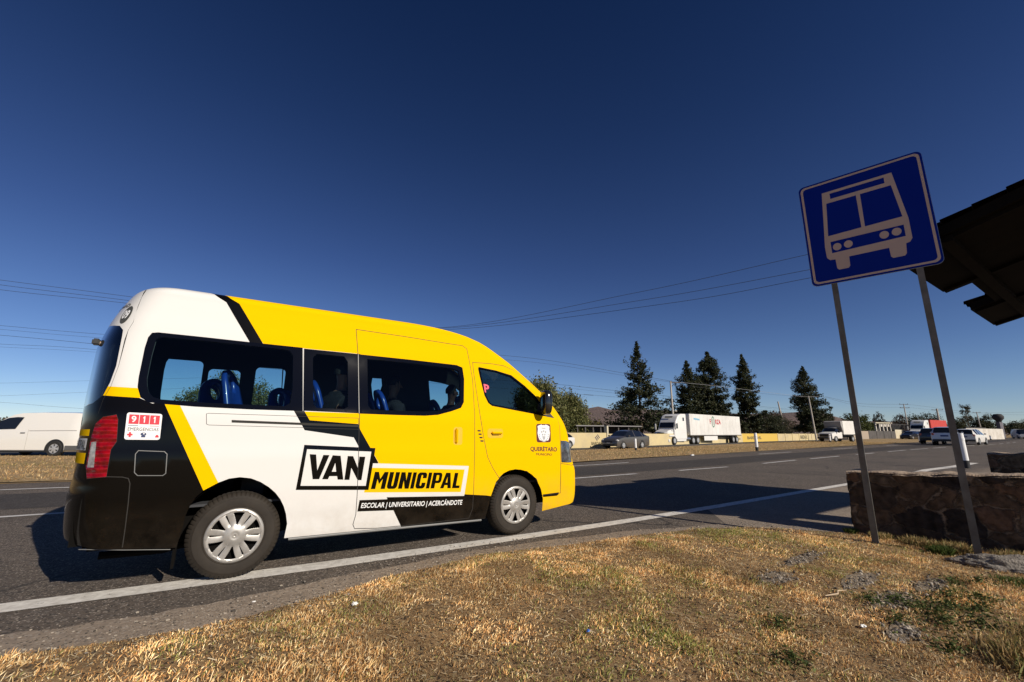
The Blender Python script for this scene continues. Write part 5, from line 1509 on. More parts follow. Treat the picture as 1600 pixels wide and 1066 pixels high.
def conifer(x, y, h, prof, wid, label, name='conifer_tree', seed=0, group='conifers behind the far road', dense=1.0, pal=None, trunk_to=.12):
    """prof: (height fraction, relative half width) from ground to tip"""
    rg = np.random.default_rng(seed)
    r = tag(empty(name, (x, y, 0)), label, 'tree', group)
    ph, pw = [p[0] for p in prof], [p[1] for p in prof]
    pts = []
    nb = int(230 * dense * h / 13)
    limb = MB()
    for i in range(nb):
        f = trunk_to + (1 - trunk_to) * (rg.uniform() ** 0.9)
        R0 = float(np.interp(f, ph, pw)) * wid * .5
        az = rg.uniform(0, 6.283)
        if f > .7: R0 *= .55 + .45 * (1 - f) / .3
        R1 = R0 * (rg.uniform(.5, 1.0) if rg.uniform() < .75 or f > .75 else rg.uniform(1.0, 1.3)) + .06
        droop = rg.uniform(-.05, .35) if f < .6 else rg.uniform(.1, .7)
        k = max(14, int(105 * (R1 / (wid * .5)) + 22))
        t = rg.uniform(.15, 1, k) ** .7
        sp = .06 + .11 * R1 * (1.15 - t)
        px = np.cos(az) * R1 * t + rg.normal(0, 1, k) * sp
        py = np.sin(az) * R1 * t + rg.normal(0, 1, k) * sp
        pz = f * h + droop * R1 * t * t - .12 * R1 * t + rg.normal(0, 1, k) * (.07 + .05 * R1)
        pts.append(np.stack([px, py, pz], 1))
        if i % 5 == 0: limb.tube([(0, 0, f * h), (math.cos(az) * R1 * .8, math.sin(az) * R1 * .8, f * h + droop * R1 * .6)], [.05, .015], 4)
    tz = rg.uniform(.78, 1.0, 420)
    pts.append(np.stack([rg.normal(0, 1, 420) * (.05 + (1 - tz) * 1.3), rg.normal(0, 1, 420) * (.05 + (1 - tz) * 1.3), tz * h], 1))
    P_ = np.concatenate(pts)
    P_[:, 2] = np.clip(P_[:, 2], .25, h * 1.02)
    pal = pal or [(0.026, 0.034, 0.014), (0.040, 0.048, 0.018), (0.018, 0.024, 0.011), (0.065, 0.064, 0.024)]
    V, F, c = leaf_cards(P_, np.clip(.215 - .10 * P_[:, 2] / h, .1, .22) * (h / 13) ** .5, pal, rg, .55, .25)
    colored('crown', V, F, c, m_leaf, r)
    b = MB(); b.tube([(0, 0, -.2), (.05, 0, h * .3), (0, .05, h * .65), (0, 0, h * .93)], [.20 * h / 13, .15 * h / 13, .08, .02], 8)
    b.v += []; b.build('trunk', m_bark, r, smooth=60)
    limb.tube([(0, 0, h * .05), (0, 0, h * .9)], [.04, .01], 4)
    limb.build('limbs', m_bark, r)
    return r
def broad(x, y, blobs, label, name='leafy_tree', seed=0, group='trees beyond the far road', pal=None, size=.16, dens=900, droop=0.0, trunk=.16, cat='tree', limbs=6):
    """blobs: (dx, dy, z, rx, rz) foliage masses; leaves sit on ragged shells with gaps"""
    rg = np.random.default_rng(seed)
    r = tag(empty(name, (x, y, 0)), label, cat, group)
    pts = []
    for (dx, dy, z, rx, rz_b) in blobs:
        n = int(dens * rx * rz_b)
        nc = max(8, n // 26)
        d = rg.normal(0, 1, (nc, 3)); d /= np.linalg.norm(d, axis=1)[:, None]
        rad = rg.uniform(.45, 1.05, (nc, 1))
        cc_ = d * rad * [rx, rx, rz_b] + [dx, dy, z]
        cs = rg.uniform(.08, .24, nc) * rx
        for q, s in zip(cc_, cs):
            k = rg.integers(14, 36)
            g = rg.normal(0, 1, (k, 3)) * [s, s, s * (1 + droop)] + q
            g[:, 2] -= droop * s * rg.uniform(0, 1.5, k)
            pts.append(g)
    P_ = np.concatenate(pts); P_[:, 2] = np.maximum(P_[:, 2], .1)
    pal = pal or [(0.075, 0.090, 0.030), (0.10, 0.115, 0.04), (0.05, 0.06, 0.022), (0.13, 0.13, 0.05)]
    V, F, c = leaf_cards(P_, np.full(len(P_), size), pal, rg, .6 + droop, -droop * .5)
    colored('crown', V, F, c, m_leaf, r)
    b = MB()
    zt = blobs[0][2]
    b.tube([(0, 0, -.2), (.1, 0, zt * .45), (0, 0, zt)], [trunk, trunk * .8, trunk * .35], 8)
    for (dx, dy, z, rx, rz_b) in blobs[:limbs]:
        b.tube([(0, 0, zt * .45), (dx * .5, dy * .5, (z + zt * .4) / 2), (dx, dy, z)], [trunk * .5, trunk * .35, trunk * .12], 6)
    b.build('trunk', m_bark, r, smooth=60)
    return r
def bare_shrub(x, y, h, w_, label, seed, col=(0.16, 0.11, 0.075)):
    rg = np.random.default_rng(seed)
    r = tag(empty('bare_tree', (x, y, 0)), label, 'tree', 'leafless trees beyond the far road')
    b = MB()
    def grow(p, d, L_, rad, lvl):
        q = p + d * L_
        b.tube([p, (p + q) / 2 + Vector(rg.normal(0, .05 * L_, 3)), q], [rad, rad * .8, rad * .55], 4, caps=False)
        if lvl == 0: return
        for _ in range(3 if lvl > 1 else 4):
            e = (d + Vector(rg.normal(0, .55, 3)) * Vector((w_ / h, w_ / h, .7))).normalized()
            e.z = abs(e.z) * .8 + .1
            grow(q, e.normalized(), L_ * rg.uniform(.6, .85), rad * .55, lvl - 1)
    for _ in range(5):
        d = Vector((rg.normal(0, .4 * w_ / h), rg.normal(0, .4 * w_ / h), 1)).normalized()
        grow(Vector((rg.normal(0, .2), rg.normal(0, .2), -.1)), d, h * .27, .05, 4)
    b.build('branches', mat('twigs', col, .95), r, fix=False)
    return r
cy = [(.05, .5), (.15, .85), (.3, 1.0), (.45, .62), (.52, .7), (.6, .45), (.75, .36), (.85, .25), (.93, .16), (1, .02)]
x, y = (46.44, 33.90); conifer(x, y, 13.43, [(.04, .45), (.12, .8), (.2, .95), (.30, 1.0), (.36, .95), (.45, .62), (.52, .66), (.58, .42), (.66, .40), (.74, .42), (.80, .36), (.86, .20), (.93, .15), (1, .03)], 7.8, 'big ragged dark conifer right behind the grey sedan', seed=3, dense=.85)
x, y = (59.20, 34.95); conifer(x, y, 12.16, [(.04, .7), (.2, 1.0), (.4, .95), (.6, .72), (.75, .55), (.88, .32), (.95, .18), (1, .03)], 5.6, 'left one of the two joined conifers behind the white semi-truck', seed=5, dense=1.15)
x, y = (64.74, 34.83); conifer(x, y, 14.14, [(.04, .8), (.2, 1.0), (.4, .98), (.6, .95), (.78, .85), (.88, .62), (.94, .35), (1, .05)], 5.5, 'right and taller one of the two joined conifers behind the trailer', seed=6, dense=1.25)
x, y = (72.45, 33.25); conifer(x, y, 14.26, [(.03, 1.0), (.12, 1.0), (.22, .75), (.30, .60), (.36, .45), (.45, .7), (.6, .72), (.75, .60), (.86, .42), (.94, .22), (1, .03)], 5.2, 'slim conifer rising past the rear end of the white trailer', seed=8, dense=1.05)
x, y = (98.83, 34.76); conifer(x, y, 14.72, [(.03, .9), (.2, 1.0), (.4, .95), (.6, .82), (.78, .68), (.88, .45), (.95, .2), (1, .03)], 6.2, 'tall narrow dark conifer beside a concrete pole, behind the white box truck', seed=9, dense=1.2)
x, y = (71.60, 36.24); conifer(x, y, 4.6, [(.0, .9), (.4, 1.0), (.8, .7), (1, .1)], 6.5, 'low dark bushy conifer between two tall ones behind the trailer', 'low_conifer', seed=11, dense=2.4)
x, y = (79.06, 33.62); conifer(x, y, 5.0, [(.0, .9), (.4, 1.0), (.8, .7), (1, .1)], 6.8, 'low dark bushy conifer right of the slim conifer', 'low_conifer', seed=12, dense=2.4)
x, y = (89.65, 36.13); conifer(x, y, 4.4, [(.0, .9), (.4, 1.0), (.8, .6), (1, .1)], 5.0, 'small dark bush beside the leaning wooden pole', 'low_conifer', seed=13, dense=1.6, pal=[(0.06, 0.05, 0.028), (0.09, 0.075, 0.035), (0.04, 0.04, 0.02)])
x, y = (58.36, 37.92); conifer(x, y, 4.5, [(.0, .9), (.4, 1.0), (.8, .7), (1, .1)], 5.0, 'low bushy conifer behind the white truck cab', 'low_conifer', seed=14, dense=1.8, pal=[(0.05, 0.05, 0.022), (0.08, 0.07, 0.03), (0.03, 0.035, 0.016)])
x, y = (106.23, 34.60); conifer(x, y, 4.8, [(.0, .9), (.4, 1.0), (.8, .7), (1, .1)], 4.6, 'dark bush behind the white box truck, right of the tall conifer', 'low_conifer', seed=15, dense=1.4, pal=[(0.06, 0.06, 0.024), (0.045, 0.05, 0.02)])
pep = [(0.11, 0.12, 0.038), (0.15, 0.155, 0.052), (0.07, 0.08, 0.026), (0.20, 0.185, 0.07)]
x, y = (26.30, 29.39); broad(x, y, [(0, 0, 4.8, 1.6, 1.5), (-1.6, 0, 4.0, 1.5, 1.6), (.9, .3, 3.6, 1.5, 1.7), (-.6, .5, 2.4, 1.8, 1.6), (1.1, -.3, 2.0, 1.5, 1.4)], 'weeping green pepper tree rising behind the van bonnet', 'pepper_tree', seed=21, pal=pep, droop=.7, size=.13, dens=2600, group='pepper trees by the cream wall')
x, y = (31.10, 30.98); broad(x, y, [(0, 0, 4.1, 1.3, 1.4), (1.0, 0, 3.2, 1.4, 1.6), (-.9, .2, 2.8, 1.3, 1.5), (0, .4, 1.8, 1.7, 1.4), (1.4, 0, 1.7, 1.2, 1.3)], 'smaller weeping pepper tree above the cream wall, right of the first', 'pepper_tree', seed=22, pal=pep, droop=.7, size=.12, dens=2600, group='pepper trees by the cream wall')
for i, (px, py) in enumerate((((-2.91, 59.94)), ((0.10, 55.50)), ((3.31, 53.33)))):
    hh = (6.3, 8.0, 6.9)[i]
    broad(px, py, [(0, 0, hh - 1.2, 1.3, 1.2), (-1.0, 0, hh - 2.6, 1.5, 1.5), (1.0, .2, hh - 2.9, 1.5, 1.5), (0, 0, 2.3, 2.0, 1.8)], ('rounded tree seen through the rear side window, leftmost of three', 'rounded tree seen through the van windows, middle of three', 'rounded tree seen through the van windows, right one of three')[i], 'pepper_tree', seed=25 + i, pal=pep, droop=.5, size=.12, dens=1200, group='trees seen through the van windows')
x, y = (53.95, 49.34); bare_shrub(x, y, 4.2, 5.5, 'leafless brown tree against the hill, left of the ragged conifer', 31, (0.14, 0.10, 0.075))
x, y = (49.29, 41.63); bare_shrub(x, y, 4.9, 5.0, 'leafless grey tree half hidden by the ragged conifer', 32, (0.085, 0.075, 0.06))
x, y = (42.39, 39.05); broad(x, y, [(0, 0, 1.9, 1.3, .9)], 'low yellow-green bush behind the dark shed roof', 'bush', seed=33, pal=[(0.14, 0.12, 0.03), (0.2, 0.17, 0.05)], dens=900, cat='bush')
x, y = (102.57, 40.68); bare_shrub(x, y, 5.0, 4.0, 'thin leafless tree between the wooden pole and the tall conifer', 34, (0.12, 0.08, 0.06))
olive = [(0.05, 0.055, 0.024), (0.075, 0.075, 0.03), (0.035, 0.04, 0.02)]
# (px, distance, top px, half width m, label)
far_list = [((128.26, 41.45), 7.91, 1.7, 'slender tree with an open round crown above the box truck', olive, 1),
 ((128.27, 35.42), 5.77, 3.6, 'green rounded tree just right of the left sign post', [(0.07, 0.085, 0.02), (0.10, 0.11, 0.03)], 0),
 ((137.58, 41.20), 6.03, 2.6, 'dark tree half hidden behind the left sign post', olive, 0),
 ((150.69, 38.39), 6.76, 3.2, 'thin-crowned grey-green tree above the small ruined house', [(0.07, 0.065, 0.045), (0.05, 0.05, 0.035)], 1),
 ((175.12, 40.01), 6.47, 3.4, 'reddish brown tree left of the double-armed pole', [(0.08, 0.045, 0.03), (0.06, 0.05, 0.03)], 0),
 ((186.19, 38.57), 6.67, 4.6, 'wide dark tree behind the red trailer, left part', olive, 0),
 ((186.54, 35.93), 7.19, 4.4, 'wide dark tree behind the red trailer, right part', olive, 0),
 ((185.31, 27.11), 10.46, 3.4, 'tall airy tree right of the right sign post', [(0.055, 0.05, 0.03), (0.08, 0.07, 0.04)], 1),
 ((197.21, 31.14), 6.26, 3.2, 'dark tree close beside the right sign post', olive, 0),
 ((205.02, 28.29), 6.33, 4.0, 'dark olive tree below the tall airy one', [(0.06, 0.06, 0.02), (0.04, 0.045, 0.018)], 0),
 ((204.84, 26.00), 6.87, 3.6, 'rounded dark tree left of the billboard tower', olive, 0),
 ((226.76, 23.29), 5.53, 3.2, 'dark tree at the right edge behind the far parked vans', olive, 0),
 ((229.84, 21.20), 5.32, 3.4, 'dark tree cut by the right edge of the picture', olive, 0),
 ((127.15, 54.26), 7.29, 2.6, 'pinkish dry tree behind the leaning wooden pole', [(0.12, 0.07, 0.05), (0.09, 0.06, 0.04)], 0)]
for i, ((tx, ty), th, tw, lb, pl, airy) in enumerate(far_list):
    rg = random.Random(50 + i)
    bl = [(rg.uniform(-.2, .2) * tw, 0, th - tw * .42, tw * .6, tw * .5), (-tw * .5, 0, th * .55, tw * .55, th * .28), (tw * .5, .4, th * .5, tw * .55, th * .28), (0, 0, th * .35, tw * .7, th * .3)]
    if airy: bl = [(0, 0, th - tw * .4, tw * .45, tw * .4), (-tw * .4, 0, th * .72, tw * .4, tw * .3), (tw * .45, 0, th * .62, tw * .38, tw * .3), (-tw * .1, 0, th * .5, tw * .45, th * .14)]
    broad(tx, ty, bl, lb, seed=60 + i, pal=pl, size=.22, dens=170 if airy else 260, trunk=.13)
# low line of trees at the far left, beyond the white van
m_wood = attr_mat('far_foliage', .8, .1)
rg = np.random.default_rng(90)
a_ = rg.uniform(0, 1, 9000)
p0, p1 = np.array((-124.11, 308.09)), np.array((-1.96, 201.61))
X = p0[0] + (p1[0] - p0[0]) * a_ + rg.normal(0, 2, 9000); Y = p0[1] + (p1[1] - p0[1]) * a_ + rg.normal(0, 3, 9000)
hh = 3.2 + 2.6 * np.abs(np.sin(a_ * 41)) * np.abs(np.sin(a_ * 17 + 1)) + 2.0 * np.sin(a_ * 9) ** 2
P_ = np.stack([X, Y, rg.uniform(.2, 1, 9000) ** .6 * hh], 1)
tag(colored('distant_treeline', *leaf_cards(P_, np.full(9000, .6), [(0.05, 0.055, 0.035), (0.07, 0.065, 0.045)], rg), m_wood), 'low line of far-off trees on the left horizon', 'treeline', kind='stuff')
a_ = rg.uniform(0, 1, 16000)
p0, p1 = np.array((132.42, 159.26)), np.array((379.01, 17.11))
X = p0[0] + (p1[0] - p0[0]) * a_ + rg.normal(0, 2, 16000); Y = p0[1] + (p1[1] - p0[1]) * a_ + rg.normal(0, 3, 16000)
hh = 2.8 + 3.2 * np.abs(np.sin(a_ * 57)) * np.abs(np.sin(a_ * 23 + 1)) + 1.5 * np.sin(a_ * 12) ** 2
P_ = np.stack([X, Y, rg.uniform(.2, 1, 16000) ** .6 * hh], 1)
tag(colored('distant_treeline', *leaf_cards(P_, np.full(16000, .6), [(0.06, 0.055, 0.035), (0.09, 0.065, 0.045), (0.04, 0.045, 0.03)], rg), m_wood), 'low line of far-off scrub trees behind the walls on the right', 'treeline', kind='stuff')
# hills
def hill(name, pts, depth, m):
    """pts: (x, y, top z); ridge with sloping near and far sides"""
    vs, fs = [], []
    n = len(pts); J = 8
    c0 = Vector((CAM.x, CAM.y))
    for i, (hx, hy, hz) in enumerate(pts):
        d = (Vector((hx, hy)) - c0).normalized()
        for j in range(J + 1):
            t = j / J
            q = Vector((hx, hy)) + d * depth * (t - .7)
            e = math.sin(min(1, t / .7) * math.pi / 2) ** 1.5 if t < .7 else math.cos((t - .7) / .3 * math.pi / 2)
            vs.append((q.x, q.y, -1 + (hz + 1) * e * (1 + .10 * noise.noise(Vector((i * .9, t * 5, 2)))) ))
    for i in range(n - 1):
        for j in range(J): k = i * (J + 1) + j; fs.append((k, k + J + 1, k + J + 2, k + 1))
    b = MB(); b.add(vs, fs); o = b.build(name, m, smooth=80, fix=False)
    return tag(o, kind='structure')
m_hill = terrain_mat('hazed_hill_scrub', [(0.20, 0.145, 0.13), (0.15, 0.115, 0.105), (0.23, 0.165, 0.145)], 0.012, 1.0, bdist=3)  # scrub colours lightened, distance haze mixed into them
hills = [(656.05, 1362.02, 24.77), (801.76, 1263.78, 44.23), (911.57, 1189.75, 59.45), (975.88, 1146.39, 70.35), (1021.93, 1115.34, 78.01), (1055.12, 1092.96, 82.39), (1086.43, 1071.85, 84.58), (1123.01, 1047.19, 80.20), (1178.06, 1010.07, 79.10), (1278.93, 942.06, 76.91), (1406.58, 856.00, 65.99), (1479.91, 806.56, 65.99), (1571.56, 744.76, 65.99), (1645.38, 694.99, 70.35), (1686.12, 667.52, 73.63), (1728.06, 639.25, 71.45), (1754.04, 621.73, 59.45), (1789.22, 598.01, 48.57), (1833.72, 568.01, 39.90), (1889.15, 530.64, 44.23), (1970.01, 476.12, 35.57), (2060.16, 415.33, 29.08), (2222.19, 306.09, 18.30), (2438.76, 160.08, 9.70)]
hill('hills', hills, 700, m_hill)

# ================================================================= walls, sheds, poles, wires
m_cream = mat('cream_paint', (0.62, 0.50, 0.26), .85, col2=(0.50, 0.41, 0.25), nscale=.8)
m_cream2 = mat('pale_paint', (0.60, 0.55, 0.42), .85, col2=(0.5, 0.43, 0.3), nscale=.8)
m_yelw = mat('strong_yellow_paint', (0.62, 0.42, 0.08), .85)
m_greyw = mat('grey_block', (0.10, 0.09, 0.085), .9, col2=(0.065, 0.06, 0.055), nscale=1)
m_ink = mat('faded_ink', (0.09, 0.075, 0.04), .8)
m_wpaint = mat('white_wall', (0.66, 0.62, 0.56), .85, col2=(0.5, 0.45, 0.38), nscale=.6)
m_conc2 = mat('pole_concrete', (0.42, 0.38, 0.33), .85)
m_wire = mat('wire', (0.03, 0.03, 0.032), .6)
m_wire2 = mat('aluminium_wire', (0.30, 0.30, 0.31), .5)
m_rust = mat('dark_shed', (0.03, 0.028, 0.03), .8)
def wall(name, a, c, h, m, label, th=.18, cat='wall', group=None, pil=None):
    a, c = Vector(a), Vector(c); L_ = (c - a).length; ang = math.atan2(c.y - a.y, c.x - a.x)
    r = tag(empty(name, (a.x, a.y, 0), ang), label, cat, group)
    b = MB(); b.box(0, L_, 0, th, -.2, h); b.build('panel', m, r)
    if pil:
        x = 0.0
        while x <= L_ + .01:
            b = MB(); b.box(x - .10, x + .10, -.05, th + .05, -.2, h + .08); b.build('pilaster', m, r); x += pil
    return r, L_
def wall_text(r, L_, s, x0, x1, z0, z1, m, bold=.03):
    vs, fs = text_mesh(s, bold)
    b = MB(); b.add([(x0 + (x1 - x0) * a, -.006, z0 + (z1 - z0) * c) for a, c in vs], fs)
    return b.build('lettering', m, r, fix=False)
Wp = [(17.09, 21.13), (27.17, 21.57), (36.99, 23.39), (58.47, 27.00), (71.95, 28.76), (90.79, 30.53)]
w1, L1 = wall('roadside_wall', Wp[0], Wp[1], 1.18, m_cream, 'cream wall painted with a black logo, between the van front and the grey sedan', pil=None)
dx_ = L1 * .80
wall_text(w1, L1, 'BARDAHL', L1 * .80, L1 * .945, .20, .46, m_ink)
vs, fs = [], []
for i in range(5):
    for j in range(5):
        if (i + j) % 2 == 0 and (i - 2) ** 2 + (j - 2) ** 2 < 7:
            cx_, cz_ = L1 * .872 + (i - 2) * .115 + (j - 2) * .03, .80 + (j - 2) * .10
            addp([(cx_ - .055, cz_ - .045), (cx_ + .055, cz_ - .055), (cx_ + .06, cz_ + .045), (cx_ - .05, cz_ + .055)])
b = MB(); b.add([(a, -.006, c) for a, c in vs], fs); b.build('checkered_emblem', mat('navy_ink', (.03, .035, .09), .8), w1, fix=False)
b = MB(); b.box(L1 - .16, L1 + .02, -.08, .25, -.1, 1.75); b.build('gate_post', m_cream2, w1)
w2, L2 = wall('roadside_wall', Wp[1], Wp[2], 1.1, m_cream, 'cream wall behind the grey sedan')
w3, L3 = wall('roadside_wall', Wp[2], Wp[3], 1.12, m_cream, 'cream wall hidden behind the white semi-truck')
w4, L4 = wall('roadside_wall', Wp[3], Wp[4], 1.12, m_yelw, 'yellow painted wall right of the semi-trailer', pil=None)
wall_text(w4, L4, 'BARDAHL', L4 * .12, L4 * .5, .35, .75, m_ink)
w5, L5 = wall('roadside_wall', Wp[4], Wp[5], 1.10, m_cream, 'long pale yellow wall left of the white box truck', pil=3.1)
wall_text(w5, L5, 'BARDAHL', L5 * .52, L5 * .70, .25, .85, m_ink)
wall('block_wall', (107.29, 31.47), (117.06, 30.91), 1.7, mat('beige_block', (.36, .29, .22), .9), 'short beige block wall right of the box truck')
g_, _l = wall('block_wall', (117.06, 30.91), (133.47, 30.71), 1.75, m_greyw, 'dark grey block wall below the ruined house', pil=4.5)
wall('block_wall', (133.47, 30.71), (148.63, 30.13), 2.1, m_cream2, 'pale wall behind the black and silver cars')
b = MB()
q0, q1 = Vector((133.47, 30.71)), Vector((148.63, 30.13))
fr = tag(empty('wire_fence', (q0.x, q0.y, 0), math.atan2((q1 - q0).y, (q1 - q0).x)), 'grey bar fence rising behind the pale wall', 'fence')
for k in range(26): b.tube([(k * .42, .4, 2), (k * .42, .4, 3.5)], .03, 4)
b.tube([(0, .4, 3.4), (10.8, .4, 3.4)], .03, 4)
b.build('bars', mat('fence_grey', (.12, .12, .12), .7), fr)
wq, Lq = wall('white_wall', (130.52, 18.22), (154.75, 16.35), 2.35, m_wpaint, 'long white wall right of the right sign post')
b = MB()
for k in range(14): b.box(k * .9 + .3, k * .9 + .85, .0, .2, 2.35, 2.6)
b.build('wall_junk', m_greyw, wq)
# dark shed roofs behind the cream wall
def shed(pa, pb, h, label, dp=4.0):
    a, c = Vector(pa), Vector(pb); L_ = (c - a).length
    r = tag(empty('shed', (a.x, a.y, 0), math.atan2((c - a).y, (c - a).x)), label, 'shed')
    b = MB(); b.box(-.2, L_ + .2, -.2, dp, h - .1, h, 0); b.build('roof', mat('sheet_roof', (.22, .21, .21), .6), r)
    b = MB(); b.box(.1, L_ - .1, 1.4, dp - .2, 0, h - .1, 0); b.build('back_wall', m_rust, r)
    for k in range(4):
        b = MB(); x_ = .1 + (L_ - .2) * k / 3; b.box(x_ - .06, x_ + .06, 0, .12, 0, h - .1); b.build('post', m_greyw, r)
shed((31.16, 29.73), (34.06, 28.98), 1.95, 'long low dark shed roof behind the cream wall')
shed((35.31, 29.34), (39.82, 28.71), 1.95, 'second low shed roof behind the grey sedan')
hr = tag(empty('ruined_house', (*(137.32, 35.35), 0), R(-12)), 'small roofless white house beside the grey block wall', 'house')
b = MB(); b.box(-.2, 6.6, -.2, 3.2, 3.7, 3.95); b.build('roof_slab', m_cream2, hr)
for k in range(5):
    b = MB(); b.box(k * 1.5, k * 1.5 + .3, 0, .3, 0, 3.7); b.build('pillar', m_wpaint, hr)
b = MB(); b.box(0, 6.3, 2.6, 3.0, 0, 3.7); b.build('back_wall', m_greyw, hr)
for x0 in (2.0, 3.5, 5.0):
    b = MB(); b.box(x0, x0 + .7, -.02, .1, 2.9, 3.5); b.build('white_sign', m_wpaint, hr)
# billboard-like grey tower with round dark top
tw = tag(empty('grey_tower', (*(190.05, 21.50), 0)), 'grey slab tower with a dark round tank on top near the right edge', 'tower')
b = MB(); b.box(-2.4, 2.2, -.4, .4, 0, 4.6, 0, .05); b.build('slab', mat('slab_grey', (.16, .15, .16), .9, col2=(.09, .08, .1), nscale=1.2), tw)
b = MB(); b.lathe([(0, 7.0), (.8, 6.9), (1.25, 6.3), (1.2, 5.6), (.7, 5.0), (.5, 4.5)], -.2, 0, 0, 'z', 20); b.build('round_top', m_rust, tw, smooth=60)
b = MB(); b.box(2.6, 3.1, -.2, .2, 0, 4.4); b.build('pillar', m_wpaint, tw)

def pole(p, h, r, label, arms=(), lean=0, m=None, rot=0.0, lamp=False):
    o = tag(empty('utility_pole', (*p, 0), rot), label, 'pole', 'utility poles along the far road')
    b = MB(); b.tube([(0, 0, -.2), (lean * .5, 0, h * .5), (lean, 0, h)], [r, r * .8, r * .6], 10)
    b.build('shaft', m or m_conc2, o, smooth=60)
    for (z, x0, x1) in arms:
        b = MB(); b.box(lean * z / h + x0, lean * z / h + x1, -.05, .05, z - .06, z + .06); b.build('crossarm', m_wire if r < .1 else m_greyw, o)
        for xx_ in (x0 + .1, x1 - .1):
            b = MB(); b.lathe([(0, .22), (.05, .2), (.06, .1), (.03, .06)], lean * z / h + xx_, 0, z, 'z', 8); b.build('insulator', m_wire, o)
    if lamp:
        b = MB(); b.tube([(.0, 0, h * .90), (.5, 0, h * .97), (1.0, 0, h * .985)], .035, 6); b.build('brace', m_wire, o)
        b = MB(); b.lathe([(0, -.12), (.15, -.08), (.16, 0), (0, .06)], .35, 0, h * .52, 'z', 12); b.build('lamp', m_wpaint, o)
    return o
pole((43.96, 27.13), 7.20, .15, 'concrete pole with one side arm behind the semi-truck cab', arms=((7.05, 0, 1.15),), rot=-.55, lamp=True)
pole((91.44, 36.13), 7.27, .20, 'leaning grey wooden pole without arms, left of the tall narrow conifer', lean=-.9, rot=-.5)
pole((85.96, 28.96), 7.64, .15, 'concrete pole with a wide crossarm in front of the tall narrow conifer', arms=((7.52, -1.4, 1.7),), lean=-.35, rot=-.6)
pole((143.98, 30.85), 8.56, .16, 'pole with two crossarms rising above the red trailer', arms=((8.47, -1.1, 1.1), (7.59, -1.1, 1.3)), rot=-.6)
pole((171.36, 30.48), 8.27, .35, 'thick pale concrete pole just left of the right sign post', arms=((7.91, -1.5, 1.7),), rot=-.6)
pole((181.05, 23.95), 7.36, .16, 'distant pole with a small crossarm behind the white wall', arms=((7.18, -1.1, 1.1),), lean=-.4, rot=-.6)
def wire(pts, label, r=.012, m=None, sag=0):
    """smooth wire through 3D points"""
    P3 = [Vector(p) for p in pts]; out = []
    for i in range(len(P3) - 1):
        a_, b_ = P3[max(0, i - 1)], P3[i]; c_, d_ = P3[i + 1], P3[min(len(P3) - 1, i + 2)]
        for k in range(14):
            t = k / 14
            out.append(.5 * ((2 * b_) + (c_ - a_) * t + (2 * a_ - 5 * b_ + 4 * c_ - d_) * t * t + (-a_ + 3 * b_ - 3 * c_ + d_) * t ** 3) - Vector((0, 0, sag * 4 * t * (1 - t))))
    out.append(P3[-1])
    b = MB(); b.tube(out, r, 5)
    return tag(b.build('power_line', m or m_wire, smooth=60), label, 'power line', 'overhead power lines')
wire([(-18.37, 36.59, 10.91), (-11.85, 32.19, 9.87), (-5.99, 29.45, 9.26), (2.02, 25.86, 8.40), (11.00, 20.41, 7.82), (17.59, 9.93, 8.58), (20.73, 3.00, 9.05), (22.23, -1.03, 9.24), (24.26, -5.42, 9.85)], 'uppermost of three near power lines running behind the van roof to the sign', .011)
wire([(-18.32, 36.56, 10.70), (-11.78, 32.15, 9.57), (-5.95, 29.42, 9.00), (2.04, 25.85, 8.18), (11.07, 20.36, 7.78), (17.57, 9.95, 8.11), (20.71, 3.01, 8.33), (22.37, -1.12, 8.56), (24.08, -5.29, 9.09)], 'middle of three near power lines running behind the van roof to the sign', .011)
wire([(-18.23, 36.50, 10.38), (-11.72, 32.11, 9.27), (-5.92, 29.40, 8.81), (2.05, 25.84, 8.10), (11.21, 20.26, 7.69), (18.35, 8.82, 7.80), (20.76, 2.97, 7.96), (22.29, -1.07, 8.14), (23.96, -5.21, 8.62)], 'lowest of three near power lines running behind the van roof to the sign', .011)
wire([(-31.06, 72.89, 13.64), (-21.86, 66.69, 12.74), (-12.38, 61.50, 12.00), (9.00, 50.70, 10.93), (28.31, 38.89, 10.40), (41.39, 30.07, 8.05), (44.41, 26.83, 7.13)], 'power line from the left edge, past the van roof, to the concrete pole', .016)
wire([(-30.93, 72.80, 13.11), (-21.77, 66.62, 12.30), (-12.61, 61.66, 11.59), (9.03, 50.68, 10.54), (28.83, 38.54, 9.84), (41.37, 30.08, 7.79), (44.40, 26.83, 7.05)], 'second power line just under the one that ends at the concrete pole', .012)
wire([(-30.79, 72.70, 12.52), (-21.63, 66.53, 11.63), (-12.48, 61.57, 10.81), (9.35, 51.67, 8.89), (37.91, 42.06, 7.81), (46.90, 38.41, 7.10), (128.47, 41.31, 5.98)], 'power line that meets the mirror height right of the van', .018)
wire([(-30.48, 72.50, 11.26), (-21.42, 66.39, 10.61), (-12.38, 61.50, 10.17), (9.41, 51.63, 8.10), (41.14, 39.88, 6.38), (46.87, 38.44, 6.18), (128.41, 41.35, 5.50)], 'power line just above the pepper tree tops', .014)
wire([(-30.39, 72.44, 10.90), (-21.36, 66.34, 10.28), (-12.33, 61.46, 9.88), (9.38, 51.65, 8.50), (39.24, 41.17, 7.27), (46.89, 38.42, 6.73), (128.45, 41.32, 5.82)], 'thin power line between two others left of the rear window', .010)
wire([(-55.77, 141.41, 10.69), (-39.09, 130.16, 10.82), (-24.69, 120.45, 11.36), (5.64, 106.04, 13.07)], 'faint power line level, left of the rear window glass', .016)
wire([(-54.96, 140.86, 7.36), (-38.54, 129.79, 8.15), (-24.28, 120.17, 8.95), (5.84, 105.90, 11.07)], 'faint power line rising to the van tail light', .016)
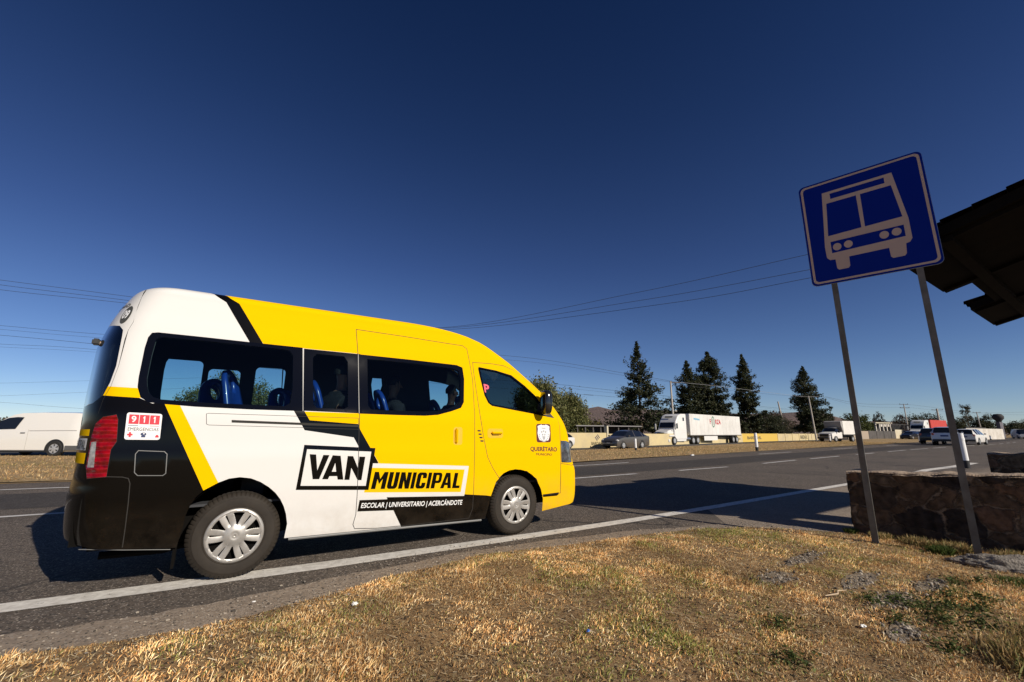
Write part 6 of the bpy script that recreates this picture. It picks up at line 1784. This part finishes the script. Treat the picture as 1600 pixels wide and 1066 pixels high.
wire([(-55.02, 140.91, 7.62), (-38.27, 129.61, 6.83), (-24.26, 120.16, 5.64), (6.57, 105.41, 3.96)], 'power line dipping behind the white panel van roof', .018)
wire([(44.41, 26.83, 7.13), (55.17, 28.02, 7.41), (75.17, 29.01, 7.44), (84.86, 29.71, 7.52)], 'power line between the two concrete poles behind the trailer', .016, m_wire2)
wire([(44.39, 26.84, 6.90), (55.13, 28.04, 6.98), (75.14, 29.02, 7.24), (86.44, 28.64, 7.41)], 'lower power line between the two concrete poles', .012)
wire([(88.14, 27.50, 7.52), (110.86, 29.06, 7.22), (145.12, 30.08, 8.39), (173.77, 28.86, 8.09), (181.56, 23.60, 7.18), (221.96, 14.46, 8.30)], 'power line past both sign posts at the right', .018)
wire([(88.12, 27.51, 7.41), (110.79, 29.11, 6.70), (145.53, 29.81, 7.59), (173.64, 28.94, 7.36), (182.11, 23.24, 6.81), (221.70, 14.63, 7.07)], 'lower power line past both sign posts at the right', .014)
# road marker posts
def bollard(x, y, h, r, label, lean=0):
    o = tag(empty('marker_post', (x, y, 0)), label, 'marker post', 'white marker posts along the road')
    b = MB(); b.tube([(0, 0, h * .22), (lean * h * .6, 0, h * .6), (lean * h, 0, h)], [r, r, r * .95], 14); b.build('shaft', m_white2, o, smooth=50)
    b = MB(); b.tube([(0, 0, -.05), (0, 0, h * .22)], r * 1.02, 14); b.build('black_base', m_dark, o, smooth=50)
    b = MB(); b.tube([(lean * h * .8, 0, h * .80), (lean * h * .86, 0, h * .86)], r * 1.06, 14); b.build('band', m_sil if r > .1 else m_white2, o, smooth=50)
bollard(24.2, 16.15, .80, .075, 'white marker post with a black base in front of the grey sedan')
bollard(30.9, 11.25, 1.22, .10, 'tall white and black marker post at the median edge below the slim conifer')
x, y = (69.34, 20.87); bollard(x, y, 1.1, .12, 'marker post in front of the white box truck')
x, y = (79.51, 14.01); bollard(x, y, 1.15, .13, 'marker post between the black and silver cars and the black SUV', -.05)
x, y = (131.49, 15.15); bollard(x, y, .9, .14, 'small far marker post in front of the white wall')
bollard(22.6, -0.40, 1.25, .10, 'white marker post with black base just right of the right sign post', -.02)
b = MB(); b.box(-.12, .12, -.05, .05, 0, .05, 0, .01); o = b.build('road_stud', m_white2, smooth=40); o.location = (21.6, 10.05, 0.0)
tag(o, 'small white reflector stud at the median edge line', 'road stud')

# ================================================================= vehicles
m_cglass = mat('car_glass', (0.010, 0.012, 0.015), 0.06, coat=0.6)
m_tyre = mat('car_tyre', (0.02, 0.019, 0.018), .85)
m_alloy = mat('alloy', (0.55, 0.55, 0.55), .35, metal=.5)
m_lampw = mat('lamp_white', (0.7, 0.7, 0.7), .1, coat=1)
m_lampr = mat('lamp_red', (0.35, 0.01, 0.01), .2, coat=1)
def paint(name, c, metal=0.0): return mat(name, c, .32, metal=metal, coat=.8)
def small_wheel(parent, x, y, r, sgn, wd=.2, spokes=6, face=None):
    w_ = empty('wheel', (x, y, r), 0, parent)
    b = MB(); b.lathe([(r * .60, 0), (r * .63, .01 * sgn), (r * .9, .015 * sgn), (r, -.03 * sgn), (r, -wd * sgn), (r * .6, -wd * sgn)], 0, 0, 0, 'y', 28)
    b.build('tyre', m_tyre, w_, smooth=40)
    b = MB(); b.lathe([(0, .012 * sgn), (r * .16, .012 * sgn), (r * .18, 0)], 0, 0, 0, 'y', 20)
    b.lathe([(r * .54, 0), (r * .60, .004 * sgn), (r * .62, -.01 * sgn)], 0, 0, 0, 'y', 28)
    for k in range(spokes):
        a = 2 * math.pi * k / spokes; c_, s_ = math.cos(a), math.sin(a); h1, h2 = r * .10, r * .17
        vs = [(c_ * r * .15 - s_ * h1 * q, .008 * sgn, s_ * r * .15 + c_ * h1 * q) for q in (-1, 1)] + [(c_ * r * .56 - s_ * h2 * q, .002 * sgn, s_ * r * .56 + c_ * h2 * q) for q in (1, -1)]
        b.add(vs, [(0, 1, 2, 3)])
    b.build('rim', face or m_alloy, w_)
    b = MB(); b.lathe([(0, -.06 * sgn), (r * .6, -.05 * sgn)], 0, 0, 0, 'y', 20); b.build('brake_drum', m_dark, w_)
def loft_car(root, st, m, W, wheels, wr, glass_sides, pillars=(), dark_sill=True):
    """st: stations (x, z_low, z_belt, z_top, half_low, half_belt, half_top) front to rear"""
    vs = []; ns = 10
    for (x, zl, zb, zt, hl, hb, ht) in st:
        zm = zl + (zb - zl) * .5
        half = [(hl * .92, zl), (hl, zl + .08), (hb * 1.0 + .0, zm), (hb * .985, zb), (ht, zt - .03 if zt - zb > .12 else zt), ]
        ring_ = [(x, -a, z) for a, z in half] + [(x, -ht * .5, zt + .012), (x, ht * .5, zt + .012)] + [(x, a, z) for a, z in reversed(half)]
        vs += ring_
    nr = 12
    body, glass, pl = MB(), MB(), MB()
    n = len(st)
    gf = []; bf = []
    for i in range(n - 1):
        a, c = st[i], st[i + 1]
        gh = (a[3] - a[2] > .14) or (c[3] - c[2] > .14)
        slope = abs(c[3] - a[3]) / max(.01, abs(c[0] - a[0])) > .28 and gh
        for k in range(nr - 1):
            f = (i * nr + k, i * nr + k + 1, (i + 1) * nr + k + 1, (i + 1) * nr + k)
            side_ = k in (3, 7)
            top_ = k in (4, 5, 6)
            if (side_ and gh and glass_sides(0.5 * (a[0] + c[0]))) or (top_ and slope): gf.append(f)
            else: bf.append(f)
    caps = [tuple(range(nr - 1, -1, -1)), tuple((n - 1) * nr + k for k in range(nr))]
    body.add(vs, bf + caps)
    body.build('body', m, root, smooth=38)
    if gf:
        glass.add(vs, gf); glass.build('windows', m_cglass, root, smooth=38)
    for (x, wdt) in pillars:
        for s in (-1, 1):
            sx = [q[0] for q in st][::-1]
            def it(j): return float(np.interp(x, sx, [q[j] for q in st][::-1]))
            b = MB(); y0, z0, y1, z1 = it(5) * .985 + .008, it(2), it(6) + .008, it(3) - .03
            b.add([(x - wdt, s * y0, z0), (x + wdt, s * y0, z0), (x + wdt, s * y1, z1), (x - wdt, s * y1, z1)], [(0, 1, 2, 3)])
            b.build('pillar', m, root)
    for x in wheels:
        for s in (-1, 1):
            b = MB(); nA = 18
            ar_ = [(x + (wr + .07) * math.cos(math.pi * k / nA), wr + (wr + .07) * math.sin(math.pi * k / nA) * .98) for k in range(nA + 1)] + [(x - wr - .07, .18), (x + wr + .07, .18)]
            yy = s * (W / 2 + .006)
            b.add([(px_, yy, pz_) for px_, pz_ in ar_], [tuple(range(len(ar_)))]); b.build('wheel_arch', m_dark, root)
            small_wheel(root, x, s * (W / 2 + .015), wr, s)
def quad_part(name, pts, m, root):
    b = MB(); b.add(pts, [tuple(range(len(pts)))]); return b.build(name, m, root, fix=False)
def box_part(name, bx, m, root, bev=.01):
    b = MB(); b.box(*bx, 0, bev); return b.build(name, m, root, smooth=40)

# grey sedan, faces left
def sedan(p, ang, m, label, sc_=1.0, plate=True):
    r = tag(empty('sedan_car', (*p, 0), ang, scale=sc_), label, 'car', 'cars on the two carriageways')
    st = [(3.42, .30, .55, .56, .60, .62, .50), (3.36, .20, .66, .68, .78, .80, .60), (3.05, .17, .80, .84, .84, .86, .70), (2.45, .17, .92, .97, .85, .87, .72), (2.30, .17, .93, 1.02, .85, .87, .70),
          (1.60, .17, .95, 1.42, .85, .865, .58), (1.2, .17, .96, 1.49, .85, .865, .58), (.5, .17, .97, 1.51, .85, .865, .58), (-.1, .18, .98, 1.45, .85, .86, .57), (-.55, .18, 1.0, 1.26, .85, .86, .60), (-.85, .19, 1.02, 1.09, .84, .85, .66), (-1.15, .22, 1.0, 1.05, .80, .82, .62), (-1.25, .30, .80, .82, .70, .72, .55)]
    loft_car(r, [(a - 0.0, *q) for a, *q in st], m, 1.71, (2.6, 0.0), .315, lambda x: -.75 < x < 2.2, pillars=((.95, .045), (-.15, .05), (2.2, .03)))
    for s in (-1, 1):
        box_part('headlight', (3.02, 3.34, s * .70 - .13, s * .70 + .13, .60, .76), m_lampw, r, .05)
        quad_part('tail_light', [(-1.27, s * .62, .78), (-1.2, s * .80, .80), (-1.18, s * .80, .95), (-1.22, s * .60, .95)], m_lampr, r)
        box_part('door_mirror', (1.95, 2.08, s * 1.0 - .09, s * 1.0 + .09, .98, 1.10), m, r, .03)
    box_part('grille', (3.40, 3.445, -.38, .38, .50, .64), m_dark, r)
    box_part('lower_grille', (3.38, 3.43, -.55, .55, .26, .40), m_dark, r)
    if plate: box_part('number_plate', (3.44, 3.455, -.18, .18, .44, .53), m_wpaint, r)
    return r
sx, sy = 26.9, 18.55
sedan((27.45, 19.1), R(186), paint('graphite_paint', (0.115, 0.105, 0.098), .4), 'grey sedan driving left in front of the cream wall', .93)
# black and silver cars far away behind the median
sedan((126.44, 25.80), R(172), paint('black_paint', (0.012, 0.013, 0.016)), 'small black sedan in the distance, in front of the pale wall', 1.15, False)
sedan((132.07, 25.61), R(172), paint('silver_blue_paint', (0.35, 0.40, 0.45), .4), 'silver-blue car close beside the small black sedan', 1.15, False)
# white hatch tip seen past the van's nose
r = tag(empty('small_white_car', (22.1, 21.5, 0), R(186)), 'white car whose rear corner shows between the van nose and the cream wall', 'car', 'cars on the two carriageways')
st = [(3.0, .25, .7, .72, .6, .62, .5), (2.6, .17, .86, .92, .78, .8, .65), (2.0, .17, .92, 1.0, .78, .8, .66), (1.4, .17, .95, 1.42, .78, .8, .56), (0.2, .17, .97, 1.46, .78, .8, .56), (-.35, .2, .98, 1.2, .77, .79, .58), (-.62, .3, .9, .92, .7, .72, .5)]
loft_car(r, [(a, z0, z1 * .86, z2 * .86, *q) for a, z0, z1, z2, *q in st], m_white, 1.58, (2.2, 0.05), .28, lambda x: -.2 < x < 1.9)
# SUVs driving away
def suv(p, ang, m, label, sc_):
    r = tag(empty('suv', (*p, 0), ang, scale=sc_), label, 'car', 'cars on the two carriageways')
    st = [(3.55, .35, .80, .82, .7, .72, .6), (3.45, .25, .92, .95, .86, .88, .7), (2.6, .24, 1.02, 1.08, .9, .92, .74), (2.35, .24, 1.04, 1.12, .9, .92, .74), (1.7, .24, 1.06, 1.62, .9, .92, .66), (1.0, .24, 1.07, 1.68, .9, .92, .67), (-.2, .24, 1.08, 1.66, .9, .92, .66), (-.62, .26, 1.09, 1.60, .9, .92, .64), (-.95, .30, 1.05, 1.12, .88, .9, .72), (-1.0, .36, .8, .82, .84, .86, .7)]
    loft_car(r, st, m, 1.83, (2.65, 0.0), .36, lambda x: -.7 < x < 2.3, pillars=((1.0, .05), (.1, .05)))
    for s in (-1, 1):
        box_part('tail_light', (-1.02, -.94, s * .76 - .08, s * .76 + .08, .92, 1.12), m_lampr, r)
        box_part('door_mirror', (1.95, 2.1, s * 1.05 - .09, s * 1.05 + .09, 1.08, 1.22), m, r, .03)
    box_part('number_plate', (-1.03, -1.0, -.26, .26, .80, .93), mat('plate_blue', (.03, .06, .2), .5), r)
    box_part('rear_bumper', (-1.06, -.9, -.84, .84, .36, .56), m_dark, r, .03)
    return r
suv(((64.57, 8.41)), R(8), paint('pearl_white_paint', (0.62, 0.66, 0.72)), 'white SUV driving away beside the right sign post', 1.16)
suv(((71.43, 11.02)), R(8), paint('deep_black_paint', (0.008, 0.008, 0.010)), 'black SUV driving away, just left of the white SUV', 1.12)
x, y = (70.70, 7.89)
suv((x, y), R(-2), m_white, 'white estate car just right of the right sign post, side in sun', 1.05)
sedan((183.10, 16.54), R(170), paint('pale_blue_paint', (.35, .42, .5), .3), 'tiny pale blue car at the right edge, far away', 1.3, False)

# white panel van, far carriageway left
pv = tag(empty('panel_van', ((-6.51, 24.86)[0] + .57, (-6.51, 24.86)[1] + .91, 0), R(148), scale=1.10), 'white panel van with a dark cab window, cut by the left edge', 'van')
m_pvw = mat('panel_van_white', (0.80, 0.775, 0.72), .3, coat=.8)
st = [(4.05, .30, .72, .74, .70, .72, .55), (3.95, .2, .92, .96, .88, .9, .7), (3.4, .2, 1.05, 1.12, .93, .95, .76), (3.1, .2, 1.08, 1.20, .94, .955, .78), (2.55, .2, 1.12, 1.62, .95, .96, .74), (2.2, .2, 1.14, 1.80, .95, .96, .74), (1.8, .2, 1.15, 1.87, .95, .96, .76), (.9, .2, 1.16, 1.90, .95, .96, .78), (-.4, .2, 1.16, 1.89, .95, .96, .78), (-.88, .22, 1.15, 1.86, .94, .95, .78), (-.98, .3, 1.1, 1.75, .90, .92, .74), (-1.0, .4, .9, 1.2, .85, .88, .7)]
loft_car(pv, st, m_pvw, 1.92, (3.0, 0.0), .335, lambda x: False)
b = MB()
for s in (-1, 1):
    b = MB(); b.add([(q[0], s * (.965 - max(0, q[1] - 1.14) * .26) , q[1]) for q in ((1.80, 1.16), (2.95, 1.13), (2.55, 1.50), (2.3, 1.63), (1.95, 1.67), (1.66, 1.66))], [(0, 1, 2, 3, 4, 5)]); b.build('cab_window', m_cglass, pv)
    box_part('door_handle', (1.35, 1.55, s * .965 - .02, s * .965 + .02, .98, 1.01), m_dark, pv)
    quad_part('door_seam', [(1.22, s * .968, .30), (1.232, s * .968, .30), (1.232, s * .968, 1.14), (1.22, s * .968, 1.14)], mat('seam_grey', (.4, .38, .35), .6), pv)
    quad_part('crease', [(-.8, s * .9645, 1.10), (1.2, s * .9645, 1.08), (1.2, s * .9645, 1.095), (-.8, s * .9645, 1.115)], bpy.data.materials['seam_grey'], pv)
    box_part('rear_bumper_end', (-1.0, -.42, s * .955 - .02, s * .955 + .02, .26, .46), mat('bumper_grey', (.10, .10, .10), .6), pv)
    box_part('sill', (.42, 2.6, s * .945 - .02, s * .945 + .02, .19, .25), m_dark, pv)

# white semi-truck with box trailer
m_trk = mat('truck_white', (0.78, 0.76, 0.72), .4, coat=.4, noise_amt=.08, nscale=.8)
m_trl = mat('trailer_white', (0.74, 0.72, 0.68), .5, col2=(0.62, 0.60, 0.56), nscale=.5)
m_chr = mat('chrome', (.6, .6, .6), .2, metal=.9)
m_redt = mat('red_lettering', (0.45, 0.02, 0.03), .5)
def semi(p, ang, label, sc_, tl, mtrl, flat=False, cab_only_detail=True, wheels_at=(-2.2, -3.3)):
    r = tag(empty('semi_truck', (*p, 0), ang, scale=sc_), label, 'truck', 'heavy trucks on the far carriageway')
    # cab: origin at front axle
    cab = MB(); W2 = 1.2
    cab.prism([(1.25, .55), (1.30, 1.0), (1.22, 1.55), (.95, 1.75), (-.35, 2.02), (-.35, .55)], 'y', -.95, .95)
    cab.build('bonnet', m_trk, r, smooth=30).modifiers.new('b', 'BEVEL').width = .12
    cab = MB(); cab.prism([(-.15, .62), (-.15, 2.0), (-.55, 2.75), (-.70, 3.05), (-1.3, 3.75), (-2.1, 3.98), (-3.35, 4.02), (-3.35, .62)], 'y', -W2, W2)
    o = cab.build('cab', m_trk, r, smooth=30); md = o.modifiers.new('b', 'BEVEL'); md.width = .14; md.segments = 3
    quad_part('windshield', [(-.20, -1.02, 2.12), (-.20, 1.02, 2.12), (-.56, .98, 2.82), (-.56, -.98, 2.82)], m_cglass, r).location = (.06, 0, .03)
    quad_part('roof_vent', [(-.95, -.55, 3.42), (-.95, .55, 3.42), (-1.12, .55, 3.60), (-1.12, -.55, 3.60)], m_dark, r).location = (.07, 0, .06)
    box_part('grille', (1.22, 1.335, -.52, .52, .95, 1.52), m_dark, r, .03)
    box_part('front_bumper', (1.0, 1.42, -1.15, 1.15, .35, .72), m_trk, r, .06)
    box_part('bumper_chrome', (1.40, 1.45, -.7, .7, .42, .56), m_chr, r, .02)
    for s in (-1, 1):
        box_part('fender', (-.55, 1.15, s * 1.02 - .15, s * 1.02 + .15, 1.02, 1.25), m_trk, r, .09)
        quad_part('headlight', [(1.27, s * .60, 1.05), (1.20, s * 1.0, 1.05), (1.10, s * 1.0, 1.35), (1.25, s * .62, 1.30)], m_lampw, r).location = (.03, s * .02, 0)
        quad_part('side_window', [(-.35, s * 1.21, 2.05), (-1.0, s * 1.21, 2.05), (-1.0, s * 1.21, 2.72), (-.62, s * 1.21, 2.72)], m_cglass, r)
        quad_part('sleeper_window', [(-2.35, s * 1.21, 3.05), (-2.75, s * 1.21, 3.05), (-2.75, s * 1.21, 3.5), (-2.35, s * 1.21, 3.5)], m_cglass, r)
        box_part('mirror', (.0, .12, s * 1.42 - .1, s * 1.42 + .1, 1.9, 2.7), m_trk, r, .03)
        box_part('side_skirt', (-3.1, -.65, s * 1.1 - .06, s * 1.1 + .06, .42, 1.05), m_trk, r, .03)
        small_wheel(r, 0.0, s * 1.2, .51, s, .32, 10, m_alloy)
        b = MB(); b.tube([(-3.35, s * .85, .72), (-4.3, s * .85, .72)], .3, 14); b.build('fuel_tank', m_chr, r, smooth=50)
    b = MB(); b.box(-7.0, -.5, -.45, .45, .6, 1.0); b.build('chassis', m_dark, r)
    for xw in (-5.0, -6.3):
        for s in (-1, 1): small_wheel(r, xw, s * 1.2, .51, s, .55, 10, m_alloy)
    t0, t1 = -4.1, -4.1 - tl
    tr_ = MB(); tr_.box(t1, t0, -1.28, 1.28, 1.18, 4.05, 0, .03)
    trailer = tr_.build('trailer', mtrl, r, smooth=30)
    for s in (-1, 1):
        box_part('trailer_rail', (t1 - .02, t0 + .02, s * 1.28 - .02, s * 1.28 + .02, 1.10, 1.22), m_greyw if mtrl is m_trl else mtrl, r, 0)
        box_part('trailer_skirt', (t0 - 8.2, t0 - 4.0, s * 1.2 - .03, s * 1.2 + .03, .45, 1.15), m_trk, r, 0)
        for k in range(int(tl / 1.2)):
            xk = t0 - .6 - k * 1.2
            quad_part('rib', [(xk, s * 1.2825, 1.25), (xk + .03, s * 1.2825, 1.25), (xk + .03, s * 1.2825, 4.0), (xk, s * 1.2825, 4.0)], bpy.data.materials['seam_grey'] if mtrl is m_trl else mtrl, r)
    b = MB(); b.box(t1 + .1, t0 - 1, -.5, .5, .9, 1.15); b.box(t0 - 3.2, t0 - 3.0, -.9, .9, .3, 1.1); b.box(t1 - .02, t1 + .06, -1.1, 1.1, .5, .62); b.box(t1, t1 + .06, -.6, -.5, .55, 1.15); b.box(t1, t1 + .06, .5, .6, .55, 1.15)
    b.build('trailer_chassis', m_dark, r)
    for xw in (t1 + 1.5, t1 + 2.8):
        for s in (-1, 1): small_wheel(r, xw, s * 1.2, .51, s, .55, 10, m_alloy)
    return r, t0, t1
fz, t0, t1 = semi(((38.90, 24.51)), R(187), 'white semi-truck with long white trailer lettered FORZA', .80, 16.6, m_trl)
# lettering on the trailer's left side, which faces the camera (local +y)
def side_text(s, x0, x1, z0, z1, m, bold=.03):
    vs, fs = text_mesh(s, bold)
    b = MB(); b.add([(x0 + (x1 - x0) * a, 1.286, z0 + (z1 - z0) * c) for a, c in vs], fs); return b.build('lettering', m, fz, fix=False)
X0 = t0 - 6.0
side_text('F', X0, X0 - .38, 2.75, 3.45, m_redt)
side_text('RZA', X0 - 1.75, X0 - 3.6, 2.75, 3.45, m_redt)
m_green = mat('green_ink', (.12, .22, .16), .6)
vs, fs = [], []
for r0, r1, z0_, z1_ in ((1, .82, 0, 0),):
    n = 22
    ou = [(X0 - 1.08 + .55 * math.sin(2 * math.pi * k / n) * .9, 3.08 + .82 * math.cos(2 * math.pi * k / n)) for k in range(n)]
    inn = [(X0 - 1.08 + .40 * math.sin(2 * math.pi * k / n) * .9, 3.08 + .62 * math.cos(2 * math.pi * k / n)) for k in range(n)]
    for k in range(n): addp([ou[k], ou[(k + 1) % n], inn[(k + 1) % n], inn[k]])
for k in range(4): addp([(X0 - .78 - k * .16, 2.62), (X0 - .82 - k * .16, 2.62), (X0 - .82 - k * .16, 3.5), (X0 - .78 - k * .16, 3.5)])
b = MB(); b.add([(a, 1.286, c) for a, c in vs], fs); b.build('oval_emblem', m_green, fz, fix=False)
vs, fs = [], []
addp([(t0 - 1.2, 3.28), (t0 - 2.9, 3.20), (t0 - 2.9, 3.42), (t0 - 1.2, 3.55)])
b = MB(); b.add([(a, 1.286, c) for a, c in vs], fs); b.build('blue_mark', mat('blue_ink', (.22, .42, .55), .6), fz, fix=False)
semi(((137.75, 27.82)), R(176), 'white semi-truck with a red trailer in the distance', 1.1, 9.5, mat('red_trailer', (0.50, 0.045, 0.03), .6))

# white box truck
bt = tag(empty('box_truck', (*(73.83, 22.67), 0), R(174), scale=1.0), 'white pick-up based box truck with a grey-fronted cargo box', 'truck')
loft_car(bt, [(1.0, .45, .95, .97, .8, .82, .7), (.92, .40, 1.15, 1.18, .95, .97, .8), (.2, .40, 1.28, 1.34, .98, 1.0, .82), (-.25, .42, 1.32, 1.42, .98, 1.0, .82), (-.85, .45, 1.36, 1.98, .98, 1.0, .74), (-1.3, .45, 1.37, 2.02, .98, 1.0, .74), (-1.75, .45, 1.38, 2.0, .98, 1.0, .74), (-1.85, .5, 1.3, 1.5, .95, .97, .7)], m_white, 1.98, (0.0,), .42, lambda x: -1.6 < x < -.3)
box_part('grille', (.9, 1.04, -.62, .62, .72, 1.10), m_dark, bt, .03)
box_part('bumper', (.85, 1.12, -.95, .95, .42, .66), m_dark, bt, .04)
b = MB(); b.box(-6.2, -2.0, -1.15, 1.15, 1.05, 3.0, 0, .02); b.build('cargo_box', m_trl, bt, smooth=30)
b = MB(); b.prism([(-2.0, 2.0), (-1.9, 1.45), (-1.55, 2.3), (-1.5, 2.9), (-2.0, 3.0)], 'y', -1.12, 1.12); b.build('wind_deflector', mat('box_grey', (.30, .29, .28), .6), bt)
b = MB(); b.box(-6.1, -1.8, -.5, .5, .6, 1.05); b.box(-6.2, -2, -1.1, 1.1, .95, 1.06); b.build('chassis', m_dark, bt)
for s in (-1, 1):
    small_wheel(bt, -4.6, s * 1.05, .42, s, .4)
    box_part('door_mirror', (-.55, -.4, s * 1.25 - .12, s * 1.25 + .12, 1.3, 1.6), m_dark, bt, .03)
    quad_part('headlight', [(1.0, s * .66, .95), (.97, s * .9, .95), (.95, s * .9, 1.12), (1.0, s * .66, 1.1)], m_lampw, bt).location = (.03, 0, 0)
fvn = tag(empty('far_van', (*(178.90, 16.96), 0), R(200), scale=1.3), 'far white van at the right edge beyond the white wall', 'van')
loft_car(fvn, [(4.0, .3, .8, .9, .7, .8, .6), (3.2, .2, 1.0, 1.2, .9, .92, .7), (2.6, .2, 1.1, 1.85, .9, .92, .72), (0, .2, 1.1, 1.9, .9, .92, .75), (-.9, .3, 1.1, 1.8, .88, .9, .7)], m_white, 1.84, (3.0, 0.0), .33, lambda x: x > 1.8)
